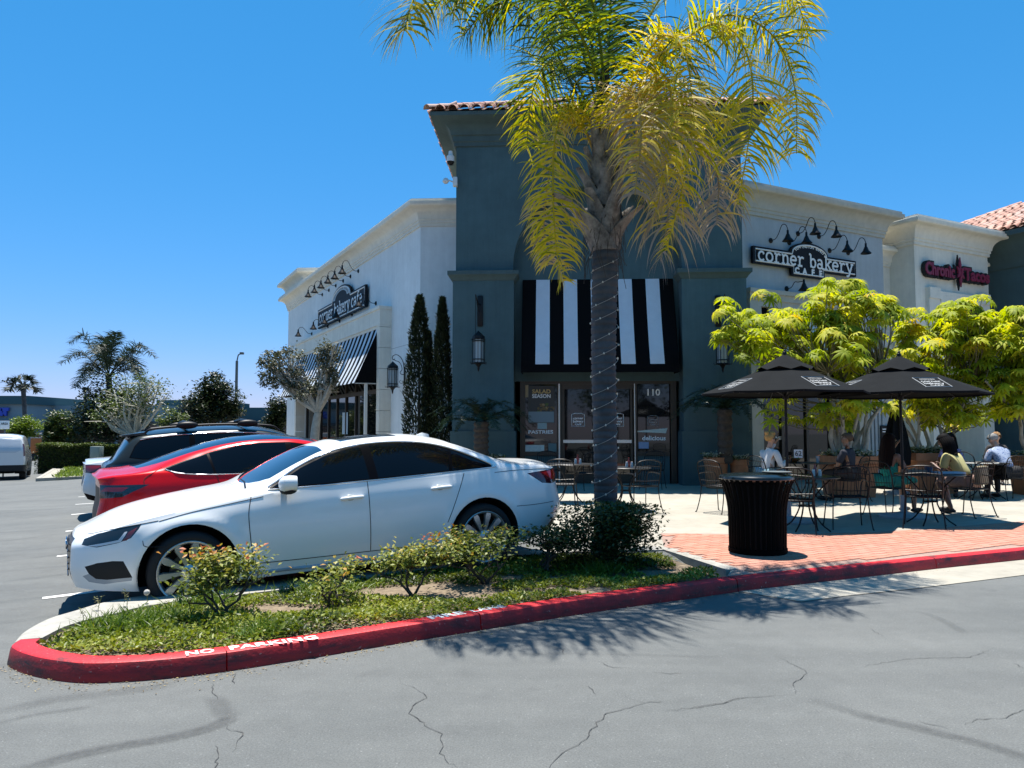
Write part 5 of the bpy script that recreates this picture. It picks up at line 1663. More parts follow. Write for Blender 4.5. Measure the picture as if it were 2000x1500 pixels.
def build_car(s, name, label, cat, pm, wp, loc, ang, scale=(1, 1, 1), group=None):
    root = thing(name, label, cat, loc, ang, group)
    root.scale = scale
    bm = car_half(s)
    bvh = BVHTree.FromBMesh(bm)
    def onside(x, z, out=0.0):
        h = bvh.ray_cast(Vector((x, -3, z)), Vector((0, 1, 0)))
        return (h[0] + h[1] * out) if h[0] is not None else None
    def ontop(x, y, out=0.0):
        h = bvh.ray_cast(Vector((x, y, 4)), Vector((0, 0, -1)))
        return (h[0] + h[1] * out) if h[0] is not None else None
    lay = bm.faces.layers.int.new('pid')
    pid = 0; plan = []
    for c in s['cuts']:
        pid += 1
        cut(bm, pid, c['poly'], c.get('proj', 'side'), lay, c.get('flt'))
        plan.append((pid, c))
    # wheel openings
    Ra = s['arch']
    for xw, zw in s['wheels']:
        circ = [(xw + Ra * math.cos(2 * PI * k / 40), zw + Ra * math.sin(2 * PI * k / 40)) for k in range(40)]
        pid += 1
        cut(bm, pid, circ, 'side', lay, lambda c: c.y < -0.45)
        bmesh.ops.delete(bm, geom=[f for f in bm.faces if f[lay] == pid], context='FACES')
    bm.verts.index_update()
    part('body', bm_faces_mb(bm, lay, 0, 2), pm, root, smooth=38)
    for pid, c in plan:
        if not any(f[lay] == pid for f in bm.faces): continue
        m = c['mat'] if c['mat'] is not None else pm
        both = c.get('both')
        if both == 'one':
            part(c['name'], bm_faces_mb(bm, lay, pid, 2), m, root, smooth=45)
        else:
            for mi in (0, 1):
                o = part(c['name'], bm_faces_mb(bm, lay, pid, mi), m, root, smooth=45)
    # inside of the arches and the floor
    for xw, zw in s['wheels']:
        for sg in (-1, 1):
            M = Matrix.Translation((xw, sg * (s['hw'] - 0.03), zw)) @ Matrix.Rotation(PI / 2 * sg, 4, 'X') if False else None
            wl = MB(); nn = 28; w = s['hw']
            vs = []; fs = []
            for k in range(nn + 1):
                a = -0.35 + (PI + 0.7) * k / nn
                for yy in (w - 0.035, w - 0.40):
                    vs.append((xw + (Ra + .006) * math.cos(a), sg * yy, zw + (Ra + .006) * math.sin(a)))
            fs = [(2 * k, 2 * k + 1, 2 * k + 3, 2 * k + 2) for k in range(nn)]
            wl.add(vs, fs)
            wl.add([(xw + (Ra + .006) * math.cos(-0.35 + (PI + .7) * k / nn), sg * (w - .40), zw + (Ra + .006) * math.sin(-0.35 + (PI + .7) * k / nn)) for k in range(nn + 1)], [tuple(range(nn + 1))])
            part('wheel_well', wl, WELL, root, smooth=None)
    fl = MB(); L = s['L']; zf = s.get('floor', 0.20)
    fl.box(0.25, L - 0.25, -s['hw'] + .42, s['hw'] - .42, zf, zf + .05)
    fl.box(s['wheels'][0][0] + Ra + .04, s['wheels'][1][0] - Ra - .04, -s['hw'] + .10, s['hw'] - .10, zf, zf + .05)
    part('underbody', fl, WELL, root, smooth=None)
    zw = s['wheels'][0][1]
    for xw, zw in s['wheels']:
        for sg in (-1, 1):
            add_wheel(root, wp, xw, sg * (s['hw'] - s.get('inset', 0.022)), zw, sg > 0)
    # panel gaps, mouldings
    for nm, m, r, pts, proj in s.get('lines', ()):
        for sg in (-1, 1):
            P = []
            q = spline([(a, b, 0) for a, b in pts], max(8, 6 * len(pts))) if len(pts) > 2 else [Vector((pts[0][0] + (pts[1][0] - pts[0][0]) * i / 16, pts[0][1] + (pts[1][1] - pts[0][1]) * i / 16, 0)) for i in range(17)]
            for v in q:
                h = onside(v.x, v.y, 0.0005) if proj == 'side' else ontop(v.x, v.y, 0.0005)
                if h is not None: P.append((h.x, -h.y * sg if sg > 0 else h.y, h.z))
            if len(P) > 2:
                part(nm, MB().tube(P, r, 6), m, root, smooth=60)
    bm.free()
    return root, onside, ontop
def mirror_mb(mb):
    return MB().add([(p[0], -p[1], p[2]) for p in mb.v], [tuple(reversed(f)) for f in mb.f])
def both(name, mb, m, root, smooth=40, subs=()):
    for k in (0, 1):
        o = part(name, mb if k == 0 else mirror_mb(mb), m, root, smooth=smooth)
        for nm, sb, sm in subs:
            part(nm, sb if k == 0 else mirror_mb(sb), sm, o, smooth=smooth)

# ------------------------------------------------ the white saloon in front
SEDAN = dict(L=4.74, hw=0.92, arch=0.405, wheels=[(0.875, 0.338), (3.695, 0.338)], flare=0.016, tuck=0.93, k3=0.978, bulge=1.0,
    w=[(0, .60), (.06, .69), (.16, .775), (.35, .85), (.6, .895), (.95, .915), (2.3, .92), (3.6, .915), (4.1, .895), (4.45, .845), (4.65, .765), (4.74, .68)],
    zb=[(0, .27), (.3, .235), (.55, .215), (1.3, .21), (3.2, .21), (4.1, .23), (4.5, .30), (4.74, .36)],
    zcr=[(0, .60), (.3, .66), (.9, .735), (1.5, .78), (2.6, .815), (3.6, .845), (4.3, .86), (4.74, .84)],
    zbelt=[(0, .655), (.12, .70), (.35, .765), (.7, .835), (1.1, .895), (1.45, .94), (2.0, .965), (2.8, .985), (3.6, 1.01), (4.0, 1.02), (4.4, 1.005), (4.74, .97)],
    w4=[(0, .95), (.4, .93), (1.0, .915), (1.5, .925), (2.5, .935), (3.5, .925), (4.2, .90), (4.74, .92)],
    zr=[(0, .675), (.12, .725), (.35, .80), (.7, .875), (1.1, .935), (1.40, .975), (1.60, 1.065), (1.85, 1.185), (2.15, 1.30), (2.5, 1.362), (2.9, 1.375), (3.25, 1.345), (3.55, 1.275), (3.85, 1.16), (4.05, 1.085), (4.25, 1.045), (4.5, 1.03), (4.74, .985)],
    wr=[(0, .42), (.3, .56), (.8, .66), (1.40, .715), (1.65, .69), (2.0, .635), (2.5, .585), (3.0, .575), (3.5, .585), (3.9, .635), (4.2, .69), (4.5, .66), (4.74, .56)],
    zt=[(0, .69), (.10, .745), (.3, .825), (.6, .895), (1.0, .955), (1.30, .985), (1.42, 1.0), (1.62, 1.105), (1.9, 1.245), (2.15, 1.345), (2.45, 1.405), (2.8, 1.427), (3.1, 1.420), (3.4, 1.375), (3.7, 1.285), (4.0, 1.165), (4.22, 1.09), (4.35, 1.075), (4.60, 1.065), (4.70, 1.05), (4.74, 1.0)],
    frontx=[(0, .10), (.25, .03), (.45, -.01), (.60, .0), (.75, .10), (1.2, .2)], rearx=[(0, -.25), (.35, -.06), (.55, .02), (.80, -.02), (.98, -.02), (1.04, .02), (1.3, -.1)])
dlo = [(1.545, .985), (1.66, 1.055), (1.86, 1.165), (2.10, 1.262), (2.36, 1.322), (2.65, 1.348), (2.95, 1.345), (3.22, 1.312), (3.46, 1.248), (3.68, 1.158), (3.84, 1.075), (3.855, 1.045), (3.79, 1.036), (2.6, 1.0), (1.7, .978)]
def shrink(P, d):
    return [(p.x, p.y) for p in inset(P, d)]
d2 = shrink(dlo, 0.018)
def clip_x(P, a, b):
    """part of a polygon between two slanted lines x = a(z), x = b(z)"""
    def clip(P, fn):
        out = []
        for i in range(len(P)):
            p, q = P[i - 1], P[i]
            fp, fq = fn(p), fn(q)
            if fp >= 0: out.append(p)
            if fp * fq < 0:
                t = fp / (fp - fq); out.append((p[0] + (q[0] - p[0]) * t, p[1] + (q[1] - p[1]) * t))
        return out
    return clip(clip(P, lambda p: p[0] - a(p[1])), lambda p: b(p[1]) - p[0])
WHITE_P = mat('paint_white', (0.80, 0.805, 0.79), 0.3, coat=.7)
INF = lambda z: 99.0
side_w = [clip_x(d2, lambda z: -99, lambda z: 2.50 - .06 * (z - 1)), clip_x(d2, lambda z: 2.59 - .06 * (z - 1), lambda z: 3.33 + .30 * (z - 1)), clip_x(d2, lambda z: 3.37 + .30 * (z - 1), INF)]
hl = [(.07, .628), (.09, .674), (.19, .714), (.36, .754), (.515, .778), (.49, .738), (.43, .668), (.34, .636), (.18, .608)]
SEDAN['cuts'] = [
    dict(name='window_surround', poly=dlo, mat=TRIM_B)] + [dict(name='side_window', poly=p, mat=CGLASS) for p in side_w] + [
    dict(name='windscreen', poly=[(1.44, .005), (1.47, -.3), (1.53, -.52), (1.60, -.645), (2.12, -.568), (2.135, -.3), (2.12, .005)], proj='top', mat=WSHIELD, both='one', flt=lambda c: c.x < 2.3 and c.y > -.70),
    dict(name='sunroof', poly=[(2.35, .005), (2.35, -.40), (2.95, -.40), (2.95, .005)], proj='top', mat=CGLASS, both='one'),
    dict(name='rear_window', poly=[(3.42, .005), (3.44, -.3), (3.50, -.50), (3.98, -.585), (4.18, -.55), (4.22, -.3), (4.22, .005)], proj='top', mat=CGLASS, both='one', flt=lambda c: c.x > 3.2),
    dict(name='door', poly=[(1.385, .90), (1.36, .75), (1.40, .35), (2.465, .335), (2.47, .97), (1.6, .955)], mat=None),
    dict(name='door', poly=[(2.475, .97), (2.472, .335), (3.05, .33), (3.22, .45), (3.34, .68), (3.40, .80), (3.49, .985)], mat=None),
    dict(name='headlight', poly=hl, mat=LENS_D),
    dict(name='turn_lamp', poly=[(.365, .648), (.415, .718), (.48, .752), (.425, .675), (.395, .650)], mat=mat('lamp_red_brown', (0.16, 0.028, 0.030), 0.1, spec=0.9)),
    dict(name='lamp_bar', poly=[(.11, .622), (.18, .615), (.355, .642), (.405, .722), (.385, .72), (.335, .658), (.18, .634)], mat=LENS_W),
    dict(name='air_intake', poly=[(.09, .455), (.18, .482), (.29, .492), (.37, .485), (.435, .345), (.25, .338), (.17, .350), (.12, .395)], mat=BLACK_M, flt=lambda c: c.x < .8),
    dict(name='intake_trim', poly=[(.075, .375), (.12, .395), (.17, .350), (.25, .338), (.435, .345), (.43, .318), (.23, .302), (.12, .325)], mat=mat('trim_blue_grey', (0.30, 0.34, 0.38), 0.2, spec=0.8), flt=lambda c: c.x < .8),
    dict(name='grille', poly=[(.01, .66), (-.46, .66), (-.56, .50), (-.40, .30), (.01, .30)], proj='front', mat=TRIM_B, both='one', flt=lambda c: c.x < .25),
    dict(name='tail_light', poly=[(4.26, .95), (4.74, .975), (4.80, .93), (4.80, .845), (4.60, .815), (4.44, .835)], mat=LENS_RD),
    dict(name='tail_lens', poly=[(4.46, .945), (4.72, .962), (4.74, .90), (4.66, .85), (4.60, .86)], mat=LENS_R),
    dict(name='bumper_trim', poly=[(4.42, .285), (4.58, .42), (4.80, .50), (4.85, .36), (4.8, .25)], mat=TRIM_B),
    dict(name='number_plate', poly=[(.01, .80), (-.26, .80), (-.26, .67), (.01, .67)], proj='rear', mat=mat('plate_white', (0.6, 0.6, 0.58), 0.4), both='one', flt=lambda c: c.x > 4.3),
]
SEDAN['lines'] = [
    ('panel_gap', GAP, .0036, [(1.395, .93), (1.365, .78), (1.375, .55), (1.40, .345)], 'side'), ('panel_gap', GAP, .0036, [(1.40, .343), (2.0, .335), (3.05, .33)], 'side'),
    ('panel_gap', GAP, .0036, [(2.47, .99), (2.472, .7), (2.472, .335)], 'side'), ('panel_gap', GAP, .0036, [(3.50, 1.0), (3.44, .88), (3.37, .73), (3.27, .53)], 'side'),
    ('panel_gap', GAP, .0032, [(.645, .785), (.9, .838), (1.2, .882), (1.50, .925)], 'side'), ('panel_gap', GAP, .0032, [(.12, .70), (.3, .745), (.64, .79)], 'side'),
    ('panel_gap', GAP, .0028, [(.52, .60), (.56, .585), (.70, .578)], 'side'), ('panel_gap', GAP, .0028, [(.52, .60), (.515, .64)], 'side'),
    ('panel_gap', GAP, .0030, [(4.08, .62), (4.3, .615), (4.6, .62)], 'side'),
    ('panel_gap', GAP, .0030, [(3.86, .985), (4.1, .99), (4.4, .985), (4.62, .975)], 'side'),
    ('window_moulding', CHROME, .0085, dlo[-1:] + dlo[0:12], 'side'), ('window_moulding', CHROME, .0075, [dlo[11], dlo[12], dlo[13], dlo[14], dlo[0]], 'side'),
    ('sill_moulding', mat('sill_blue_grey', (0.30, 0.36, 0.42), 0.2, spec=.8), .016, [(1.34, .262), (2.2, .255), (3.18, .265)], 'side')]
def seat_car(root, s):
    # stand the car on the sloping ground: both axles touch
    a = root.rotation_euler.z; d = Vector((math.cos(a), math.sin(a)))
    b = Vector((root.location.x, root.location.y)); x0, x1 = s['wheels'][0][0], s['wheels'][1][0]
    p0, p1 = b + d * x0, b + d * x1
    z0, z1 = zroad(p0.x, p0.y), zroad(p1.x, p1.y)
    k = (z1 - z0) / (x1 - x0)
    root.location.z = z0 - k * x0
    root.rotation_euler = (0, -math.atan(k), a)
WP_SEDAN = wheel_proto(0.338, 0.262, 0.235, 10, RIM_S, RIM_S)
side0 = Vector((-2.727, 6.66)); cpos = side0 + cnor * 0.90 - cdir * 0.875
Z_LOT = 0.085
hero, on_s, on_t = build_car(SEDAN, 'parked_car', 'white saloon car with black windows parked beside the planting island', 'car', WHITE_P, WP_SEDAN, (cpos.x, cpos.y, 0), math.atan2(cdir.y, cdir.x), (1.0, 1.0, 1.0), 'parked cars')
seat_car(hero, SEDAN)
def handle(root, on_s, x, z, m, L=0.215):
    p = on_s(x, z); q = on_s(x + L, z + .008)
    d = (q - p); 
    h = MB().tube(spline([p + Vector((0, .004, 0)), p + d * .12 + Vector((0, -.022, .004)), p + d * .5 + Vector((0, -.030, .007)), p + d * .88 + Vector((0, -.026, .004)), q + Vector((0, .004, 0))], 16), [0.010, .014, .016, .017, .017, .017, .017, .017, .017, .017, .017, .017, .016, .015, .013, .010], 8)
    cup = MB().ball(tuple(p + d * .42 + Vector((0, .010, -.004))), (.062, .016, .040), 0, 14, 8)
    for o_, mirror in ((h, 0), (h, 1)):
        b = part('door_handle', o_ if not mirror else mirror_mb(o_), m, root, smooth=50)
        part('handle_cup', cup if not mirror else mirror_mb(cup), mat('handle_recess', (0.36, 0.39, 0.38), 0.3), b, smooth=50)
handle(hero, on_s, 2.20, .845, WHITE_P); handle(hero, on_s, 3.12, .872, WHITE_P)
def door_mirror(root, on_s, x, z, m, size=1.0, drop=BLACK_M, far_dx=0.0):
    p = on_s(x, z)
    if p is None: p = Vector((x, -0.82, z))
    c = p + Vector((0.02, -.155, .065)) * size
    mb = MB(); n = 16
    rings = [(-.075, .15, 0.2), (-.06, .62, .65), (-.03, .92, .95), (.01, 1, 1), (.05, .97, .97), (.085, .92, .9), (.088, .82, .8)]
    vs, fs = [], []
    for (dx, ky, kz) in rings:
        for k in range(n):
            a = 2 * PI * k / n
            ca, sa = math.cos(a), math.sin(a)
            yy = (abs(ca) ** .75) * (1 if ca > 0 else -1) * .125 * ky; zz = (abs(sa) ** .75) * (1 if sa > 0 else -1) * .078 * kz
            vs.append(c + Vector((dx + .02 * (yy / .125), yy, zz + .01 * (-yy / .125))) * size)
    for i in range(len(rings) - 1):
        for k in range(n):
            fs.append((i * n + k, i * n + (k + 1) % n, (i + 1) * n + (k + 1) % n, (i + 1) * n + k))
    fs.append(tuple(range(n))); fs.append(tuple(reversed([(len(rings) - 1) * n + k for k in range(n)])))
    mb.add(vs, fs)
    st = MB().tube([p + Vector((.03, .03, -.02)), p + Vector((.02, -.03, .0)) * size, c + Vector((.0, .03, -.06)) * size], [.03, .026, .035], 8)
    lo = MB().ball(tuple(c + Vector((.01, 0, -.055)) * size), (.075 * size, .108 * size, .036 * size), 0, 14, 8)
    for k_ in (0, 1):
        f_ = (lambda q: q) if k_ == 0 else mirror_mb
        dx_ = 0.0 if k_ == 0 else far_dx
        def mv(q):
            q = f_(q); q.v = [(p_[0] + dx_, p_[1], p_[2]) for p_ in q.v]; return q
        o = part('mirror', mv(mb), m, root, smooth=50)
        part('mirror_base', mv(st), drop, o, smooth=50); part('mirror_underside', mv(lo), drop, o, smooth=50)
door_mirror(hero, on_s, 1.66, .965, WHITE_P, far_dx=0.16)
# badge rings on the grille and slats
gr = MB()
for k in range(6):
    z = .34 + k * .052; gr.tube([(-.034, -.40 + .02 * abs(k - 3), z), (-.042, 0, z), (-.034, .40 - .02 * abs(k - 3), z)], .006, 6)
part('grille_slats', gr, RIM_D, hero, smooth=50)
bd = MB()
for k in range(4):
    bd.tube([(-.050, (k - 1.5) * .062 + .042 * math.cos(a * PI / 10), .575 + .042 * math.sin(a * PI / 10)) for a in range(20)], .006, 6, closed=True)
part('badge', bd, CHROME, hero, smooth=50)
fin = MB().prism([(3.30, -.02, 1.385), (3.48, -.02, 1.365), (3.47, -.02, 1.40), (3.40, -.02, 1.42)], (0, .04, 0)); part('aerial_fin', fin, WHITE_P, hero)
wp_ = MB().tube([(1.40, -.55, .985), (1.47, -.1, 1.015), (1.50, .35, 1.02)], .010, 6); part('wiper', wp_, BLACK, hero)

# ------------------------------------------------ the red fastback
EV = dict(SEDAN)
EV.update(L=4.69, wheels=[(0.84, 0.33), (3.715, 0.33)], flare=0.014,
    w=[(0, .62), (.06, .71), (.16, .79), (.35, .86), (.6, .90), (.95, .92), (2.3, .925), (3.6, .92), (4.1, .905), (4.45, .865), (4.62, .80), (4.69, .72)],
    zb=[(0, .24), (.3, .20), (.55, .185), (1.3, .20), (3.2, .21), (4.1, .23), (4.5, .30), (4.69, .34)],
    zbelt=[(0, .63), (.12, .675), (.35, .735), (.7, .80), (1.1, .855), (1.45, .90), (2.0, .93), (2.8, .96), (3.4, .995), (3.8, 1.03), (4.2, 1.045), (4.5, 1.03), (4.69, 1.0)],
    zr=[(0, .65), (.12, .70), (.35, .765), (.7, .84), (1.05, .90), (1.25, .94), (1.5, 1.04), (1.8, 1.18), (2.15, 1.305), (2.5, 1.37), (2.9, 1.375), (3.25, 1.345), (3.6, 1.275), (3.9, 1.185), (4.15, 1.10), (4.4, 1.06), (4.55, 1.05), (4.69, 1.02)],
    zt=[(0, .665), (.10, .72), (.3, .79), (.6, .86), (1.0, .925), (1.2, .955), (1.4, 1.05), (1.7, 1.20), (2.05, 1.345), (2.4, 1.42), (2.75, 1.443), (3.1, 1.425), (3.4, 1.375), (3.7, 1.30), (4.0, 1.21), (4.25, 1.135), (4.45, 1.105), (4.60, 1.10), (4.66, 1.095), (4.69, 1.05)])
ev_dlo = [(1.45, .93), (1.65, 1.05), (1.9, 1.18), (2.2, 1.285), (2.5, 1.34), (2.85, 1.35), (3.15, 1.325), (3.45, 1.265), (3.75, 1.18), (3.98, 1.105), (4.01, 1.075), (3.85, 1.03), (3.5, .995), (2.6, .965), (1.7, .935)]
e2 = shrink(ev_dlo, .012)
RED_P = mat('paint_red', (0.62, 0.003, 0.006), 0.20, 0.25, coat=.35, spec=.25)
EV['cuts'] = [dict(name='window_surround', poly=ev_dlo, mat=TRIM_B),
    dict(name='side_window', poly=clip_x(e2, lambda z: -99, lambda z: 2.48), mat=CGLASS), dict(name='side_window', poly=clip_x(e2, lambda z: 2.55, lambda z: 3.42 + .25 * (z - 1)), mat=CGLASS),
    dict(name='side_window', poly=clip_x(e2, lambda z: 3.45 + .25 * (z - 1), INF), mat=CGLASS),
    dict(name='windscreen', poly=[(1.24, .005), (1.28, -.35), (1.40, -.62), (1.48, -.68), (2.05, -.585), (2.08, .005)], proj='top', mat=WSHIELD, both='one', flt=lambda c: c.x < 2.3 and c.y > -.72),
    dict(name='glass_roof', poly=[(2.14, .005), (2.12, -.555), (2.6, -.545), (3.1, -.535), (3.6, -.55), (3.95, -.575), (4.28, -.50), (4.34, .005)], proj='top', mat=mat('roof_glass_blue', (0.01, 0.025, 0.05), 0.03, spec=1.0), both='one'),
    dict(name='door', poly=[(1.36, .86), (1.36, .35), (2.50, .335), (2.50, .955), (1.6, .925)], mat=None), dict(name='door', poly=[(2.505, .955), (2.505, .335), (3.05, .33), (3.3, .65), (3.42, .985)], mat=None),
    dict(name='tail_light', poly=[(4.16, .925), (4.70, .945), (4.8, .86), (4.72, .79), (4.45, .80), (4.32, .86)], mat=LENS_D), dict(name='tail_lens', poly=[(4.38, .905), (4.62, .918), (4.66, .87), (4.45, .862)], mat=LENS_R),
    dict(name='rear_panel', poly=[(.01, .93), (-.66, .91), (-.70, .80), (-.62, .40), (.01, .40)], proj='rear', mat=mat('rear_panel_dark', (0.008, 0.004, 0.005), 0.45, spec=.12), both='one', flt=lambda c: c.x > 4.4),
    dict(name='headlight', poly=[(.10, .60), (.14, .655), (.42, .72), (.70, .775), (.45, .66), (.20, .585)], mat=LENS)]
EV['lines'] = [('panel_gap', GAP, .004, [(2.5, .97), (2.5, .335)], 'side'), ('panel_gap', GAP, .004, [(3.43, .99), (3.36, .8), (3.2, .5)], 'side'), ('panel_gap', GAP, .004, [(4.02, 1.11), (4.2, 1.0), (4.22, .93)], 'side'),
    ('window_moulding', CHROME, .008, [(3.98, 1.08), (3.83, 1.03), (3.48, .994), (2.6, .963), (1.7, .932)], 'side')]
WP_EV = wheel_proto(0.333, 0.24, 0.235, 10, RIM_D, RIM_D)
def park(near_corner, L, hw, spec, name, label, pm, wp, scale, z=None, grp='parked cars', tail_first=True):
    """places a car with its tail at the open end of the bay; near_corner: where its rear corner nearest to the camera stands"""
    c = Vector(near_corner) + cnor * hw + cdir * L
    ang = math.atan2(-cdir.y, -cdir.x)
    z = zroad(c.x, c.y) if z is None else z
    r = build_car(spec, name, label, 'car', pm, wp, (c.x, c.y, z), ang, scale, grp)
    seat_car(r[0], spec)
    return r
red, rs_, rt_ = park((-4.62, 8.74), 4.69, .92, EV, 'parked_car', 'bright red fastback car with black roof glass parked behind the white saloon', RED_P, WP_EV, (1.0, 1.0, 1.0))
handle(red, rs_, 2.2, .82, RED_P); handle(red, rs_, 3.1, .85, RED_P); door_mirror(red, rs_, 1.55, .93, RED_P)

# ------------------------------------------------ the dark estate car with roof bars
SUV = dict(SEDAN)
SUV.update(L=4.60, hw=.93, arch=.385, wheels=[(.93, .36), (3.62, .36)], flare=.03, floor=.26, tuck=.95,
    w=[(0, .66), (.06, .75), (.16, .82), (.35, .88), (.6, .915), (.95, .93), (3.6, .93), (4.1, .92), (4.4, .88), (4.54, .82), (4.60, .76)],
    zb=[(0, .32), (.3, .27), (.6, .26), (3.8, .28), (4.3, .34), (4.6, .42)],
    zcr=[(0, .74), (.5, .82), (1.5, .90), (2.6, .93), (3.6, .96), (4.6, .98)],
    zbelt=[(0, .80), (.15, .86), (.4, .92), (.8, .98), (1.2, 1.03), (1.5, 1.07), (2.5, 1.10), (3.4, 1.135), (4.0, 1.16), (4.4, 1.16), (4.6, 1.12)],
    w4=[(0, .95), (1.0, .92), (1.5, .93), (3.5, .93), (4.6, .95)],
    zr=[(0, .82), (.15, .89), (.4, .96), (.8, 1.02), (1.15, 1.06), (1.35, 1.12), (1.65, 1.30), (1.95, 1.46), (2.3, 1.555), (2.8, 1.60), (3.3, 1.60), (3.8, 1.575), (4.1, 1.55), (4.22, 1.50), (4.4, 1.31), (4.55, 1.16), (4.6, 1.13)],
    wr=[(0, .46), (.8, .70), (1.3, .74), (1.7, .71), (2.2, .66), (3.0, .645), (3.8, .64), (4.2, .645), (4.45, .70), (4.6, .70)],
    zt=[(0, .84), (.1, .91), (.3, .98), (.6, 1.03), (1.0, 1.075), (1.2, 1.10), (1.45, 1.24), (1.75, 1.43), (2.05, 1.57), (2.4, 1.645), (2.9, 1.675), (3.4, 1.67), (3.9, 1.64), (4.15, 1.61), (4.26, 1.56), (4.42, 1.36), (4.55, 1.18), (4.60, 1.15)],
    frontx=[(0, .10), (.35, .02), (.6, 0), (.9, .1), (1.4, .2)], rearx=[(0, -.2), (.45, -.02), (.8, .02), (1.1, -.01), (1.15, -.05), (2, -.05)])
s_dlo = [(1.48, 1.085), (1.75, 1.26), (2.0, 1.41), (2.3, 1.51), (2.8, 1.555), (3.4, 1.555), (3.9, 1.525), (4.12, 1.49), (4.20, 1.40), (4.28, 1.22), (4.1, 1.185), (3.4, 1.16), (2.5, 1.12), (1.7, 1.09)]
s2 = shrink(s_dlo, .014)
DARK_P = mat('paint_dark_green_grey', (0.016, 0.021, 0.021), 0.25, 0.2, coat=.3, spec=.25)
def suv_cuts(lens, pmz=1.0):
    return [dict(name='window_surround', poly=s_dlo, mat=TRIM_B),
    dict(name='side_window', poly=clip_x(s2, lambda z: -99, lambda z: 2.42), mat=CGLASS), dict(name='side_window', poly=clip_x(s2, lambda z: 2.5, lambda z: 3.36), mat=CGLASS), dict(name='side_window', poly=clip_x(s2, lambda z: 3.44, INF), mat=CGLASS),
    dict(name='windscreen', poly=[(1.22, .005), (1.26, -.4), (1.36, -.66), (1.46, -.72), (2.05, -.655), (2.08, .005)], proj='top', mat=WSHIELD, both='one', flt=lambda c: c.x < 2.3 and c.y > -.74),
    dict(name='rear_window', poly=[(.01, 1.52), (-.56, 1.50), (-.70, 1.20), (.01, 1.17)], proj='rear', mat=WSHIELD, both='one', flt=lambda c: c.x > 4.0),
    dict(name='door', poly=[(1.42, 1.06), (1.42, .42), (2.45, .41), (2.45, 1.10)], mat=None), dict(name='door', poly=[(2.455, 1.10), (2.455, .41), (3.1, .41), (3.3, .75), (3.40, 1.14)], mat=None),
    dict(name='tail_light', poly=[(4.20, 1.12), (4.64, 1.13), (4.70, 1.02), (4.62, .95), (4.38, .96), (4.26, 1.03)], mat=lens), dict(name='tail_lens', poly=[(4.30, 1.09), (4.52, 1.10), (4.52, 1.04), (4.38, 1.035)], mat=LENS_R),
    dict(name='headlight', poly=[(.10, .80), (.15, .87), (.5, .95), (.75, .98), (.5, .86), (.2, .78)], mat=LENS)]
SUV['cuts'] = suv_cuts(LENS_D)
SUV['lines'] = [('panel_gap', GAP, .004, [(2.45, 1.1), (2.45, .41)], 'side'), ('panel_gap', GAP, .004, [(3.41, 1.14), (3.32, .8), (3.15, .45)], 'side'), ('window_moulding', CHROME, .010, s_dlo[0:8], 'side')]
WP_SUV = wheel_proto(0.36, 0.25, 0.235, 10, RIM_D, RIM_S)
suv, ss_, st_ = park((-5.84, 11.2), 4.60, .93, SUV, 'parked_car', 'dark grey green estate car with roof bars parked beyond the red car', DARK_P, WP_SUV, (1.0, 1.0, .945))
door_mirror(suv, ss_, 1.62, 1.09, DARK_P, 1.1)
both('roof_rail', MB().tube(spline([(2.05, -.60, 1.56), (2.25, -.60, 1.655), (3.1, -.59, 1.70), (3.9, -.585, 1.665), (4.05, -.585, 1.60)], 24), .018, 6), BLACK, suv)
for x in (2.55, 3.45):
    both('bar_foot', MB().ball((x, -.60, 1.70), (.16, .05, .062), 0, 14, 8), BLACK, suv)
    part('roof_bar', MB().tube([(x, -.60, 1.74), (x, 0, 1.765), (x, .60, 1.74)], .028, 8), BLACK, suv)
part('spoiler', MB().add([(4.02, -.60, 1.615), (4.36, -.56, 1.575), (4.36, .56, 1.575), (4.02, .60, 1.615), (4.04, -.60, 1.57), (4.35, -.56, 1.55), (4.35, .56, 1.55), (4.04, .60, 1.57)], [(0, 1, 2, 3), (7, 6, 5, 4), (1, 5, 6, 2), (0, 4, 5, 1), (3, 2, 6, 7)]), DARK_P, suv)
part('aerial_fin', MB().prism([(3.85, -.02, 1.64), (4.05, -.02, 1.62), (4.0, -.02, 1.68), (3.95, -.02, 1.69)], (0, .04, 0)), DARK_P, suv)

# ------------------------------------------------ two more cars in the row
S2 = dict(SEDAN); S2['cuts'] = [dict(c) for c in SEDAN['cuts'] if c['name'] not in ('sunroof',)]; S2['lines'] = SEDAN['lines'][:4]
w2, a_, b_ = park((-7.42, 13.5), 4.74, .92, S2, 'parked_car', 'white saloon car of which only the tail shows past the dark estate car', paint('paint_white_b', (0.62, 0.635, 0.645), .25), WP_SEDAN, (1.0, 1.0, 1.0))
S3 = dict(SUV); S3['cuts'] = suv_cuts(LENS_RD); S3['lines'] = []
h3, a_, b_ = park((-8.3, 16.1), 4.60, .93, S3, 'parked_car', 'silver hatchback with dark rear window at the far end of the parked row', paint('paint_silver', (0.42, 0.43, 0.45), .3, .5), WP_SUV, (.95, .97, .93))

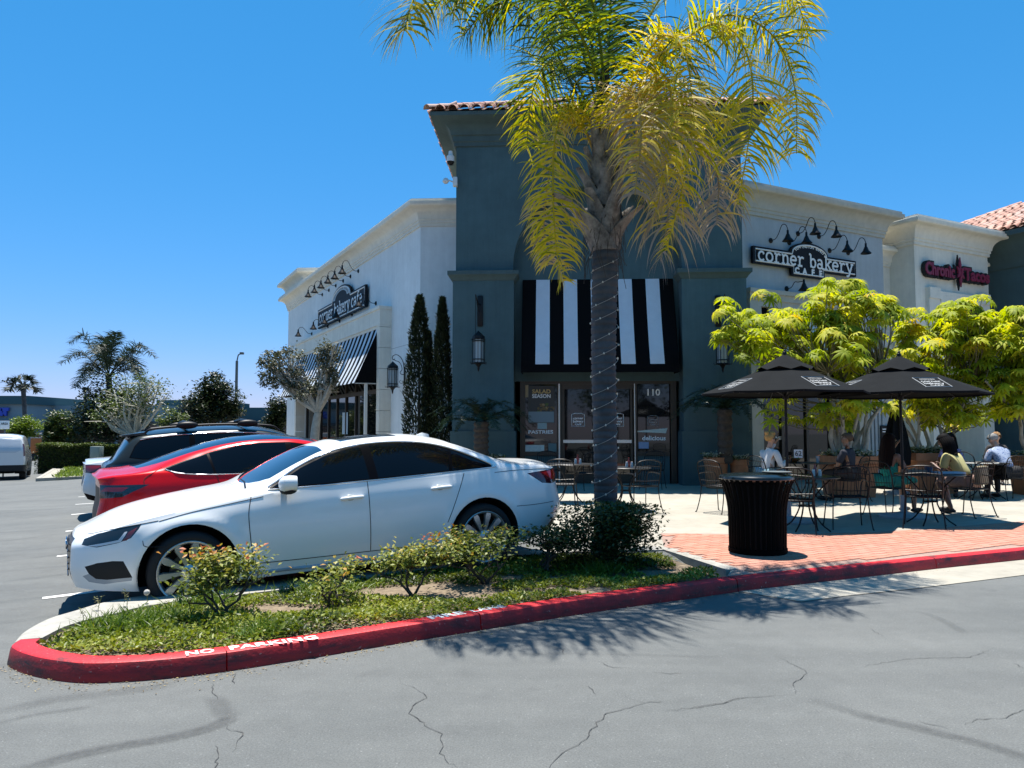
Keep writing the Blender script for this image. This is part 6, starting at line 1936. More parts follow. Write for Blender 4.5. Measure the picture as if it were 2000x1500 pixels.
# ------------------------------------------------ the white van on the left
VAN = dict(SUV)
VAN.update(L=4.42, hw=.91, arch=.36, wheels=[(.88, .34), (3.54, .34)], flare=.012, floor=.24, tuck=.96, crown=3.2,
    w=[(0, .66), (.06, .75), (.2, .83), (.5, .89), (.95, .915), (4.1, .915), (4.3, .90), (4.38, .87), (4.42, .84)],
    zb=[(0, .30), (.4, .24), (3.9, .27), (4.42, .34)], zcr=[(0, .72), (.6, .85), (1.5, .93), (3.0, .95), (4.42, .95)],
    zbelt=[(0, .80), (.15, .88), (.5, .98), (.9, 1.06), (1.3, 1.12), (3.0, 1.14), (4.42, 1.12)], w4=[(0, .95), (1.3, .955), (4.42, .965)],
    zr=[(0, .82), (.15, .91), (.5, 1.02), (.85, 1.09), (1.05, 1.20), (1.35, 1.42), (1.7, 1.62), (2.1, 1.70), (3.2, 1.72), (4.2, 1.70), (4.36, 1.66), (4.42, 1.60)],
    wr=[(0, .48), (.8, .70), (1.2, .74), (1.8, .735), (2.4, .745), (3.5, .745), (4.2, .74), (4.42, .72)],
    zt=[(0, .84), (.1, .93), (.4, 1.03), (.75, 1.10), (.95, 1.17), (1.25, 1.39), (1.6, 1.64), (1.95, 1.76), (2.5, 1.81), (3.4, 1.815), (4.1, 1.795), (4.33, 1.74), (4.42, 1.63)],
    rearx=[(0, -.05), (.5, .02), (1.1, .02), (1.7, -.14), (2, -.2)])
VAN['cuts'] = [dict(name='side_window', poly=[(1.35, 1.14), (1.75, 1.48), (2.1, 1.55), (2.2, 1.55), (2.2, 1.13)], mat=CGLASS),
    dict(name='windscreen', poly=[(.98, .005), (1.05, -.5), (1.16, -.72), (1.75, -.72), (1.75, .005)], proj='top', mat=WSHIELD, both='one'),
    dict(name='side_panel', poly=[(2.45, 1.14), (2.45, 1.55), (4.05, 1.55), (4.05, 1.14)], mat=None),
    dict(name='rear_panel', poly=[(-.03, 1.56), (-.70, 1.55), (-.74, 1.16), (-.55, 1.06), (-.03, 1.06)], proj='rear', mat=paint('paint_white_panel', (0.46, 0.50, 0.55), .3), flt=lambda c: c.x > 4.2),
    dict(name='tail_light', poly=[(4.28, 1.42), (4.45, 1.40), (4.5, .92), (4.32, .92)], mat=LENS_RD),
    dict(name='bumper', poly=[(.01, .58), (-.95, .58), (-.95, .30), (.01, .30)], proj='rear', mat=BLACK_M, both='one', flt=lambda c: c.x > 3.98),
    dict(name='bumper', poly=[(3.93, .58), (4.6, .58), (4.6, .25), (3.93, .25)], mat=BLACK_M)]
VAN['lines'] = [('panel_gap', GAP, .005, [(4.25, 1.6), (4.25, .6)], 'side')]
vp = W(70, 900, 30.2)
vang = math.atan2(0.92, -0.50)                      # it points away from the camera, a little to the left
vdir = Vector((math.cos(vang), math.sin(vang)))
van, a_, b_ = build_car(VAN, 'cargo_van', 'white cargo van seen from behind at the left edge of the car park', 'van', paint('paint_white_c', (0.60, 0.625, 0.65), .3), WP_SUV,
                        (-20.15 , 30.4 , zroad(-20, 29)), vang + PI, (1, 1, 1))
van.location = (van.location.x + vdir.x * 4.42, van.location.y + vdir.y * 4.42, van.location.z)
both('handle', MB().bevbox(4.40, 4.45, -.22, -.06, .93, .96, .01), BLACK, van)
part('lower_handle', MB().bevbox(4.40, 4.45, -.62, -.5, .66, .70, .01), BLACK, van)
part('plate_light', MB().bevbox(4.36, 4.455, -.5, -.0, .585, .605, .005), CHROME, van)
# far cars beyond the hedge
def far_car(px, Y, spec, label, pm, ang, sc):
    p = W(px, 860, Y)
    sp = dict(spec); sp['lines'] = []
    build_car(sp, 'parked_car', label, 'car', pm, WP_SUV, (p.x, p.y, zroad(p.x, p.y)), ang, sc, 'cars beyond the hedge')
far_car(96, 62, S3, 'small white car with square windows beyond the clipped hedge', paint('paint_white_b', (0, 0, 0)), R_(4), (1, 1, 1))
far_car(128, 60, SEDAN, 'pale grey saloon beyond the clipped hedge, right of the small white car', paint('paint_pale', (0.48, 0.50, 0.50), .3), R_(-10), (1, 1, 1))
# ================================================================ PLANTS
BARK_G = mat('bark_grey', (0.20, 0.18, 0.155), 0.9, var=0.35, scale=9, bump=0.5, bscale=30)
BARK_P = mat('bark_pale', (0.36, 0.33, 0.27), 0.9, var=0.25, scale=9, bump=0.4, bscale=30)
BARK_D = mat('bark_dark', (0.06, 0.048, 0.038), 0.9, var=0.35, scale=12, bump=0.5, bscale=40)
PALM_BARK = mat('palm_bark', (0.060, 0.062, 0.066), 0.9, var=0.35, scale=5, bump=0.5, bscale=35, var2=0.25, scale2=1.5)
BOOT = mat('palm_boot', (0.045, 0.038, 0.032), 0.9, col2=(0.36, 0.33, 0.295), scale=8, bump=0.5, bscale=40)
FROND = leafmat('palm_leaflet', [(0.020, 0.042, 0.014), (0.050, 0.090, 0.016), (0.18, 0.22, 0.018), (0.50, 0.43, 0.022), (0.66, 0.50, 0.05), (0.45, 0.34, 0.17), (0.32, 0.28, 0.24)], 0.45, 0.5, spec=.2, tboost=1.45)
DARKFROND = leafmat('dark_frond', [(0.010, 0.020, 0.010), (0.016, 0.034, 0.014), (0.026, 0.052, 0.020)], 0.2, 0.45)
def frond_mesh(name, ctrl, nl, Lmax, t0, t1, m, droop=0.5, wid=0.026, seg=5, vary=0.09, rach=0.014, start=0.13, fwd=0.5, plume=0.25, stem=True, tip_taper=0.45, jag=0.12):
    """one feather leaf: rachis and drooping leaflets; tint runs from t0 to t1 with scatter"""
    n = 48
    P = spline(ctrl, n)
    V, F, TT = [], [], []
    # rachis as a 4-sided strip
    rb = MB().tube(P, [rach * (1.15 - 0.95 * i / (n - 1)) + 0.002 for i in range(n)], 5)
    V += rb.v; F += [f for f in rb.f if len(f) == 4]; TT += [min(1, (t0 + t1) * 0.5 + .05)] * len([f for f in rb.f if len(f) == 4])
    up = Vector((0, 0, 1))
    for i in range(nl):
        u = start + (1 - start) * (i + random.random() * 0.5) / nl
        k = u * (n - 1); a = int(min(k, n - 2)); f = k - a
        p = P[a].lerp(P[a + 1], f); t = (P[a + 1] - P[a]).normalized()
        s = t.cross(up)
        if s.length < 0.15: s = t.cross(Vector((0, -1, 0.2)))
        s.normalize(); nrm = s.cross(t).normalized()
        prof = math.sin(PI * min(1, (u - start) / (1 - start) * 0.80 + 0.16)) ** 0.6
        for sg in (-1, 1):
            L = Lmax * prof * random.uniform(0.82, 1.1)
            L = max(L, Lmax * tip_taper)
            d = (s * sg * random.uniform(0.75, 1.0) + t * (fwd + random.gauss(0, jag)) + nrm * random.uniform(-plume, plume * 1.4)).normalized()
            q = p.copy(); w = wid * random.uniform(.75, 1.15)
            b = len(V); tint = min(1, max(0, t0 + (t1 - t0) * u + random.gauss(0, vary)))
            kink = random.uniform(0.6, 1.5)
            for j in range(seg + 1):
                g = j / seg
                ww = w * (0.55 + 0.9 * math.sin(PI * min(1, 0.18 + g * .82))) * 0.6 * (1 - g ** 3 * .95)
                side = d.cross(nrm); side = side.normalized() if side.length > 1e-3 else s
                V.append(tuple(q + side * ww)); V.append(tuple(q - side * ww))
                q = q + d * (L / seg)
                d = (d + Vector((0, 0, -1)) * droop * kink * (0.10 + 0.28 * g) * 1.3).normalized()
            for j in range(seg):
                F.append((b + 2 * j, b + 2 * j + 1, b + 2 * j + 3, b + 2 * j + 2)); TT.append(min(1, tint + 0.14 * max(0, j / seg - .55) * (1 if t0 > .25 else .3)))
    return np_mesh(name, V, F, m, TT, smooth=True)

# ---------------------------------------------------------------- the palm in the island
PY = 8.7
ptop = W(1181, 470, PY)
pbase = Vector((W(1180, 950, PY).x, PY, 0.05))
palm = thing('palm_tree', 'tall feather palm with yellowing drooping fronds and a light string round its trunk', 'palm tree', pbase)
prof = []; zz = 0.0; H = ptop.z - pbase.z
while zz < H + 0.05:
    u = zz / H
    r = 0.122 + 0.03 * math.exp(-zz / 0.2) + 0.026 * u
    st = random.uniform(.07, .10)
    prof += [(r + .003, zz), (r + 0.0035, zz + st * .62), (r - .004, zz + st * .72), (r - .003, zz + st * .95)]
    zz += st
tk = MB().lathe(prof, 28)
lean = (ptop - pbase)
tk.v = [(p[0] + lean.x * (p[2] / H) + 0.012 * math.sin(p[2] * 2), p[1], p[2]) for p in tk.v]
part('trunk', tk, PALM_BARK, palm, smooth=60)
# string of lights wound round the trunk: its own thing
sl = thing('string_lights', 'thin pale string of fairy lights wound round the palm trunk', 'string lights', pbase)
wire = []; bulbs = MB()
turns = 15.5; n = 460
for i in range(n):
    u = i / (n - 1); z = 0.42 + (H - 0.55) * u; a = 2 * PI * turns * u + 0.5 * math.sin(u * 40)
    r = 0.130 + 0.026 * z / H + 0.03 * math.exp(-z / 0.2)
    p = Vector((r * math.cos(a) + lean.x * z / H, r * math.sin(a), z + .05 * math.sin(a + 1.0)))
    wire.append(p)
    if i % 6 == 0: bulbs.ball(tuple(p + Vector((.012 * math.cos(a), .012 * math.sin(a), 0))), (.009, .009, .013), 0, 6, 4)
WIREM = mat('fairy_wire', (0.34, 0.32, 0.28), 0.5)
part('wire', MB().tube(wire, .0032, 5), WIREM, sl, smooth=60)
o = part('bulbs', bulbs, mat('fairy_bulb', (0.65, 0.62, 0.52), 0.2), sl, smooth=60); o['kind'] = 'stuff'
# crown shaft and old leaf bases
zc0 = H - .05; ztip = W(1188, 215, PY).z - pbase.z
cs = MB().lathe([(0.145, zc0 - .05), (0.185, zc0 + .10), (0.195, zc0 + .30), (0.17, zc0 + .55), (0.13, zc0 + .85), (0.105, zc0 + 1.15), (0.085, ztip + .05), (0.05, ztip + .5), (0.0, ztip + .8)], 18)
cs.v = [(p[0] + lean.x + .02 * math.sin(p[2] * 7 + p[1] * 20), p[1] + .015 * math.sin(p[2] * 11), p[2]) for p in cs.v]
part('crown_shaft', cs, mat('palm_shaft', (0.016, 0.014, 0.012), 0.9, var=0.6, scale=14, bump=0.6, bscale=30), palm, smooth=60)
def boot(a, z0, L, tilt, w0=.16, w1=.05, m=BOOT):
    """a split leaf base that stands off the trunk"""
    out = Vector((math.cos(a), math.sin(a), 0)); sd = Vector((-math.sin(a), math.cos(a), 0))
    vs = []; nn = 7
    for i in range(nn):
        u = i / (nn - 1)
        c = Vector((lean.x, 0, z0 + L * u * math.cos(tilt * (.4 + .6 * u)))) + out * (0.15 + L * u * math.sin(tilt * (.4 + .6 * u)))
        w = (w0 * (1 - u) + w1 * u) * (1 + .25 * math.sin(PI * min(1, u * 1.6)))
        th = .045 * (1 - u) + .012
        for k in range(6):
            f = k / 5 * 2 - 1
            vs.append(c + sd * w * f + out * (-.10 * w0 / .16 * f * f * (1 - u * .7)))
        for k in range(6):
            f = 1 - k / 5 * 2
            vs.append(c + sd * w * f * .94 + out * (-.10 * w0 / .16 * f * f * (1 - u * .7) - th))
    fs = []
    for i in range(nn - 1):
        for k in range(12):
            fs.append((i * 12 + k, i * 12 + (k + 1) % 12, (i + 1) * 12 + (k + 1) % 12, (i + 1) * 12 + k))
    fs += [tuple(range(12)), tuple(reversed([(nn - 1) * 12 + k for k in range(12)]))]
    part('leaf_base', MB().add(vs, fs), m, palm, smooth=50)
for a, z0, L, tl, w_ in ((212, -.08, .80, .80, .20), (-75, -.05, .66, .42, .17), (-125, .02, .60, .45, .17), (-25, -.05, .55, .62, .16), (165, .0, .6, .6, .17), (70, .0, .55, .5, .17), (120, .05, .55, .5, .16), (25, .05, .5, .5, .15),
        (-95, .22, .60, .30, .14), (-50, .28, .60, .32, .13), (-150, .25, .60, .34, .14), (195, .35, .55, .36, .13), (-10, .30, .5, .4, .13), (100, .35, .5, .3, .13), (50, .3, .5, .3, .13),
        (-70, .55, .6, .18, .09), (-115, .62, .6, .18, .09), (-30, .60, .5, .22, .08), (-160, .62, .5, .22, .08), (-90, .85, .6, .12, .07), (-45, .9, .6, .14, .06), (-135, .9, .6, .14, .06)):
    a = R_(a); z0 += zc0
    boot(a, z0, L, tl, w0=w_)
fib = MB()
for k in range(60):
    a = random.uniform(0, 2 * PI); z = zc0 + random.uniform(-.15, .5)
    p = Vector((lean.x + .19 * math.cos(a), .19 * math.sin(a), z)); fib.tube([p, p + Vector((.05 * math.cos(a), .05 * math.sin(a), -.12)), p + Vector((.05 * math.cos(a) + random.gauss(0, .03), .05 * math.sin(a), -random.uniform(.2, .42)))], .004, 3)
o = part('fibres', fib, BARK_D, palm, smooth=None); o['kind'] = 'stuff'
def PF(ctrl, nl, L, t0, t1, label=None, **kw):
    C3 = [W(x, y, PY + d) - pbase for x, y, d in ctrl]
    kw.setdefault('wid', .0125); kw.setdefault('seg', 6); kw.setdefault('jag', .26); kw.setdefault('vary', .13); kw['plume'] = kw.get('plume', .25) + .22
    part('frond', frond_mesh('frond', C3, int(nl * 1.4), L * 1.06, t0, t1, FROND, **kw), None, palm, label=label)
PF([(1172, 330, 0), (1150, 235, -.12), (1108, 205, -.22), (1084, 270, -.28), (1080, 380, -.32), (1086, 480, -.32), (1098, 550, -.30)], 95, .50, .44, .62, 'yellow frond hanging straight down on the left', droop=.95, fwd=.30)
PF([(1170, 330, 0), (1140, 250, .1), (1105, 235, .1), (1075, 330, .15), (1062, 440, .15), (1070, 520, .15)], 60, .42, .60, .86, droop=1.0, fwd=.30)
PF([(1180, 280, 0), (1155, 120, -.3), (1085, -10, -.8), (980, -70, -1.2), (890, -60, -1.5), (815, -10, -1.8), (790, 60, -1.9)], 105, .86, .12, .48, 'long green frond arching out over the upper left', droop=.95, fwd=.30)
PF([(1178, 280, .05), (1140, 110, .15), (1070, -20, .3), (980, -90, .3), (900, -60, .3), (850, 20, .3)], 100, .95, .08, .44, droop=1.0, fwd=.35)
PF([(1176, 290, .05), (1120, 170, .2), (1060, 60, .4), (1000, 10, .5), (950, 20, .55), (905, 70, .55)], 95, .80, .08, .34, droop=1.0, fwd=.40)
PF([(1195, 300, 0), (1240, 150, -.35), (1295, 70, -.7), (1340, 110, -.95), (1352, 240, -1.05), (1330, 380, -1.1), (1300, 490, -1.1)], 110, .62, .42, .60, 'bright yellow frond hanging on the right', droop=1.05, fwd=.35)
PF([(1200, 300, 0), (1260, 190, -.45), (1300, 150, -.85), (1312, 220, -1.1), (1300, 330, -1.2), (1275, 430, -1.2)], 90, .58, .50, .78, droop=1.1, fwd=.35)
PF([(1200, 290, 0), (1290, 130, -.2), (1380, 50, -.5), (1440, 70, -.7), (1470, 160, -.8), (1460, 290, -.8), (1440, 400, -.8)], 100, .72, .28, .66, droop=1.2, fwd=.35)
PF([(1200, 280, 0), (1300, 90, .2), (1420, 30, .4), (1510, 70, .5), (1552, 170, .5), (1556, 300, .5)], 100, .72, .16, .64, 'grey green frond arching down on the far right', droop=1.2, fwd=.35)
PF([(1190, 310, -.1), (1215, 215, -.5), (1240, 180, -.9), (1252, 260, -1.15), (1240, 380, -1.2)], 80, .55, .56, .90, 'half dry yellow brown frond in the middle', droop=1.1, fwd=.4)
PF([(1200, 340, 0), (1270, 260, -.2), (1345, 265, -.25), (1400, 340, -.25), (1400, 440, -.25)], 60, .78, .72, .98, 'dry grey frond hanging low on the right', droop=1.3, fwd=.5, plume=.4)
PF([(1200, 360, -.05), (1245, 310, -.3), (1290, 330, -.45), (1305, 410, -.5), (1290, 510, -.5)], 50, .80, .76, .99, droop=1.3, fwd=.6, plume=.4)
PF([(1185, 240, 0), (1190, 80, 0), (1200, -90, .1), (1235, -240, .2)], 80, .70, .08, .26, droop=.6)
PF([(1196, 270, 0), (1255, 60, .2), (1345, -70, .4), (1455, -110, .6), (1540, -30, .7), (1580, 70, .75)], 95, .80, .18, .58, droop=1.0)
PF([(1185, 260, .1), (1172, 90, .6), (1150, -30, 1.2), (1120, -60, 1.8), (1090, 20, 2.3), (1080, 130, 2.5)], 85, .75, .04, .30, droop=.8)
PF([(1175, 280, .1), (1125, 160, .5), (1075, 120, .9), (1040, 180, 1.2), (1028, 290, 1.3)], 80, .70, .12, .52, droop=.8)
PF([(1182, 250, 0), (1140, 20, .3), (1070, -130, .6), (970, -190, .9), (880, -120, 1.1)], 90, .85, .08, .34, droop=.95)
PF([(1186, 250, -.1), (1165, 40, -.5), (1110, -100, -1.0), (1020, -150, -1.5), (930, -60, -1.8), (880, 30, -1.9)], 90, .80, .10, .40, droop=.95)

# ---------------------------------------------------------------- ground cover and shrubs of the island
isl = [(p[0], p[1]) for p in offset_in(k_back_in, [-.15] * 11)][1:] + [(p[0], p[1]) for p in (k_nose[1:] + k_front[1:] + k_front2[1:])]
isl = [(q0.x, q0.y)] + isl + [(q1.x, q1.y)]
islp = [(p.x, p.y) for p in inset(isl, 0.16)]
soil = part('planter_soil', MB().add([(p[0], p[1], KH - .03) for p in inset(isl, .14)], [tuple(range(len(isl)))]), SOIL)
tag(soil, 'brown mulch of the planting island', kind='structure')
def in_poly_np(X, Y, P):
    c = np.zeros(len(X), bool)
    for i in range(len(P)):
        x0, y0 = P[i - 1]; x1, y1 = P[i]
        if y0 == y1: continue
        m = ((y0 > Y) != (y1 > Y)) & (X < (x1 - x0) * (Y - y0) / (y1 - y0) + x0)
        c ^= m
    return c
def vnoise(X, Y, sc, seed):
    r = np.random.default_rng(seed); G_ = r.random((64, 64))
    x = X * sc + 20; y = Y * sc + 20
    i = np.floor(x).astype(int); j = np.floor(y).astype(int); fx = x - i; fy = y - j
    fx = fx * fx * (3 - 2 * fx); fy = fy * fy * (3 - 2 * fy)
    g = lambda a, b: G_[a % 64, b % 64]
    return (g(i, j) * (1 - fx) + g(i + 1, j) * fx) * (1 - fy) + (g(i, j + 1) * (1 - fx) + g(i + 1, j + 1) * fx) * fy
n = 120000
X = RNG.uniform(-3.8, 2.6, n); Y = RNG.uniform(4.2, 9.2, n)
m = in_poly_np(X, Y, islp); X, Y = X[m], Y[m]
nz = vnoise(X, Y, 1.6, 1) * .6 + vnoise(X, Y, 5, 2) * .4
# mulch shows between the shrubs in the middle of the island
mul_ = np.zeros(len(X))
for px_, py_, rx_, ry_ in ((600, 1195, 1.0, .26), (830, 1160, .9, .28), (1300, 1115, .5, .22), (470, 1205, .5, .2)):
    g = G(px_, py_, .1); mul_ = np.maximum(mul_, np.exp(-(((X - g.x) / rx_) ** 2 + ((Y - g.y) / ry_) ** 2)))
keep = (nz > 0.22 + 0.42 * mul_)
X, Y, nz = X[keep], Y[keep], nz[keep]
kb = np.array([(p.x, p.y) for p in spline([(p[0], p[1], 0) for p in offset_in(k_back_in, [-.15] * 11)], 120)])
db = np.min(np.hypot(X[:, None] - kb[None, :, 0], Y[:, None] - kb[None, :, 1]), axis=1)
far = np.clip((db - .16) / .75, 0, 1)
sel = RNG.random(len(X)) < np.clip((db - .17) / .10, 0, 1)
X, Y, nz, far = X[sel], Y[sel], nz[sel], far[sel]; mk_ = mul_[keep][sel]
Hh = (0.012 + 0.15 * np.clip(nz - .2, 0, 1) * (1 - .6 * mk_)) * (.25 + .75 * far)
Z = KH - .03 + Hh * RNG.random(len(X)) ** 0.45
P = np.stack([X, Y, Z], 1)
D = rdir(len(X), 0.0, 0.9)
V, F, li = leafcloud(P, D, RNG.uniform(.028, .050, len(X)), RNG.uniform(.015, .026, len(X)), fold=.2)
tn = np.clip(RNG.normal(.45, .2, len(X)) + (vnoise(X, Y, 2.2, 5) - .5) * .7, 0, 1)
GC = leafmat('ground_cover_leaf', [(0.024, 0.040, 0.010), (0.075, 0.110, 0.016), (0.165, 0.205, 0.022), (0.27, 0.30, 0.04), (0.40, 0.40, 0.10)], .34, .42, spec=.3)
gcov = part('ground_cover', np_mesh('ground_cover', V, F, GC, tn[li]), None)
tag(gcov, 'low glossy green creeping ground cover filling the planting island', 'ground cover', kind='stuff')
# coarse grass tufts on the nose of the island
n = 2600
gx_ = []; 
for px_, py_, r_ in ((300, 1215, .34), (240, 1225, .30), (520, 1240, .25), (1180, 1120, .2), (620, 1150, .5), (400, 1180, .3)):
    g = G(px_, py_, .1); gx_.append((g.x, g.y, r_))
idx = RNG.integers(0, len(gx_), n); A = np.array(gx_)[idx]
P = np.stack([A[:, 0] + RNG.normal(0, 1, n) * A[:, 2] * .5, A[:, 1] + RNG.normal(0, 1, n) * A[:, 2] * .35, np.full(n, KH - .02)], 1)
mk = in_poly_np(P[:, 0], P[:, 1], islp); P = P[mk]
D = rdir(len(P), .55, .98)
V, F, li = leafcloud(P, D, RNG.uniform(.08, .17, len(P)), RNG.uniform(.006, .011, len(P)), fold=.1, droop=.15)
gr_ = part('grass', np_mesh('grass', V, F, leafmat('grass_blade', [(.05, .10, .012), (.10, .17, .02), (.17, .23, .03)], .35, .4), RNG.random(len(P))[li]), None)
tag(gr_, 'tufts of coarse grass in the ground cover', 'grass', kind='stuff')

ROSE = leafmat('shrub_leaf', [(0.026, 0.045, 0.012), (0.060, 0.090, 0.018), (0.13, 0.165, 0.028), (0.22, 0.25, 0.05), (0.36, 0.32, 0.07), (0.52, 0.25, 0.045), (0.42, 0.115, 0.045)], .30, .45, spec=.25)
DSHRUB = leafmat('dark_shrub_leaf', [(0.014, 0.024, 0.008), (0.030, 0.048, 0.014), (0.060, 0.085, 0.022), (0.11, 0.13, 0.035)], .22, .45, spec=.25)
def branchy(root, levels, spread, L0, r0, up=.5, shrink_=.72, split=(2, 3), wob=.25, seed=None):
    """returns (MB of branches, list of tips (pos, dir))"""
    if seed is not None: random.seed(seed)
    mb = MB(); tips = []
    def grow(p, d, L, r, lv):
        q = p; path = [p]; n = 4
        for i in range(n):
            d = (d + Vector((random.gauss(0, wob), random.gauss(0, wob), random.gauss(0, wob * .6) + .06 * up))).normalized()
            q = q + d * L / n; path.append(q)
        mb.tube(path, [r * (1 - .38 * i / n) for i in range(n + 1)], 6 if r > .01 else 4, caps=False)
        tips.append((q, d, lv))
        if lv > 0:
            for k in range(random.randint(*split)):
                dd = (d + Vector((random.gauss(0, spread), random.gauss(0, spread), random.gauss(0, spread * .6) + up * .25))).normalized()
                grow(q, dd, L * shrink_ * random.uniform(.75, 1.2), r * .62, lv - 1)
    for p, d in root:
        grow(Vector(p), Vector(d).normalized(), L0 * random.uniform(.85, 1.15), r0, levels)
    return mb, tips
def shrub(px, py, h, rad, label, leafm, nl, lsz=(.034, .056), top_red=.0, tint=(.3, .15), stems=4, z=KH - .03, name='shrub', group='shrubs of the planting island', seed=1, flat=.5, dens=.09, barkm=BARK_D):
    g = G(px, py, z); root = thing(name, label, 'shrub', (g.x, g.y, z), group=group)
    random.seed(seed)
    st = [((random.gauss(0, .03), random.gauss(0, .03), 0), (random.gauss(0, .45) * rad / .35, random.gauss(0, .35), 1)) for k in range(stems)]
    mb, tips = branchy(st, 3, .55, h * .36, .012 + .004 * h, .5, .74, seed=seed)
    part('stem', mb, barkm, root, smooth=60)
    # leaves sit round the shoots; the crown is flat and wide
    T_ = np.array([tuple(t[0]) for t in tips if t[2] <= 1])
    T_[:, :2] *= rad / max(.08, np.percentile(np.abs(T_[:, :2]), 98)); T_[:, 2] *= h / max(.05, np.percentile(T_[:, 2], 97)) 
    r = np.random.default_rng(seed)
    k = r.integers(0, len(T_), nl)
    P = T_[k] + r.normal(0, 1, (nl, 3)) * np.array([dens, dens, dens * flat])
    lowz = h * (.42 + .12 * r.random(nl)) if name == 'shrub' and stems < 6 else np.full(nl, h * .08)
    P[:, 2] = np.where((P[:, 2] < lowz) & (r.random(nl) < .9), lowz + r.random(nl) * .25 * h, np.maximum(P[:, 2], h * .1))
    P[:, 2] = np.minimum(P[:, 2], h * 1.08)
    D = rdir(nl, -.3, .9)
    V, F, li = leafcloud(P, D, r.uniform(*lsz, nl), r.uniform(lsz[0] * .55, lsz[1] * .6, nl), fold=.22, droop=.1)
    hz = P[:, 2] / h
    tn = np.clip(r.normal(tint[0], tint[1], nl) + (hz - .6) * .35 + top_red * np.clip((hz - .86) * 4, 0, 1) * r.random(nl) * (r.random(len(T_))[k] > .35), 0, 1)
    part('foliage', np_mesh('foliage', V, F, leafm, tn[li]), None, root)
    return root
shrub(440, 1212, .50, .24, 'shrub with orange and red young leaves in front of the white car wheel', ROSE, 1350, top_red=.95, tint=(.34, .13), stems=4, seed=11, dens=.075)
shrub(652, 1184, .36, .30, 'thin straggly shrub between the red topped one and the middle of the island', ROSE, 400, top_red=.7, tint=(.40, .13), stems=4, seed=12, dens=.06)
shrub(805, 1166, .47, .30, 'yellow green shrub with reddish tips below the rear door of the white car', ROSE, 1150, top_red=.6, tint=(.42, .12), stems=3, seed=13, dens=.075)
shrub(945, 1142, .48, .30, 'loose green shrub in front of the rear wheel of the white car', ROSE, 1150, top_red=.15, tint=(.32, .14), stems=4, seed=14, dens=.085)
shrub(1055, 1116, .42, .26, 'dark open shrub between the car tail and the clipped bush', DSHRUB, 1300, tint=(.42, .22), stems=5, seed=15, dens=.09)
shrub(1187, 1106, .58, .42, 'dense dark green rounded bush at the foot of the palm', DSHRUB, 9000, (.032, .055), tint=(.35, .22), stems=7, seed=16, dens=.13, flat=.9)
# dandelion clock and seed stalks
g = G(286, 1186, KH - .03)
dn = thing('dandelion', 'white dandelion seed head on a thin stalk at the back kerb', 'weed', g)
hz_ = 1.5 - (1152 - 842) / FOC * g.y - g.z
part('stalk', MB().tube([(0, 0, 0), (.006, 0, hz_ * .5), (0, 0, hz_)], .0025, 5), mat('weed_green', (.10, .13, .04), .7), dn)
part('seed_head', MB().ball((0, 0, hz_), .024, 0, 12, 8), mat('seed_fluff', (.55, .54, .50), .95, bump=.8, bscale=200), dn)
for i, (px_, py_, tip, lab) in enumerate(((246, 1192, 1148, 'tall seeding weed left of the dandelion'), (190, 1200, 1160, 'thin seeding weed near the nose of the island'), (160, 1222, 1180, 'short bent weed at the nose of the island'))):
    g = G(px_, py_, KH - .03); w_ = thing('weed', lab, 'weed', g, group='weeds on the island')
    h_ = 1.5 - (tip - 842) / FOC * g.y - g.z
    mb = MB().tube(spline([(0, 0, 0), (.01, 0, h_ * .5), (.03 * (1 if i % 2 else -1), 0, h_)], 8), .0022, 4)
    part('stalk', mb, MATS['weed_green'], w_)
    r = np.random.default_rng(40 + i); k = 26
    P = np.stack([r.normal(0, .014, k), r.normal(0, .012, k), r.uniform(.35, 1.0, k) * h_], 1)
    V, F, li = leafcloud(P, rdir(k, 0, .9), r.uniform(.012, .03, k), r.uniform(.006, .011, k))
    part('leaves', np_mesh('leaves', V, F, leafmat('weed_leaf', [(.08, .10, .03), (.2, .2, .08), (.3, .28, .16)], .3), r.random(k)[li]), None, w_)

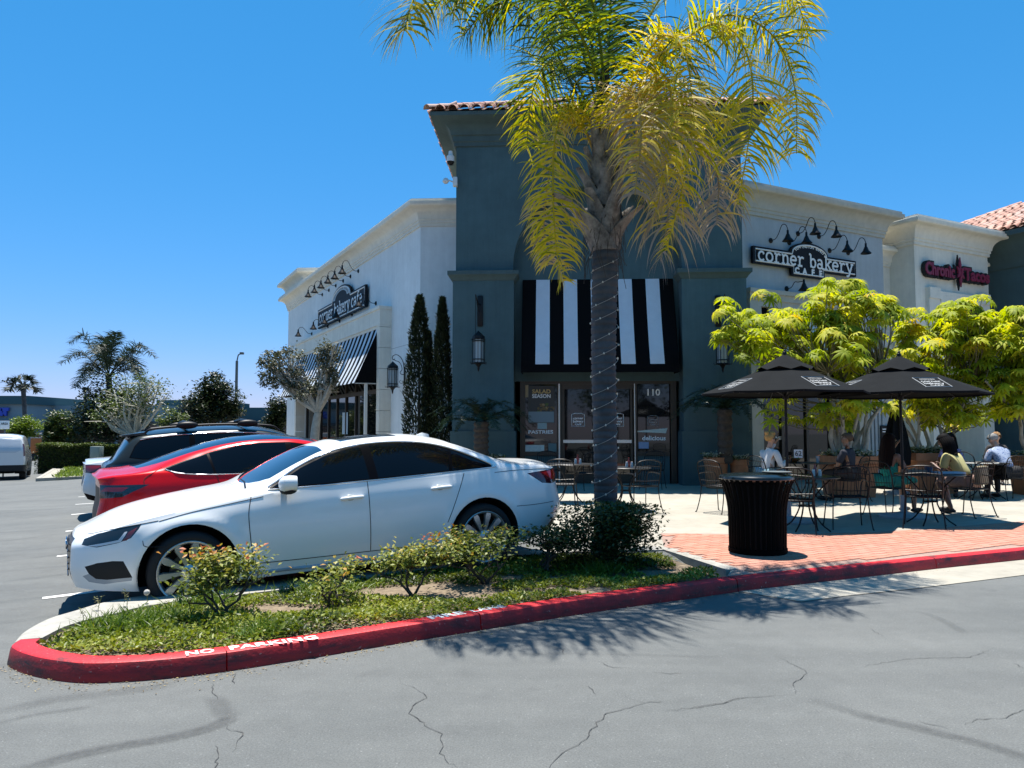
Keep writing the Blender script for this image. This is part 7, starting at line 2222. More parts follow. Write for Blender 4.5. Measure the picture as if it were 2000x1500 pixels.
# ---------------------------------------------------------------- umbrella trees in front of the grey wing
SCH = leafmat('umbrella_leaf', [(0.07, 0.105, 0.012), (0.18, 0.235, 0.014), (0.32, 0.38, 0.022), (0.44, 0.46, 0.035), (0.56, 0.52, 0.07), (0.58, 0.38, 0.03)], .48, .55, attr='both', spec=.18, tboost=1.4)
def rosette(seed, nleaf=7, R=.22, L=.20, sag=1.0):
    r = random.Random(seed); V, F, TT = [], [], []
    for a_i in range(nleaf):
        a = 2 * PI * a_i / nleaf + r.uniform(-.35, .35); el = r.uniform(-.15, .85)
        pd = Vector((math.cos(a) * math.cos(el), math.sin(a) * math.cos(el), math.sin(el)))
        pl_ = R * r.uniform(.55, 1.15)
        c = pd * pl_
        # petiole
        s0 = pd.cross(Vector((0, 0, 1))).normalized() * .004
        b = len(V); V += [tuple(s0), tuple(-s0), tuple(c - s0), tuple(c + s0)]; F.append((b, b + 1, b + 2, b + 3)); TT.append(.35)
        ax = (pd * .55 + Vector((0, 0, 1)) * .75).normalized(); u = ax.orthogonal().normalized(); v = ax.cross(u)
        tin = r.uniform(.1, .9); k8 = r.choice((8, 9, 10))
        for k in range(k8):
            b_ = 2 * PI * k / k8 + r.uniform(-.12, .12)
            d = (u * math.cos(b_) + v * math.sin(b_)); d = (d + ax * .12).normalized()
            l = L * r.uniform(.75, 1.15); w = l * r.uniform(.095, .13)
            sd = d.cross(ax).normalized(); q = c.copy(); base = len(V)
            for j in range(4):
                ww = w * (.35, 1.0, .85, .08)[j]
                V += [tuple(q + sd * ww - Vector((0, 0, .25 * ww))), tuple(q + Vector((0, 0, .12 * ww))), tuple(q - sd * ww - Vector((0, 0, .25 * ww)))]
                q = q + d * l / 3; d = (d + Vector((0, 0, -1)) * .42 * sag * r.uniform(.7, 1.3)).normalized()
            for j in range(3):
                for s in (0, 1):
                    F.append((base + 3 * j + s, base + 3 * j + s + 1, base + 3 * j + s + 4, base + 3 * j + s + 3)); TT.append(min(1, max(0, tin + r.gauss(0, .12))))
    return np_mesh('leaf_cluster', V, F, SCH, TT)
ROS = [rosette(i, 4 + i % 3, .19 + .04 * (i % 2), .25, 1.25 + .3 * (i % 3)) for i in range(8)]
def umbrella_tree(px0, pxb, pyb, Y, lobes, label, ncl, seed, nst=9, tw=.055):
    random.seed(seed)
    b = W(pxb, pyb, Y); root = thing('umbrella_tree', label, 'tree', b, group='umbrella trees by the bakery')
    tr = MB(); br = MB(); ends = []
    tot = sum(l[4] for l in lobes)
    for (lx, ly, rx, ry, wt, dY) in lobes:
        k = max(3, int(round(ncl * wt / tot)))
        for i in range(k):
            # points in the lobe, fuller near its skin
            a = random.uniform(0, 2 * PI); rr = random.random() ** .42
            ddy = random.uniform(-1, 1)
            hx = lx + rx * rr * math.cos(a) * math.sqrt(max(.05, 1 - ddy * ddy * .5)); hy = ly + ry * rr * math.sin(a)
            ends.append(W(hx, hy, Y + dY + ddy * rx * Y / FOC * .8) - b)
    stems = []
    for k in range(nst):
        a = 2 * PI * k / nst + random.uniform(-.2, .2)
        hub = Vector(((random.uniform(.25, .75)) * math.cos(a), .6 * random.uniform(.25, .75) * math.sin(a), random.uniform(.55, 1.0)))
        p0 = Vector((.12 * math.cos(a), .12 * math.sin(a), -.25))
        mid = p0.lerp(hub, .5) + Vector((random.gauss(0, .09), random.gauss(0, .09), -.02))
        far = hub + Vector((hub.x * .8 + random.gauss(0, .12), hub.y * .8 + random.gauss(0, .12), random.uniform(.6, 1.0)))
        P = spline([p0, mid, hub, far], 14)
        tr.tube(P, [tw * random.uniform(.8, 1.1) * (1 - .55 * i / 13) for i in range(14)], 7)
        stems += [(P[j], tw * (1 - .55 * j / 13)) for j in range(5, 14)]
    for e in ends:
        s, r0 = min(stems, key=lambda s_: (s_[0] - e).length + (1.5 if s_[0].z > e.z - .15 else 0))
        m_ = s.lerp(e, .55) + Vector((random.gauss(0, .07), random.gauss(0, .07), -.08 * (e - s).length))
        br.tube(spline([s, m_, e], 7), [.016 * (1 - .6 * i / 6) for i in range(7)], 4, caps=False)
    part('trunk', tr, BARK_P, root, smooth=60)
    part('branches', br, mat('twig_olive', (.14, .125, .07), .85, var=.3, scale=20), root, smooth=60)
    for e in ends:
        ob = bpy.data.objects.new('leaf_cluster', random.choice(ROS)); C.objects.link(ob); ob.parent = root
        ob.location = e; s = random.uniform(.75, 1.1); ob.scale = (s, s, s * random.uniform(.9, 1.15))
        out = e.normalized()
        ob.rotation_euler = (-out.y * .35 + random.gauss(0, .25), out.x * .35 + random.gauss(0, .25), random.uniform(0, 2 * PI))
    return root
umbrella_tree(0, 1655, 893, 16.6, [(1480, 625, 95, 60, 1.2, 0), (1640, 600, 85, 50, 1.3, 0), (1560, 680, 150, 70, 2.6, -.2), (1700, 640, 60, 60, .9, 0), (1640, 700, 110, 80, 1.8, .2), (1600, 785, 135, 48, 2.0, .1), (1430, 680, 40, 40, .45, 0), (1660, 555, 25, 14, .15, 0), (1735, 590, 18, 20, .12, 0)],
    'multi stemmed umbrella tree behind the parasol nearer to the litter bin', 220, 21)
umbrella_tree(0, 1822, 893, 17.6, [(1820, 690, 75, 80, 1.5, 0), (1900, 640, 90, 60, 1.5, 0), (1860, 720, 100, 80, 1.9, -.1), (1940, 700, 70, 90, 1.5, .2), (1790, 770, 70, 50, .9, 0), (1880, 792, 95, 48, 1.7, .1), (1860, 610, 30, 18, .15, 0), (1775, 625, 22, 22, .12, 0)],
    'multi stemmed umbrella tree behind the parasol farther from the litter bin', 195, 22, 8)
umbrella_tree(0, 2040, 893, 17.0, [(2010, 690, 60, 80, 1, 0), (1990, 750, 50, 60, .7, 0), (2050, 720, 80, 100, 1, 0), (1990, 620, 18, 25, .15, 0)],
    'umbrella tree cut by the right edge of the picture', 90, 23, 6)

# ---------------------------------------------------------------- cypresses, sago palms
def cypress(px, Y, ytop, w, label, seed, n=9000):
    r = np.random.default_rng(seed)
    top = W(px, ytop, Y); base = Vector((top.x, Y, PL)); H = top.z - PL
    root = thing('cypress', label, 'tree', base, group='cypresses against the return wall')
    part('trunk', MB().tube([(0, 0, 0), (0, 0, H * .8)], [.06, .015], 8), BARK_D, root)
    z = r.random(n) ** .85
    a = r.uniform(0, 2 * PI, n)
    R = w * np.minimum(1, (z * 6 + .5)) * np.clip(1.15 * (1 - z) ** .55, .03, 1) * (1 + .22 * np.sin(a * 3 + z * 17) * np.sin(z * 23 + seed) + .12 * np.sin(a * 7 + z * 60)) 
    rr = R * (.55 + .5 * r.random(n) ** .5)
    P = np.stack([rr * np.cos(a), rr * np.sin(a), z * H], 1)
    D = np.stack([np.cos(a) * .45, np.sin(a) * .45, np.ones(n)], 1) + r.normal(0, .28, (n, 3))
    V, F, li = leafcloud(P, D, r.uniform(.07, .15, n), r.uniform(.022, .045, n), fold=.3)
    part('crown', np_mesh('crown', V, F, leafmat('cypress_leaf', [(.006, .012, .005), (.013, .023, .008), (.028, .043, .013), (.055, .07, .022)], .12, .6, spec=.25), np.clip(r.normal(.35, .22, n), 0, 1)[li]), None, root)
cypress(820, 21.2, 580, .43, 'narrow dark cypress farther from the tower, its top lit by the sun', 31)
cypress(838, 21.25, 650, .20, 'short cypress tucked between the two tall ones', 35, 4000)
cypress(864, 21.0, 584, .31, 'slim dark cypress standing close to the teal tower', 32)
def sago(px, Y, ycrown, ybase, spread, label, seed, n=26):
    random.seed(seed)
    c = W(px, ycrown, Y); b = Vector((c.x, Y, max(PL, W(px, ybase, Y).z)))
    root = thing('sago_palm', label, 'palm tree', b, group='sago palms by the entrance')
    h = c.z - b.z
    prof = []
    for i in range(14):
        prof += [(.16 + .03 * (i % 2), h * i / 14), (.19 - .02 * (i % 2), h * (i + .6) / 14)]
    part('trunk', MB().lathe(prof + [(.1, h), (0, h + .02)], 14), BARK_D, root, smooth=30)
    for k in range(n):
        a = 2 * PI * k / n * 1.0 + random.uniform(-.15, .15); el = random.choice((.15, .35, .6, .9)) + random.uniform(-.1, .1)
        L = spread * random.uniform(.85, 1.1); o = Vector((math.cos(a), math.sin(a), 0)); p = Vector((0, 0, h))
        ctrl = [p, p + o * L * .35 * math.cos(el) + Vector((0, 0, L * .35 * math.sin(el))), p + o * L * .7 * math.cos(el * .8) + Vector((0, 0, L * .45 * math.sin(el))), p + o * L + Vector((0, 0, L * (.45 * math.sin(el) - .28)))]
        part('frond', frond_mesh('frond', ctrl, 42, .19, .2, .6, DARKFROND, droop=.12, wid=.013, seg=2, rach=.010, start=.08, fwd=.45, plume=.3, tip_taper=.35), None, root)
sago(940, 18.9, 822, 900, 1.25, 'dark sago palm in front of the tower pier left of the entrance', 41)
sago(1415, 18.8, 798, 905, 1.30, 'dark sago palm in front of the tower pier right of the entrance', 42)

# ---------------------------------------------------------------- trees of the car park
def leafy_tree(px, py, Y, name, label, crown, leafm, nl, lsz, seed, bark=BARK_D, levels=3, r0=.1, L0=None, spread=.5, group=None, stems=None, flat=1.0, tint=(.45, .2), dens=1.0, clump=None, cat='tree', trunk_h=None, vis_br=False, droopy=0.0):
    """crown: list of (px, py, rx, ry) blobs in the picture, built round at depth Y"""
    random.seed(seed); r = np.random.default_rng(seed)
    b = W(px, py, Y); b.z = zroad(b.x, b.y) if trunk_h is None else b.z
    root = thing(name, label, cat, b, group=group)
    cs = []
    for (cx, cy, rx, ry) in crown:
        c = W(cx, cy, Y) - b; k = Y / FOC; cs.append((c, rx * k, ry * k))
    top = max(c.z for c, _, _ in cs)
    tr = MB()
    fork = Vector((cs[0][0].x * .3, 0, max(.4, top * .38)))
    tr.tube(spline([Vector((0, 0, -.3)), Vector((.05, 0, fork.z * .5)), fork], 8), [r0 * (1.2 - .4 * i / 7) for i in range(8)], 9)
    br = MB()
    for c, rx, ry in cs:
        for k in range(3 if not vis_br else 6):
            e = c + Vector((random.uniform(-.8, .8) * rx, random.uniform(-.6, .6) * rx, random.uniform(-.5, .9) * ry))
            m_ = fork.lerp(e, .5) + Vector((random.gauss(0, .12) * rx, random.gauss(0, .12) * rx, -.12 * rx))
            br.tube(spline([fork, m_, e], 9), [r0 * .55 * (1 - .85 * i / 8) + .004 for i in range(9)], 5, caps=False)
            if vis_br:
                for q in range(4):
                    s = fork.lerp(e, random.uniform(.45, .95)); e2 = s + Vector((random.gauss(0, .4) * rx, random.gauss(0, .4) * rx, random.uniform(-.1, .6) * ry))
                    br.tube(spline([s, s.lerp(e2, .5) + Vector((0, 0, .08 * ry)), e2], 6), [r0 * .2 * (1 - .8 * i / 5) + .004 for i in range(6)], 4, caps=False)
    part('trunk', tr, bark, root, smooth=60); part('limbs', br, bark, root, smooth=60)
    areas = np.array([rx * ry for _, rx, ry in cs]); areas /= areas.sum()
    P = []
    for (c, rx, ry), w in zip(cs, areas):
        k = int(nl * w); nc = clump or max(6, int(k / 70))
        d = rdir(nc, -1, 1); rad = r.random(nc) ** .4
        cc = np.array(c)[None] + d * rad[:, None] * np.array([rx, rx, ry])
        i = r.integers(0, nc, k)
        P.append(cc[i] + r.normal(0, 1, (k, 3)) * np.array([rx, rx, ry]) * .17 * dens)
    P = np.concatenate(P); n = len(P)
    D = rdir(n, -.4 - droopy, .8 - droopy)
    V, F, li = leafcloud(P, D, r.uniform(*lsz, n), r.uniform(lsz[0] * .45, lsz[1] * .5, n), fold=.25)
    hz = (P[:, 2] - P[:, 2].min()) / (np.ptp(P[:, 2]) + 1e-6)
    part('crown', np_mesh('crown', V, F, leafm, np.clip(r.normal(tint[0], tint[1], n) + (hz - .5) * .15, 0, 1)[li]), None, root)
    return root
LDARK = leafmat('leaf_dark', [(.010, .018, .008), (.020, .034, .011), (.042, .058, .018), (.085, .10, .03)], .22, .4)
LMID = leafmat('leaf_mid', [(.022, .038, .010), (.050, .080, .016), (.095, .13, .026), (.16, .19, .045)], .3, .4)
LLIGHT = leafmat('leaf_light', [(.06, .09, .012), (.12, .18, .02), (.20, .27, .04)], .35, .4)
LOLIVE = leafmat('leaf_olive', [(.035, .045, .022), (.075, .085, .042), (.14, .14, .075), (.22, .20, .11)], .25, .5)
# small pale barked tree in front of the side awning
leafy_tree(612, 872, 21.5, 'street_tree', 'small tree with pale crooked limbs and drooping grey green leaves before the side awning',
    [(640, 700, 26, 36), (560, 705, 34, 28), (530, 735, 30, 26), (600, 760, 34, 24), (520, 705, 18, 20), (650, 740, 14, 26), (575, 745, 30, 20)], LOLIVE, 4600, (.06, .13), 51, BARK_P, r0=.12, tint=(.42, .25), dens=.9, trunk_h=1, vis_br=True, droopy=.45, clump=40)
leafy_tree(275, 850, 38, 'bare_tree', 'half bare tree with twisted pale limbs behind the hedge', [(240, 790, 60, 42), (300, 780, 45, 40), (270, 750, 60, 24), (215, 810, 40, 30)], LMID, 2600, (.10, .2), 52, mat('bark_bone', (.42, .40, .33), .9, var=.2, scale=6, bump=.3), r0=.16, tint=(.5, .2), vis_br=True, clump=60)
leafy_tree(205, 855, 44, 'dark_tree', 'dense dark tree under the feather palm behind the bare tree', [(205, 780, 46, 50), (190, 830, 50, 40), (235, 820, 50, 40)], LDARK, 8000, (.14, .28), 53, tint=(.45, .25))
leafy_tree(420, 860, 50, 'dark_tree', 'round dark green tree beside the lamp post', [(420, 785, 50, 42), (395, 800, 34, 36), (450, 800, 26, 28), (420, 750, 24, 20)], LDARK, 9000, (.16, .30), 54, tint=(.30, .2))
leafy_tree(545, 860, 46, 'dark_tree', 'dark shrubby tree at the far end of the white wing', [(545, 800, 26, 32), (535, 830, 26, 30)], LDARK, 4500, (.14, .26), 55, tint=(.25, .2))
leafy_tree(130, 870, 46, 'dark_tree', 'leafy dark green tree above the hedge, left of the bare tree', [(128, 830, 34, 32), (150, 850, 26, 26), (105, 850, 20, 30)], LMID, 6000, (.14, .28), 56, tint=(.28, .2))
leafy_tree(48, 860, 52, 'green_tree', 'bright light green young tree behind the white van', [(50, 835, 32, 20), (30, 845, 20, 16)], LLIGHT, 3600, (.14, .26), 57, tint=(.45, .2))
leafy_tree(330, 880, 42, 'green_tree', 'low light green shrub tree right of the bare tree', [(330, 825, 30, 24), (350, 850, 30, 20)], LMID, 2600, (.12, .22), 58, tint=(.5, .2))
# hedge
def leaf_box(name, label, x0, x1, ytop, ybot, Y, depth, leafm, n, lsz, seed, cat='hedge'):
    r = np.random.default_rng(seed)
    a, b = W(x0, ybot, Y), W(x1, ybot, Y); h = W(x0, ytop, Y).z - zroad(a.x, Y)
    root_z = zroad(a.x, Y)
    o_ = thing(name, label, cat, (a.x, Y, root_z))
    L = b.x - a.x
    core = MB().box(.12, L - .12, .12, depth - .12, 0, h - .12)
    part('twigs', core, mat('hedge_core', (.012, .014, .008), .95), o_, smooth=None)
    u = r.random((n, 3)); f = r.integers(0, 3, n)
    u[f == 0, 2] = 1 - .12 * r.random((f == 0).sum()) ** 2 / max(h, .1)
    u[f == 1, 1] = .10 * r.random((f == 1).sum())
    u[f == 2, 2] = 1 - .25 * r.random((f == 2).sum())
    P = u * np.array([L, depth, h]); D = rdir(n, -.2, .9)
    P[:, 2] += .05 * np.sin(P[:, 0] * 3.1) * u[:, 2]
    V, F, li = leafcloud(P, D, r.uniform(*lsz, n), r.uniform(lsz[0] * .5, lsz[1] * .55, n))
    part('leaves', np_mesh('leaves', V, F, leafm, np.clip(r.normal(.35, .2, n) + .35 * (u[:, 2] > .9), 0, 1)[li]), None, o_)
leaf_box('hedge', 'long clipped dark green hedge with lighter top beyond the car park', 66, 262, 868, 908, 36.5, 1.3, LMID, 22000, (.06, .11), 61)
# grass island and path by the hedge
ig = [G(80, 931, -.2), G(176, 927, -.2), G(300, 920, -.2), G(300, 906, -.2), G(150, 908, -.2), G(112, 912, -.2)]
zI = zroad(ig[0].x, ig[0].y) + .14
o = part('far_island', sweep([(p.x, p.y) for p in ig][::-1], [(0, zI - .4), (0, zI), (-.15, zI), (-.15, zI - .3)], closed=True), CONC_K); tag(o, 'kerb of the far planting island', kind='structure')
o = part('footpath', MB().add([(p.x, p.y, zI - .01) for p in ig], [tuple(range(len(ig)))]), CONC); tag(o, 'short concrete footpath across the far planting island', kind='structure')
r = np.random.default_rng(62); n = 9000
gp = [G(102, 926, -.1), G(180, 922, -.1), G(300, 916, -.1), G(300, 907, -.1), G(130, 909, -.1)]
gx0, gx1, gy0, gy1 = min(p.x for p in gp), max(p.x for p in gp), min(p.y for p in gp), max(p.y for p in gp)
X = r.uniform(gx0, gx1, n); Y = r.uniform(gy0, gy1, n); mk = in_poly_np(X, Y, [(p.x, p.y) for p in gp]); X, Y = X[mk], Y[mk]
P = np.stack([X, Y, np.full(len(X), zI)], 1)
V, F, li = leafcloud(P, rdir(len(X), .3, .95), r.uniform(.08, .2, len(X)), r.uniform(.03, .06, len(X)))
o = part('grass', np_mesh('grass', V, F, LLIGHT, r.random(len(X))[li]), None); tag(o, 'bright green ground planting on the far island', 'grass', kind='stuff')
# feather palm, fan palm far off
def far_palm(px, py, Y, ctr, label, fr, seed, name='palm_tree', fan=False, tint=(.1, .3), m=None, L=.55):
    random.seed(seed)
    c = W(ctr[0], ctr[1], Y); b = Vector((c.x + .2, Y, zroad(c.x, Y))); root = thing(name, label, 'palm tree', b)
    h = c.z - b.z; k = Y / FOC
    part('trunk', MB().tube(spline([(0, 0, 0), (.05, 0, h * .5), (c.x - b.x, 0, h)], 8), [.20, .18, .17, .16, .15, .15, .16, .17], 10), PALM_BARK, root, smooth=60)
    p = Vector((c.x - b.x, 0, h))
    for (dx, dy, mx, my, dd) in fr:
        e = p + Vector((dx * k, dd, -dy * k)); mm_ = p + Vector((mx * k, dd * .5, -my * k))
        ctrl = [p, p.lerp(mm_, .6) + Vector((0, 0, .1)), mm_, e]
        part('frond', frond_mesh('frond', ctrl, 78 if not fan else 26, L, tint[0], tint[1], m or FROND, droop=1.0 if not fan else .25, wid=.026 if not fan else .05, seg=4, jag=.25, rach=.03, start=.15 if not fan else .55, fwd=.4 if not fan else .8, plume=.5), None, root)
far_palm(210, 0, 45, (212, 735), 'grey green feather palm rising behind the half bare tree',
    [(-95, -25, -60, -48, 0), (-60, -60, -45, -80, -1), (-20, -75, -15, -75, .5), (20, -85, 12, -70, -.5), (45, -50, 32, -55, 1), (92, -35, 60, -62, 0), (70, -5, 45, -35, -1), (-70, 10, -45, -25, 1), (-35, -20, -30, -50, 2), (30, 5, 35, -35, 2), (5, -40, 0, -60, -2), (55, 20, 45, -15, 1), (-45, 25, -38, -10, -1)], 71, tint=(.0, .10), L=.85, m=leafmat('far_frond', [(.02, .035, .018), (.06, .085, .05), (.14, .16, .10)], .3, .5))
far_palm(45, 0, 58, (45, 752), 'small dark fan palm on a thin trunk above the white van',
    [(-22, -2, -14, -8, 0), (-18, 8, -14, 0, 1), (-12, -12, -8, -10, 0), (0, -16, 0, -10, .5), (12, -12, 9, -10, 0), (22, -4, 15, -9, 0), (20, 8, 15, 0, -1), (8, -8, 6, -8, -2), (-8, -4, -6, -8, -2), (-14, 12, -12, 4, -1), (14, 12, 12, 3, 1)], 72, fan=True, tint=(.0, .1), m=DARKFROND, L=.75)
# ================================================================ STREET FURNITURE
IRON = mat('wrought_iron', (0.005, 0.005, 0.006), 0.45, spec=0.25)
TERRA = mat('terracotta', (0.36, 0.155, 0.075), 0.85, var=0.2, scale=6, bump=0.2, bscale=40)
CANVAS = mat('parasol_canvas', (0.0105, 0.0115, 0.0125), 0.95, var=0.12, scale=5, bump=0.15, bscale=250, spec=.1)
# ---------------------------------------------------------------- litter bin
bp = G(1480, 1078, PL + .012)
bin_ = thing('litter_bin', 'black flared litter bin of upright steel slats on the brick paving', 'litter bin', bp)
def bin_r(z):
    return .315 + .012 * z + .085 * max(0, (z - .42) / .40) ** 2.0
nS = 34
sl_ = MB(); zs_ = [0.03 + .80 * i / 9 for i in range(10)]
vs = []
for z in zs_:
    r = bin_r(z)
    for (w, o) in ((-.0185, 0), (.0185, 0), (.0185, -.008), (-.0185, -.008)):
        vs.append((r + o, w * (r / .315) ** .7, z))
fs = []
for i in range(9):
    for k in range(4):
        fs.append((i * 4 + k, i * 4 + (k + 1) % 4, (i + 1) * 4 + (k + 1) % 4, (i + 1) * 4 + k))
fs += [(3, 2, 1, 0), (36, 37, 38, 39)]
slat_me = MB().add(vs, fs).mesh('slat', mat('bin_black', (0.002, 0.003, 0.003), .7, spec=.03), 30)
for k in range(nS):
    o = bpy.data.objects.new('slat', slat_me); C.objects.link(o); o.parent = bin_; o.rotation_euler = (0, 0, 2 * PI * k / nS)
BINM = MATS['bin_black']
part('liner', MB().lathe([(0, .06), (.285, .06), (.290, .78), (.27, .80), (0, .70)], 28), mat('bin_liner', (.006, .006, .006), .8), bin_)
part('base_ring', MB().lathe([(.0, .0), (.315, .0), (.325, .012), (.325, .055), (.31, .06), (.0, .06)], 32), BINM, bin_)
part('top_ring', MB().lathe([(.365, .80), (.405, .815), (.418, .835), (.415, .86), (.395, .872), (.36, .868), (.345, .85)], 36), mat('bin_rim', (.006, .011, .011), .2, spec=.6), bin_)
part('lid', MB().lathe([(.350, .862), (.30, .885), (.22, .892), (.14, .87), (.13, .80)], 36), MATS['bin_rim'], bin_)
part('foot_ring', MB().lathe([(.20, -.012), (.28, -.012), (.28, .0), (.20, 0)], 24), BINM, bin_)
fc_ = W(1517, 924, bp.y - .05)
tray = thing('food_tray', 'grey tray left on top of the litter bin', 'tray', (fc_.x, fc_.y, bp.z + .895))
part('tray', MB().lathe([(0, 0), (.13, 0), (.16, .012), (.165, .02), (.155, .018), (.12, .008), (0, .008)], 20), mat('tray_grey', (.12, .14, .14), .4), tray)

# ---------------------------------------------------------------- parasols
def parasol(px, pyb, Y, apex_y, rim_y, R, rot, label, tilt=0.0):
    b = G(px, pyb, PL); b = Vector((W(px, 900, Y).x, Y, PL))
    root = thing('parasol', label, 'parasol', b, group='open parasols over the tables')
    za = W(px, apex_y, Y).z - PL; zr = W(px, rim_y, Y).z - PL
    part('pole', MB().tube([(0, 0, .05), (0, 0, za + .03)], .021, 12), BLACK, root)
    part('base', MB().lathe([(0, 0), (.36, 0), (.37, .03), (.33, .055), (.10, .085), (.05, .10), (.045, .36), (0, .36)], 28), mat('base_grey', (.30, .34, .37), .6, var=.1), root)
    can = MB(); n = 8; seg = 6
    def cp_(k, u, sag=0.0):
        a = rot + 2 * PI * k / n
        r = R * u
        z = zr + (za - .10 - zr) * (1 - u) - .008 * math.sin(PI * u)
        return Vector((r * math.cos(a), r * math.sin(a), z + sag))
    u0 = .27
    for k in range(n):
        vs, fs = [], []
        for i in range(seg + 1):
            u = u0 + (1 - u0) * i / seg
            A, B = cp_(k, u), cp_(k + 1, u)
            for j in range(5):
                f = j / 4
                p = A.lerp(B, f); p.z -= .008 * math.sin(PI * f) * u
                vs.append(p)
        for i in range(seg):
            for j in range(4):
                fs.append((i * 5 + j, i * 5 + j + 1, i * 5 + j + 6, i * 5 + j + 5))
        b_ = len(vs)
        A, B = cp_(k, 1), cp_(k + 1, 1)
        for j in range(5):
            p = A.lerp(B, j / 4); p.z -= .008 * math.sin(PI * j / 4) + .03; vs.append(p * 1.0)
        for j in range(4):
            fs.append((seg * 5 + j, seg * 5 + j + 1, b_ + j + 1, b_ + j))
        m = MB().add(vs, fs)
        can.merge(m)
    part('canopy', can, CANVAS, root, smooth=25)
    vt = MB(); Rv = R * .36
    for k in range(n):
        a0, a1 = rot + 2 * PI * k / n, rot + 2 * PI * (k + 1) / n
        zb_, zt_2 = zr + (za - .10 - zr) * .64 + .012, za - .03
        p0, p1 = Vector((Rv * math.cos(a0), Rv * math.sin(a0), zb_)), Vector((Rv * math.cos(a1), Rv * math.sin(a1), zb_))
        q0, q1 = Vector((.04 * math.cos(a0), .04 * math.sin(a0), zt_2)), Vector((.04 * math.cos(a1), .04 * math.sin(a1), zt_2))
        mm = (p0 + p1) / 2 + Vector((0, 0, .05)); h0, h1 = p0.lerp(q0, .5) + Vector((0, 0, .01)), p1.lerp(q1, .5) + Vector((0, 0, .01)); hm = (h0 + h1) / 2
        vt.add([p0, mm, p1, h0, hm, h1, q0, q1], [(0, 1, 4, 3), (1, 2, 5, 4), (3, 4, 6), (4, 7, 6), (4, 5, 7)])
    part('vent_cap', vt, CANVAS, root, smooth=25)
    part('finial', MB().lathe([(.035, za - .02), (.03, za + .02), (.018, za + .03), (.022, za + .05), (0, za + .065)], 12), BLACK, root)
    for k in range(n):
        A = cp_(k, 1); B = cp_(k, .30); H_ = Vector((0, 0, zr - .05))
        A.z -= .02; B.z -= .02
        rb = part('rib', MB().tube([B, A], .008, 5), BLACK, root)
        M_ = B.lerp(A, .42); part('strut', MB().tube([H_, M_], .007, 5), BLACK, rb)
    part('hub', MB().lathe([(.03, zr - .10), (.045, zr - .09), (.045, zr - .03), (.03, zr - .02)], 14), BLACK, root)
    LG = mat('parasol_print', (.33, .34, .34), .8)
    for k in range(n):
        a = rot + 2 * PI * (k + .5) / n
        if k % 2: continue
        u = .735; A, B = cp_(k, u), cp_(k + 1, u); c = A.lerp(B, .5); c.z -= .016 * u
        x = (B - A).normalized(); upv = (cp_(k, u - .1).lerp(cp_(k + 1, u - .1), .5) - cp_(k, u + .1).lerp(cp_(k + 1, u + .1), .5)).normalized()
        nn = x.cross(upv)
        if nn.z < 0: x = -x; nn = -nn
        c = c + nn * .012
        M = Matrix(((x.x, upv.x, nn.x, c.x), (x.y, upv.y, nn.y, c.y), (x.z, upv.z, nn.z, c.z), (0, 0, 0, 1)))
        w = R * .30; mb = MB()
        P = [(-w / 2, -w / 2), (w / 2, -w / 2), (w / 2, w / 2), (-w / 2, w / 2)]
        mb.tube([M @ Vector((q[0], q[1], 0)) for q in P], w * .018, 4, closed=True)
        for txt, yy, ss, wd in (('corner', .12, .26, .78), ('bakery', -.11, .26, .78), ('CAFE', -.33, .16, .5), ('HUNTINGTON BEACH', .36, .10, .6)):
            tm = text_mesh(txt, w * ss, 0, w * .006); w0 = max(p[0] for p in tm.v) - min(p[0] for p in tm.v)
            tm.v = [tuple(M @ Vector((p[0] * wd * w / w0, p[1] + yy * w, 0))) for p in tm.v]; mb.merge(tm)
        part('logo', mb, LG, root, smooth=None)
    return root
parasol(1537, 1017, 11.9, 690, 768, 1.26, R_(-90 - 22.5 + 14), 'open black parasol with bakery logos, nearer to the litter bin')
parasol(1762, 1013, 12.5, 693, 770, 1.33, R_(-90 - 22.5 + 2), 'open black parasol with bakery logos, behind the woman in the green dress')
# closed parasol against the wall
cpos_ = W(1752, 900, 17.2)
cl = thing('closed_parasol', 'folded black parasol standing before the bakery wall', 'parasol', (cpos_.x, cpos_.y, PL))
part('pole', MB().tube([(0, 0, 0), (0, 0, 2.05)], .02, 10), BLACK, cl)
fold = MB(); vs = []; fs = []
for i, (z, r) in enumerate(((.62, .23), (.9, .25), (1.3, .20), (1.7, .12), (1.98, .04))):
    for k in range(24):
        a = 2 * PI * k / 24; rr = r * (1 + .22 * (1 if k % 3 == 0 else -.4)); vs.append((rr * math.cos(a), rr * math.sin(a), z + (.03 if k % 3 == 0 and i == 0 else 0)))
for i in range(4):
    for k in range(24): fs.append((i * 24 + k, i * 24 + (k + 1) % 24, (i + 1) * 24 + (k + 1) % 24, (i + 1) * 24 + k))
part('canopy', fold.add(vs, fs), CANVAS, cl, smooth=30)
part('base', MB().lathe([(0, 0), (.3, 0), (.3, .05), (.05, .09), (0, .09)], 20), MATS['base_grey'], cl)

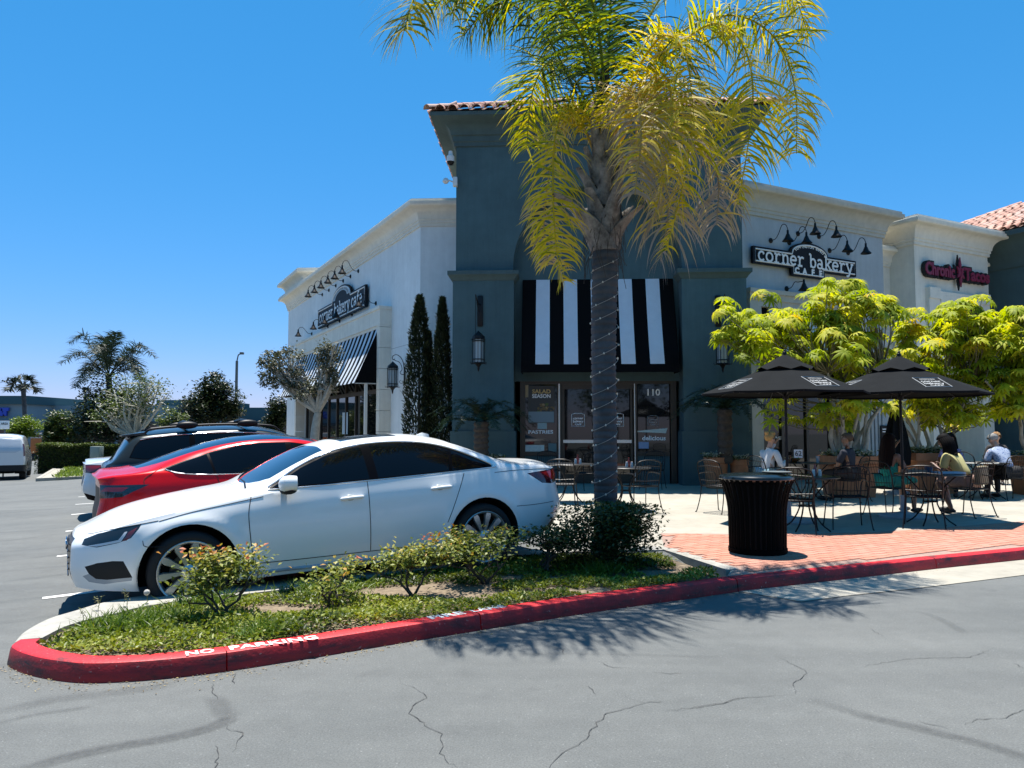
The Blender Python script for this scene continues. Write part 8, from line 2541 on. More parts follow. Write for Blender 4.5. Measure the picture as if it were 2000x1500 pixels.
# ---------------------------------------------------------------- chairs and tables
def make_chair():
    root = thing('cafe_chair', 'x', 'chair', (0, 0, 0), 0, 'black wire chairs on the terrace')
    w, d, h = .235, .22, .445
    ring = [(-w, -d, h), (-w * .98, d * .8, h), (-w * .7, d * 1.05, h - .01), (0, d * 1.12, h - .012), (w * .7, d * 1.05, h - .01), (w * .98, d * .8, h), (w, -d, h), (0, -d * 1.05, h)]
    st = MB().tube(ring, .011, 6, closed=True)
    for k in range(9):
        x = -w * .88 + w * 1.76 * k / 8; st.tube([(x, -d, h), (x, 0, h - .012), (x, d * 1.02, h - .005)], .0045, 4, caps=False)
    for k in range(9):
        y = -d * .85 + d * 1.8 * k / 8; st.tube([(-w * .96, y, h), (0, y, h - .014), (w * .96, y, h)], .0045, 4, caps=False)
    part('seat', st, IRON, root, smooth=60)
    bk = MB(); B = spline([(-w, -d, h), (-w * 1.05, -d - .05, h + .22), (-w * .95, -d - .10, h + .39), (-w * .5, -d - .125, h + .44), (0, -d - .13, h + .45), (w * .5, -d - .125, h + .44), (w * .95, -d - .10, h + .39), (w * 1.05, -d - .05, h + .22), (w, -d, h)], 33)
    bk.tube(B, .011, 6)
    bk.tube([(-w * .98, -d - .085, h + .33), (0, -d - .10, h + .35), (w * .98, -d - .085, h + .33)], .007, 5)
    bk.tube([(-w * 1.03, -d - .02, h + .10), (0, -d - .03, h + .09), (w * 1.03, -d - .02, h + .10)], .007, 5)
    for k in range(9):
        f = -1 + 2 * (k + .5) / 9; x = w * .93 * f
        bk.tube([(x * .95, -d - .01, h + .0), (x, -d - .05, h + .2), (x * .96, -d - .12 + .02 * abs(f), h + .43 - .06 * f * f)], .0042, 4, caps=False)
    part('backrest', bk, IRON, root, smooth=60)
    for s in (-1, 1):
        part('arm', MB().tube(spline([(s * w * 1.05, -d - .05, h + .21), (s * (w + .035), 0, h + .225), (s * (w + .04), d * .75, h + .215), (s * (w + .02), d * .95, h + .15), (s * w * .98, d * .85, h)], 18), .009, 6), IRON, root, smooth=60)
        part('leg', MB().tube(spline([(s * w * .98, d * .85, h), (s * (w + .01), d + .01, h - .2), (s * (w + .03), d + .05, .02), (s * (w + .04), d + .08, .006)], 10), .009, 6), IRON, root, smooth=60)
        part('leg', MB().tube(spline([(s * w * .98, -d, h), (s * (w + .01), -d - .02, h - .2), (s * (w + .03), -d - .09, .02), (s * (w + .035), -d - .12, .006)], 10), .009, 6), IRON, root, smooth=60)
    return root
chair0 = make_chair(); used_c = [False]
bpy.context.view_layer.update()
def place_chair(p, rz, label):
    if not used_c[0]:
        used_c[0] = True; c = chair0; c.location = (p[0], p[1], PL + .004); c.rotation_euler = (0, 0, rz); c['label'] = label
        return c
    return copy_tree(chair0, (p[0], p[1], PL + .004), rz, label)
def at_ground(px, py): return G(px, py, PL)
def face(p, q): return math.atan2(q[1] - p[1], q[0] - p[0]) - PI / 2
def make_table(p, R, label, top=None, leg=IRON):
    t = thing('cafe_table', label, 'table', (p[0], p[1], PL), group='round tables on the terrace')
    part('tabletop', MB().lathe([(0, .732), (R - .01, .732), (R, .736), (R, .745), (R - .012, .752), (R - .04, .749), (0, .749)], 36), top or mat('table_mesh', (.016, .017, .018), .32, spec=.6), t)
    for k in range(4):
        a = PI / 4 + PI / 2 * k; c, s = math.cos(a), math.sin(a)
        part('leg', MB().tube(spline([(.36 * c, .36 * s, .73), (.16 * c, .16 * s, .52), (.09 * c, .09 * s, .34), (.2 * c, .2 * s, .12), (.34 * c, .34 * s, .008)], 14), .011, 6), leg, t, smooth=60)
    part('brace', MB().tube([(.1 * math.cos(2 * PI * k / 20), .1 * math.sin(2 * PI * k / 20), .34) for k in range(20)], .008, 5, closed=True), leg, t, smooth=60)
    return t
def tab(px, py): 
    z = PL + .745; return G(px, py, z)
tA, tB, t2, tC, tD, tE_ = tab(1573, 931), tab(1582, 904), tab(1815, 926), tab(1925, 903), tab(1112, 906), tab(1222, 913)
make_table(tA, .46, 'round black table under the parasol nearer to the litter bin')
make_table(tB, .48, 'round black table with a number card between the woman in white and the man')
make_table(t2, .48, 'round black table with trays between the green dress and the yellow top')
make_table(tC, .45, 'round black table in front of the man in the blue patterned shirt')
make_table(tD, .48, 'round black table with cruets left of the palm trunk')
make_table(tE_, .45, 'round black table right of the palm trunk')
# things on the tables
def small(name, label, cat, p, mb, m, extra=()):
    t = thing(name, label, cat, p); part(name if name not in ('bottle',) else 'glass', mb, m, t)
    for nm, b_, mm in extra: part(nm, b_, mm, t)
    return t
ZT = PL + .7525
def on_table(t, dx, dy): return (t[0] + dx, t[1] + dy, ZT)
CARD = mat('card_white', (.55, .56, .60), .6)
nc = thing('number_card', 'white table number card reading 62 on a wire stand', 'table number', on_table(tB, -.30, -.18))
part('stand', MB().tube([(0, 0, 0), (0, 0, .12)], .006, 6).lathe([(0, 0), (.05, 0), (.045, .01), (0, .012)], 12), IRON, nc)
part('card', MB().box(-.085, .085, -.003, .003, .10, .265), CARD, nc, smooth=None)
M = Matrix(((1, 0, 0, 0), (0, 0, -1, -.006), (0, 1, 0, .182), (0, 0, 0, 1)))
part('lettering', text_at('62', .14, M, .002), BLACK_M, nc, smooth=None)
sal = thing('salad_bowl', 'brown bowl of salad in front of the woman in white', 'bowl', on_table(tB, -.30, .12))
part('bowl', MB().lathe([(0, 0), (.07, 0), (.14, .06), (.15, .075), (.135, .065), (.06, .012), (0, .012)], 20), mat('bowl_brown', (.20, .09, .03), .5), sal)
lf = MB()
for k in range(24): lf.ball((random.gauss(0, .06), random.gauss(0, .06), .07 + random.random() * .03), (.03, .02, .012), random.randrange(3), 6, 4)
part('salad', lf, [mat('salad_green', (.12, .20, .03), .6), mat('salad_yellow', (.35, .30, .10), .6), mat('salad_red', (.30, .06, .03), .6)], sal)
def cup(p, label, col, h=.13, r=.04):
    t = thing('cup', label, 'cup', p)
    part('cup_body', MB().lathe([(0, 0), (r * .75, 0), (r, h), (r * .92, h), (r * .7, .01), (0, .01)], 16), col, t)
cup(on_table(tB, -.42, -.05), 'dark drink glass in front of the woman in white', mat('cola_glass', (.012, .008, .006), .1, spec=.8), .15)
cup(on_table(tB, .12, -.1), 'clear tumbler on the table with the number card', mat('clear_glass', (.35, .37, .37), .05, spec=.9))
cup(on_table(t2, .02, .05), 'dark blue cup on the table between the green dress and the yellow top', mat('cup_blue', (.02, .05, .10), .4), .10, .06)
pl_t = thing('tray', 'pale blue grey tray on the table between the green dress and the yellow top', 'tray', on_table(t2, .22, -.10))
part('tray', MB().bevbox(-.20, .20, -.13, .13, 0, .035, .01), mat('tray_blue', (.30, .36, .44), .5), pl_t)
pl_t = thing('food_box', 'brown open food box on the table beside the blue cup', 'box', on_table(t2, -.22, .0))
part('box', MB().bevbox(-.16, .14, -.11, .11, 0, .06, .01), mat('box_brown', (.16, .11, .08), .7), pl_t)
def cruets(p, label):
    t = thing('cruet_set', label, 'cruet set', p, group='cruet sets on the terrace tables')
    CR_ = mat('cruet_glass', (.40, .40, .38), .2, spec=.7)
    for dx in (-.045, .045):
        b_ = part('shaker', MB().lathe([(0, 0), (.026, 0), (.024, .06), (.018, .075), (0, .076)], 10, 0, Matrix.Translation((dx, 0, 0))), CR_, t)
        part('lid', MB().lathe([(.020, .074), (.018, .095), (0, .10)], 10, 0, Matrix.Translation((dx, 0, 0))), ALU, b_)
    part('bottle', MB().lathe([(0, 0), (.03, 0), (.03, .09), (.012, .13), (.012, .17), (0, .172)], 10, 0, Matrix.Translation((0, .06, 0))), mat('bottle_red', (.22, .03, .02), .3), t)
cruets(on_table(tA, .16, .0), 'salt and pepper shakers on the table under the parasol by the bin'); cruets(on_table(tD, .16, -.1), 'salt and pepper shakers on the table left of the palm trunk'); cruets(on_table(tE_, .05, -.1), 'salt and pepper shakers on the table right of the palm trunk')
# chairs
CH = [((1655, 1030), (1560, 985), 'empty wire chair with its back to the kerb, right of the litter bin'),
      ((1408, 1000), (1560, 985), 'wire chair half hidden behind the left side of the litter bin'),
      ((1555, 1040), (1575, 990), 'wire chair behind the right side of the litter bin'),
      ((1500, 978), (1582, 974), 'wire chair of the woman in white'), ((1660, 979), (1582, 974), 'wire chair of the man in the dark shirt'),
      ((1738, 1006), (1815, 1000), 'wire chair of the woman in the green dress'), ((1890, 1008), (1815, 1000), 'wire chair of the woman in the yellow top'),
      ((1806, 1030), (1812, 985), 'empty wire chair in front of the table between green dress and yellow top'),
      ((1972, 976), (1925, 970), 'wire chair of the man in the blue patterned shirt'), ((1945, 945), (1930, 960), 'wire chair of the person with curly hair'),
      ((1250, 1000), (1200, 990), 'wire chair with a mesh back just right of the palm trunk'), ((1098, 995), (1130, 965), 'wire chair just behind the tail of the white car'),
      ((1150, 962), (1112, 968), 'wire chair between the palm trunk and the cruets'), ((1075, 955), (1112, 965), 'wire chair half hidden by the tail of the white car'),
      ((1275, 955), (1222, 975), 'wire chair with its seat turned to the table right of the palm')]
for (a, b, lab) in CH:
    p, q = at_ground(*a), at_ground(*b); place_chair(p, face(p, q), lab)
# pale thing behind the yellow top: a table with a pale top
pt = W(1905, 878, 15.8); make_table((pt.x, pt.y), .42, 'round table with a pale stone top behind the woman in yellow', top=mat('stone_pale', (.36, .35, .32), .7))

# ---------------------------------------------------------------- planters with flowers
FLW = leafmat('flower_white', [(.30, .34, .22), (.50, .52, .40), (.62, .62, .52)], .3, .6)
def trough(x0, x1, ytop, Y, h, label, flowers=True, n=500, rnd=False):
    a, b = W(x0, ytop, Y), W(x1, ytop, Y); c = (a + b) / 2; w = (b.x - a.x) / 2
    t = thing('planter', label, 'planter', (c.x, Y, PL), group='terracotta planters on the terrace')
    if h is None: h = c.z - PL
    M = Matrix.Rotation(PI / 4, 4, 'Z') if not rnd else Matrix.Identity(4)
    k = math.sqrt(2) if not rnd else 1
    prof = [(0, 0), (w * .80 * k, 0), (w * .93 * k, h * .80), (w * 1.0 * k, h * .82), (w * 1.0 * k, h), (w * .92 * k, h), (w * .90 * k, h * .9), (0, h * .9)]
    part('pot', MB().lathe(prof, 4 if not rnd else 22, 0, M), TERRA, t, smooth=None if not rnd else 40)
    part('soil', MB().lathe([(0, h * .93), (w * .91 * k, h * .91)], 4 if not rnd else 22, 0, M), SOIL, t, smooth=None)
    if flowers:
        r = np.random.default_rng(int(x0)); P = np.stack([r.uniform(-w * .95, w * .95, n), r.uniform(-w * .9, w * .9, n), h + r.random(n) * .14 * (.4 + w)], 1)
        V, F, li = leafcloud(P, rdir(n, -.2, .9), r.uniform(.04, .09, n), r.uniform(.03, .05, n))
        part('flowers', np_mesh('flowers', V, F, FLW, r.random(n)[li]), None, t)
        V, F, li = leafcloud(P * np.array([1, 1, .98]), rdir(n, -.4, .7), r.uniform(.05, .1, n), r.uniform(.03, .05, n))
        part('foliage', np_mesh('foliage', V, F, LMID, r.random(n)[li]), None, t)
trough(1612, 1700, 890, 16.6, None, 'terracotta planter of the umbrella tree nearer to the litter bin', n=350)
trough(1766, 1856, 884, 17.6, None, 'terracotta planter with pale succulents behind the folded parasol', n=700)
trough(1374, 1422, 893, 18.9, None, 'round terracotta pot with white flowers under the right sago palm', True, 260, True)
trough(1425, 1462, 897, 18.95, None, 'small round pot with white flowers beside the bigger one under the right sago palm', True, 200, True)
trough(952, 986, 895, 19.0, None, 'round pot with white flowers under the left sago palm', True, 160, True)
trough(1985, 2050, 890, 17.0, None, 'terracotta planter at the right edge of the picture', n=200)
# posters by the shop entrances
pp = Rw.sub(0.08)
a_, b_, c_, d_ = pxr(pp, 1719, 1744, 831, 872)
po = thing('menu_board', 'dark framed menu board with a pale picture on the bakery wall', 'menu board', pp.p((a_ + b_) / 2, 0, (c_ + d_) / 2))
mb = MB(); pp.box(mb, a_, b_, 0, .03, c_, d_); part('board', mb, BLACK_M, po, smooth=None, world=True)
mb = MB(); pp.box(mb, a_ + .04, b_ - .04, .03, .036, c_ + .04, c_ + (d_ - c_) * .42); part('picture', mb, mat('poster_pale', (.22, .25, .27), .5), po, smooth=None, world=True)
mb = MB()
for zz_ in (.80, .68):
    pp.box(mb, a_ + .06, b_ - .06, .03, .036, c_ + (d_ - c_) * zz_, c_ + (d_ - c_) * (zz_ + .05))
part('heading', mb, DEC_W, po, smooth=None, world=True)

# ================================================================ PEOPLE
def skin_mesh(name, nodes, edges, mats, root=0, levels=2, smooth=True):
    """nodes: [(pos, (rx, ry))]; grows one surface round the skeleton"""
    me = bpy.data.meshes.new(name + '_rig')
    me.from_pydata([tuple(n[0]) for n in nodes], edges, [])
    ob = bpy.data.objects.new(name + '_rig', me); C.objects.link(ob)
    md = ob.modifiers.new('s', 'SKIN'); md.use_smooth_shade = True; md.branch_smoothing = .6
    lay = me.skin_vertices[0] if me.skin_vertices else None
    if lay is None:
        bpy.context.view_layer.objects.active = ob
        bpy.ops.mesh.customdata_skin_add(); lay = me.skin_vertices[0]
    for i, n in enumerate(nodes):
        r = n[1] if hasattr(n[1], '__len__') else (n[1], n[1])
        lay.data[i].radius = r
        lay.data[i].use_root = (i == root)
    sb = ob.modifiers.new('b', 'SUBSURF'); sb.levels = levels; sb.render_levels = levels
    dg = bpy.context.evaluated_depsgraph_get()
    out = bpy.data.meshes.new_from_object(ob.evaluated_get(dg))
    out.name = name
    bpy.data.objects.remove(ob); bpy.data.meshes.remove(me)
    out.materials.clear()
    for m in mats: out.materials.append(m)
    out.polygons.foreach_set('use_smooth', [True] * len(out.polygons))
    return out
def person(label, loc, rz, skin, shirt, legs, hair, lean=.1, head=(0, 0, 0), hands=((-.2, .3, .78), (.2, .3, .78)), elbows=None, sleeves='short', hairstyle='short', pants='long', knees=None, feet=None, seat=.50, build=1.0, shoe=None, bag=None, skirt=False, glasses=False):
    """a seated figure; local frame: x to its right, y forward, z up from the ground"""
    root = thing('person', label, 'person', (loc[0], loc[1], PL + .004), rz)
    N, E = [], []
    def add(p, r, par=None):
        N.append((Vector(p), r)); i = len(N) - 1
        if par is not None: E.append((par, i))
        return i
    b = build
    pel = add((0, 0, seat + .07), (.155 * b, .115 * b))
    sp1 = add((0, lean * .35, seat + .22), (.140 * b, .105 * b), pel)
    ch = add((0, lean * .75, seat + .40), (.155 * b, .115 * b), sp1)
    nb = add((0, lean * 1.05, seat + .545), (.075, .065), ch)
    nk = add((0, lean * 1.15 + .012, seat + .60), (.052, .054), nb)
    hx, hy, hz = head                                       # turn, nod, tilt
    R = Matrix.Rotation(hx, 3, 'Z') @ Matrix.Rotation(-hy, 3, 'X') @ Matrix.Rotation(hz, 3, 'Y')
    H0 = N[nk][0]
    def hp(x, y, z): return H0 + R @ Vector((x, y, z))
    jw = add(hp(0, .022, .055), (.056, .066), nk)
    fc = add(hp(0, .012, .115), (.074, .092), jw)
    cr = add(hp(0, -.004, .175), (.070, .086), fc)
    tp = add(hp(0, -.008, .215), (.040, .050), cr)
    ns = add(hp(0, .105, .105), (.012, .016), fc)
    for s in (-1, 1):
        add(hp(.085 * s, -.012, .11), (.012, .022), fc)
    sh, el, wr = {}, {}, {}
    for k, s in enumerate((-1, 1)):
        hd = Vector(hands[k])
        S_ = Vector((.175 * s * b, lean * .95, seat + .475))
        sh[s] = add(S_, (.066 * b, .064 * b), ch)
        if elbows and elbows[k]:
            e_ = Vector(elbows[k])
        else:
            mid = S_.lerp(hd, .5); d = hd - S_; L = .56
            off = math.sqrt(max(0.0, (L / 2) ** 2 - (d.length / 2) ** 2))
            e_ = mid + Vector((s * .35, -.25, -.9)).normalized() * off
        el[s] = add(e_, (.043, .043), add(S_.lerp(e_, .5), (.050 * b, .050 * b), sh[s]))
        fwd = (hd - e_).normalized()
        wr[s] = add(hd - fwd * .02, (.028, .024), add(e_.lerp(hd, .45), (.038, .036), el[s]))
        pm_ = add(hd + fwd * .055, (.036, .018), wr[s])
        sd = fwd.cross(Vector((0, 0, 1))); sd = sd.normalized() if sd.length > .1 else Vector((1, 0, 0)); dn = Vector((0, 0, -1)) - fwd * fwd.z * -1
        for f in range(4):
            o = (f - 1.5) * .019; l = (.058, .068, .064, .05)[f]
            a = add(hd + fwd * (.06 + l * .6) + sd * o + Vector((0, 0, -.008)), (.0085, .0085), pm_)
            add(hd + fwd * (.06 + l) + sd * o + Vector((0, 0, -.030)), (.0075, .0075), a)
        a = add(hd + fwd * .03 + sd * (-.045 * s), (.011, .010), wr[s]); add(hd + fwd * .065 + sd * (-.055 * s) + Vector((0, 0, -.012)), (.0085, .0085), a)
    hip, kn_, an = {}, {}, {}
    for k, s in enumerate((-1, 1)):
        K = Vector(knees[k]) if knees else Vector((.12 * s, .44, seat + .05)); Fq = Vector(feet[k]) if feet else Vector((.12 * s, .42, .09))
        hip[s] = add((.092 * s * b, .02, seat + .045), (.088 * b, .085 * b), pel)
        kn_[s] = add(K, (.058, .058), add(Vector((.1 * s, .02, seat + .05)).lerp(K, .5), (.075 * b, .075 * b), hip[s]))
        an[s] = add(Fq, (.036, .040), add(K.lerp(Fq, .38), (.053, .055), kn_[s]))
        hdg = (K - Vector((.1 * s, 0, K.z))).normalized(); hdg.z = 0
        add(Fq + hdg * .12 + Vector((0, 0, -.05)), (.034, .024), add(Fq + Vector((0, 0, -.055)) + hdg * .02, (.036, .030), an[s]))
    part('body', skin_mesh('body', N, E, [skin]), None, root)
    # clothes follow the same skeleton, a little wider
    def sub(ids, grow, name, m, cuts=()):
        mp = {}; nn = []; ee = []
        for i in ids:
            mp[i] = len(nn); r = N[i][1]; nn.append((N[i][0], (r[0] + grow, r[1] + grow)))
        for a, c in E:
            if a in mp and c in mp: ee.append((mp[a], mp[c]))
        for a, frac, gr in cuts:                            # a short stub along an edge (sleeve end, trouser end)
            p_, c_ = a
            q = N[p_][0].lerp(N[c_][0], frac); r = N[p_][1]; nn.append((q, (r[0] * .95 + gr, r[1] * .95 + gr))); ee.append((mp[p_], len(nn) - 1))
        part(name, skin_mesh(name, nn, ee, [m]), None, root)
    torso = [pel, sp1, ch, nb]
    def chain(a, c):                                        # node between two joints
        return [j for (i, j) in E if i == a and any(x == (j, c) for x in E)][0]
    ids = torso + [sh[-1], sh[1]]; cuts = []
    if sleeves == 'short':
        for s in (-1, 1):
            m_ = chain(sh[s], el[s]); ids.append(m_); cuts.append(((m_, el[s]), .55, .018))
    elif sleeves == 'long':
        for s in (-1, 1):
            m_ = chain(sh[s], el[s]); m2 = chain(el[s], wr[s]); ids += [m_, el[s], m2, wr[s]]
    elif sleeves == 'none':
        ids = torso + []
    sub(ids, .014, 'shirt' if not skirt else 'dress', shirt, cuts)
    ids = [pel]; cuts = []
    for s in (-1, 1):
        m_ = chain(hip[s], kn_[s]); ids += [hip[s], m_, kn_[s]]
        c2 = chain(kn_[s], an[s])
        if pants == 'long': ids += [c2, an[s]]
        elif pants == 'knee': cuts.append(((kn_[s], c2), .35, .016))
    sub(ids, .013, 'trousers' if not skirt else 'skirt', legs, cuts)
    # hair, eyes, mouth, shoes
    hm = MB()
    if hairstyle in ('short', 'grey', 'bun', 'curly', 'long', 'bob'):
        c = hp(0, -.022, .165)
        vs_, fs_ = [], []; u_, v_ = 18, 9
        for j in range(v_ + 1):
            ph = -1.0 + (PI / 2 + 1.0) * j / v_
            for i in range(u_):
                th = 2 * PI * i / u_
                front = max(0, math.sin(th)) ** 2
                ph2 = max(ph, .32 * (1 if math.sin(th) > .15 else 0) - .95 * (1 if math.sin(th) <= -.2 else 0) - .25 * (1 if -.2 < math.sin(th) <= .15 else 0))
                rr = 1.0 + (.10 * math.sin(i * 5.1 + j * 3.3) if hairstyle == 'curly' else .025 * math.sin(i * 4 + j))
                q = Vector((.092 * math.cos(ph2) * math.cos(th) * rr, .112 * math.cos(ph2) * math.sin(th) * rr, .092 * math.sin(ph2) * rr))
                vs_.append(H0 + R @ (Vector((0, -.012, .155)) + q * (1.18 if hairstyle == 'curly' else 1.04)))
        for j in range(v_):
            for i in range(u_): fs_.append((j * u_ + i, j * u_ + (i + 1) % u_, (j + 1) * u_ + (i + 1) % u_, (j + 1) * u_ + i))
        hm.add(vs_, fs_)
        if hairstyle in ('long', 'bob'):
            Lh = .40 if hairstyle == 'long' else .20
            for k in range(13):
                a = PI * 1.0 + PI * k / 12
                p = Vector((.085 * math.cos(a), -.012 + .10 * math.sin(a), .15))
                q1 = hp(*(p + Vector((.012 * math.cos(a), -.015, -.12)))); q2 = q1 + Vector((.02 * math.cos(a), .02 * math.sin(a) - .02, -Lh * .55)); q3 = q2 + Vector((random.gauss(0, .012), -.012, -Lh * .45))
                hm.tube(spline([hp(*p), q1, q2, q3], 10), [.030, .034, .036, .036, .034, .032, .030, .026, .018, .006], 6)
        if hairstyle == 'bun':
            hm.ball(tuple(hp(0, -.10, .235)), .045, 0, 10, 8)
            hm.ball(tuple(hp(0, .02, .235)), (.085, .07, .05), 0, 10, 8)
    if hm.v: part('hair', hm, hair, root, smooth=70)
    if glasses:
        gm = MB()
        for s in (-1, 1):
            gm.ball(tuple(hp(.034 * s, .098, .128)), (.030, .012, .022), 0, 10, 6)
            gm.tube([hp(.06 * s, .09, .132), hp(.088 * s, .0, .135)], .005, 5)
        part('sunglasses', gm, mat('sunglass', (.008, .008, .009), .15, spec=.6), root)
    ey = mat('eye_dark', (.015, .012, .01), .2)
    for s in (-1, 1):
        part('eye', MB().ball(tuple(hp(.032 * s, .096, .128)), (.011, .007, .006), 0, 8, 6), ey, root)
    part('mouth', MB().ball(tuple(hp(0, .084, .058)), (.024, .008, .006), 0, 8, 6), mat('lip', (.25, .08, .07), .5), root)
    for k, s in enumerate((-1, 1)):
        Fq = N[an[s]][0]; K = N[kn_[s]][0]; hdg = (K - Vector((.1 * s, 0, K.z))).normalized()
        a_ = math.atan2(hdg.y, hdg.x)
        Mx = Matrix.Translation((Fq.x + hdg.x * .06, Fq.y + hdg.y * .06, max(.035, Fq.z - .05))) @ Matrix.Rotation(a_, 4, 'Z')
        part('shoe', MB().ball((0, 0, 0), (.135, .048, .042), 0, 14, 8, Mx), shoe or mat('shoe_dark', (.02, .018, .018), .6), root, smooth=70)
    return root, hp
SK_L = mat('skin_light', (.42, .24, .165), .5, var=.06, scale=20); SK_M = mat('skin_tan', (.24, .125, .075), .5, var=.06, scale=20); SK_D = mat('skin_brown', (.13, .066, .042), .5, var=.06, scale=20)
def pattern_mat(name, c1, c2, sc):
    m, t, b = nt(name); tc = t.nodes.new('ShaderNodeTexCoord'); v = t.nodes.new('ShaderNodeTexVoronoi'); v.inputs['Scale'].default_value = sc
    t.links.new(tc.outputs['Object'], v.inputs['Vector']); r = t.nodes.new('ShaderNodeValToRGB'); r.color_ramp.elements[0].position = .30; r.color_ramp.elements[1].position = .42
    r.color_ramp.elements[0].color = rgb(c1); r.color_ramp.elements[1].color = rgb(c2); t.links.new(v.outputs['Distance'], r.inputs['Fac']); t.links.new(r.outputs[0], b.inputs['Base Color']); b.inputs['Roughness'].default_value = .85
    return m
def seat_at(px, py, toward):
    p = at_ground(px, py); q = at_ground(*toward); return p, face(p, q)
p, a = seat_at(1500, 978, (1582, 974))
person('woman in a white top with blonde hair up, sitting left of the number card', p, a, SK_L, mat('cloth_white', (.52, .53, .55), .85), mat('cloth_pale_blue', (.17, .30, .37), .85, var=.15), mat('hair_blonde', (.40, .23, .09), .95, spec=.05, var=.3, scale=30),
       lean=.06, head=(-.1, .10, 0), hands=((-.02, .25, 1.16), (.20, .30, .80)), sleeves='long', hairstyle='bun', build=1.04, glasses=True)
p, a = seat_at(1660, 979, (1582, 974))
person('man with cropped hair in a dark t-shirt sitting right of the number card', p, a, SK_M, mat('cloth_navy', (.016, .018, .030), .85), mat('cloth_charcoal', (.03, .03, .033), .85), mat('hair_cropped', (.10, .065, .045), .95, spec=.05), lean=.02, head=(.35, .0, .05), hands=((-.16, .34, .70), (.14, .34, .68)), build=1.14, pants='knee', hairstyle='short')
p, a = seat_at(1738, 1002, (1815, 998))
person('woman with long dark hair in a green dress, hand raised to her face', p, a, SK_M, pattern_mat('cloth_green', (.0, .16, .12), (.005, .26, .19), 26), mat('cloth_green_plain', (.005, .20, .15), .85), mat('hair_dark_brown', (.014, .008, .006), .8, spec=.12), lean=.02, head=(.0, .05, 0), hands=((-.03, .24, 1.17), (.20, .34, .74)), sleeves='none', hairstyle='long', pants='knee', skirt=True, build=1.0, glasses=True)
p, a = seat_at(1892, 1004, (1815, 998))
yw, _ = person('woman with long black hair in a pale yellow top bending over the table', p, a, SK_D, mat('cloth_yellow', (.42, .38, .16), .85, var=.1, scale=8), mat('cloth_salmon', (.24, .15, .12), .85, var=.2, scale=40), mat('hair_black', (.004, .004, .005), .75, spec=.1), lean=.26, head=(-.15, .45, 0), hands=((-.12, .46, .80), (.16, .46, .80)), sleeves='short', hairstyle='long', pants='knee', feet=((-.12, .22, .09), (.12, .34, .09)), build=1.08)
# her woven shoulder bag hangs at her side: it is a thing of its own
bg = thing('shoulder_bag', 'woven straw bag on a dark strap hanging against the yellow top', 'bag', (p.x, p.y, PL + .48), a)
part('bag_body', MB().bevbox(-.19, .17, -.27, -.17, .02, .33, .03), mat('straw', (.23, .19, .12), .9, var=.3, scale=60, bump=.5, bscale=80), bg)
part('strap', MB().tube(spline([(-.17, -.20, .32), (-.18, -.16, .50), (-.12, .02, .56), (-.04, .22, .46), (.05, .17, .20), (.15, -.16, .30)], 24), .010, 5), BLACK_M, bg)
p, a = seat_at(1972, 975, (1925, 970))
person('grey haired man in a blue patterned shirt bending over his plate', p, a, SK_L, pattern_mat('cloth_blue_pattern', (.07, .12, .30), (.34, .40, .52), 34), mat('cloth_black', (.012, .012, .014), .85), mat('hair_grey', (.30, .29, .27), .95, spec=.05, var=.3, scale=40), lean=.26, head=(0, .55, 0), hands=((-.14, .46, .82), (.14, .48, .82)), sleeves='short', hairstyle='grey', build=1.15)
p, a = seat_at(1950, 945, (1930, 960))
person('person with curly light brown hair sitting behind the man in the patterned shirt', p, a, SK_L, mat('cloth_dark_grey', (.04, .035, .035), .85), mat('cloth_black', (0, 0, 0)), mat('hair_curly', (.28, .17, .09), .95, spec=.05, var=.35, scale=40), lean=.1, head=(.1, .2, 0), hairstyle='curly', sleeves='long')
p, a = seat_at(1862, 968, (1815, 985))
person('small person in a lilac patterned top half hidden behind the long black hair', p, a, SK_D, pattern_mat('cloth_lilac', (.12, .07, .22), (.30, .24, .42), 30), mat('cloth_black', (0, 0, 0)), mat('hair_black', (0, 0, 0)), lean=.12, head=(.1, .25, 0), hairstyle='bob', sleeves='short', build=.82)

# ================================================================ FAR BUILDINGS, POLES, SIGNS
FARW = mat('far_wall_blue_grey', (.20, .26, .29), .9, var=.05); FART = mat('far_band_teal', (.035, .085, .10), .9); FARD = mat('far_shade', (.06, .075, .085), .9)
def far_block(x0, x1, ytop, Y, name, label, band=None, mwall=FARW, depth=14, glazing=True):
    a, b = W(x0, ytop, Y), W(x1, ytop, Y); z0 = -2.0
    t = thing(name, label, 'building', ((a.x + b.x) / 2, Y, z0))
    h = a.z - z0; w = (b.x - a.x) / 2
    part('wall', MB().box(-w, w, 0, depth, 0, h), mwall, t, smooth=None)
    if band:
        part('parapet', MB().box(-w - .4, w + .4, -.5, depth, h - band, h + .1), FART, t, smooth=None)
    zc = W(x0, 823, Y).z - z0
    part('canopy', MB().box(-w + .5, w - .5, -1.5, -.002, zc - .4, zc), FARD, t, smooth=None)
    if glazing:
        n = max(2, int(w * 2 / 5))
        for k in range(n):
            xa = -w + 1 + (2 * w - 2) * k / n
            part('window', MB().box(xa, xa + (2 * w - 2) / n - .5, -.06, -.002, .8, zc - .5), GLASS, t, smooth=None)
    return t
f1 = far_block(-200, 54, 775, 92, 'store', 'blue grey store with a dark teal parapet and blue letters at the left edge', band=.9)
f2 = far_block(56, 330, 792, 97, 'store', 'long low blue grey store row behind the trees', mwall=FARW)
f3 = far_block(315, 410, 783, 100, 'store', 'pale store with dark script letters between the bare tree and the round tree', band=.8, mwall=mat('far_wall_pale', (.33, .38, .41), .9))
f4 = far_block(462, 610, 796, 104, 'store', 'dark teal flat store wall right of the round tree', mwall=FART)
BLUE_L = mat('letter_blue', (.02, .06, .42), .5)
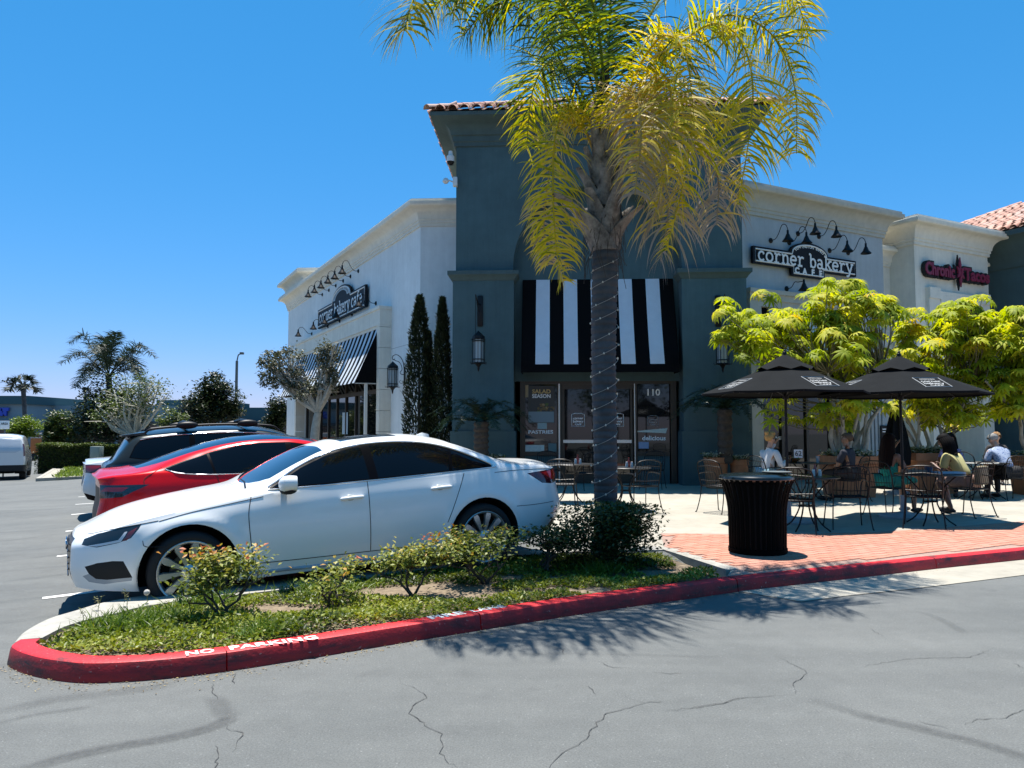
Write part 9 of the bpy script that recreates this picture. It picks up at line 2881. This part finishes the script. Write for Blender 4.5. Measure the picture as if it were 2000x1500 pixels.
def far_text(txt, px, py, hpx, Y, m, par, rot=0.0, off=.12):
    p = W(px, py, Y - .25); s = hpx * Y / FOC * 1.35
    mb = text_mesh(txt, s, .12, off)
    X = Matrix.Translation(p) @ Matrix.Rotation(PI / 2, 4, 'X') @ Matrix.Rotation(rot, 4, 'Z')
    mb.v = [tuple(X @ Vector(q)) for q in mb.v]; part('lettering', mb, m, par, smooth=None, world=True)
far_text('ART', 0, 805, 12, 92, BLUE_L, f1, off=.16)
far_text('Coho', 355, 803, 17, 100, BLACK_M, f3, rot=.10, off=.0)
def lamp_post(px, ytop, Y, label, arm=True):
    p = W(px, ytop, Y); g = zroad(p.x, Y); h = p.z - g
    t = thing('lamp_post', label, 'lamp post', (p.x, Y, g), group='lamp posts of the car park'); k = Y / FOC
    DK = mat('pole_grey', (.06, .08, .085), .5)
    part('pole', MB().tube([(0, 0, 0), (0, 0, h - 14 * k * arm)], [.15, .10], 8), DK, t)
    if arm:
        part('arm', MB().tube(spline([(0, 0, h - 15 * k), (.05, 0, h - 8 * k), (3 * k, 0, h - 2 * k), (8 * k, 0, h)], 10), .05, 6), DK, t)
        part('lamp_head', MB().bevbox(6 * k, 13 * k, -.15, .15, h - .05, h + .12, .03), DK, t)
    else:
        part('lamp_head', MB().bevbox(-.3, .3, -.15, .15, h - .1, h + .15, .03), DK, t)
lamp_post(463, 691, 58, 'grey lamp post with a curved arm above the round dark tree')
lamp_post(167, 760, 75, 'thin distant lamp post left of the feather palm', False)
ub = W(185, 872, 35.5); gz = zroad(ub.x, 35.5)
t = thing('utility_box', 'grey green utility box standing before the hedge', 'utility box', (ub.x, 35.5, gz))
part('cabinet', MB().bevbox(-.22, .22, 0, .4, .06, ub.z - gz, .02), mat('box_grey_green', (.20, .24, .22), .6), t); part('plinth', MB().box(-.26, .26, -.04, .44, 0, .06), CONC_K, t, smooth=None)
part('door', MB().bevbox(-.18, .18, -.012, 0, .14, ub.z - gz - .06, .004), MATS['box_grey_green'], t)
sp2 = W(9, 830, 34); gz = zroad(sp2.x, 34)
t = thing('car_park_sign', 'small white sign with black letters rising behind the van roof', 'sign', (sp2.x, 34, gz)); h = sp2.z - gz
part('pole', MB().tube([(0, .03, 0), (0, .03, h)], .03, 8), MATS['pole_grey'], t); part('panel', MB().bevbox(-.21, .21, -.01, .015, h - .18, h + .18, .008), SIGN_W, t)
M = Matrix(((1, 0, 0, 0), (0, 0, -1, -.014), (0, 1, 0, h + .05), (0, 0, 0, 1)))
part('lettering', text_at('AREA', .13, M, .004), BLACK_M, t, smooth=None)
ob_ = W(75, 868, 66); gz = zroad(ob_.x, 66)
t = thing('sale_trailer', 'orange and white striped trailer beyond the hedge beside the van', 'trailer', (ob_.x, 66, gz)); w = 16 * 66 / FOC; zt3 = W(75, 846, 66).z - gz; zm = W(75, 856, 66).z - gz
part('body', MB().bevbox(-w, w, 0, 2.2, .5, zm, .03), mat('trailer_orange', (.46, .12, .02), .6), t); part('panel', MB().bevbox(-w, w, -.02, 2.2, zm, zt3, .03), mat('trailer_white', (.45, .40, .38), .6), t)
part('stripe', MB().box(-w + .05, w - .05, -.04, -.022, zm + .12, zm + .30), mat('trailer_brown', (.16, .05, .03), .6), t, smooth=None)
for s in (-1, 1):
    part('wheel', MB().lathe([(0, -.1), (.3, -.1), (.33, -.06), (.33, .06), (.3, .1), (0, .1)], 16, 0, Matrix.Translation((s * w * .5, -.05, .33)) @ Matrix.Rotation(PI / 2, 4, 'X')), RUB, t)
# unseen trees added behind the camera to darken reflections in panes and paint
for i, (x, y, s) in enumerate([(-40 + 7.2 * k + (k * 37 % 5) * .5, -17 - (k * 53 % 7), 1.1 + .1 * (k % 4)) for k in range(13)]):
    r = np.random.default_rng(90 + i); n = 2200
    t = thing('tree', 'broad green tree added unseen behind the camera to darken reflections', 'tree', (x, y, 0), group='unseen trees added for reflections')
    part('trunk', MB().tube([(0, 0, -.1), (.1, 0, 1.5), (0, .1, 3.2)], [.22, .18, .12], 8), BARK_G, t)
    d = rdir(40); cc = d * (r.random(40) ** .4)[:, None] * np.array([3.2, 3.0, 2.3]) * s + np.array([0, 0, 4.4 * s]); k = r.integers(0, 40, n)
    P = cc[k] + r.normal(0, .55, (n, 3)); V, F, li = leafcloud(P, rdir(n, -.4, .8), r.uniform(.25, .5, n), r.uniform(.15, .3, n))
    part('crown', np_mesh('crown', V, F, LMID, np.clip(r.normal(.4, .2, n), 0, 1)[li]), None, t)
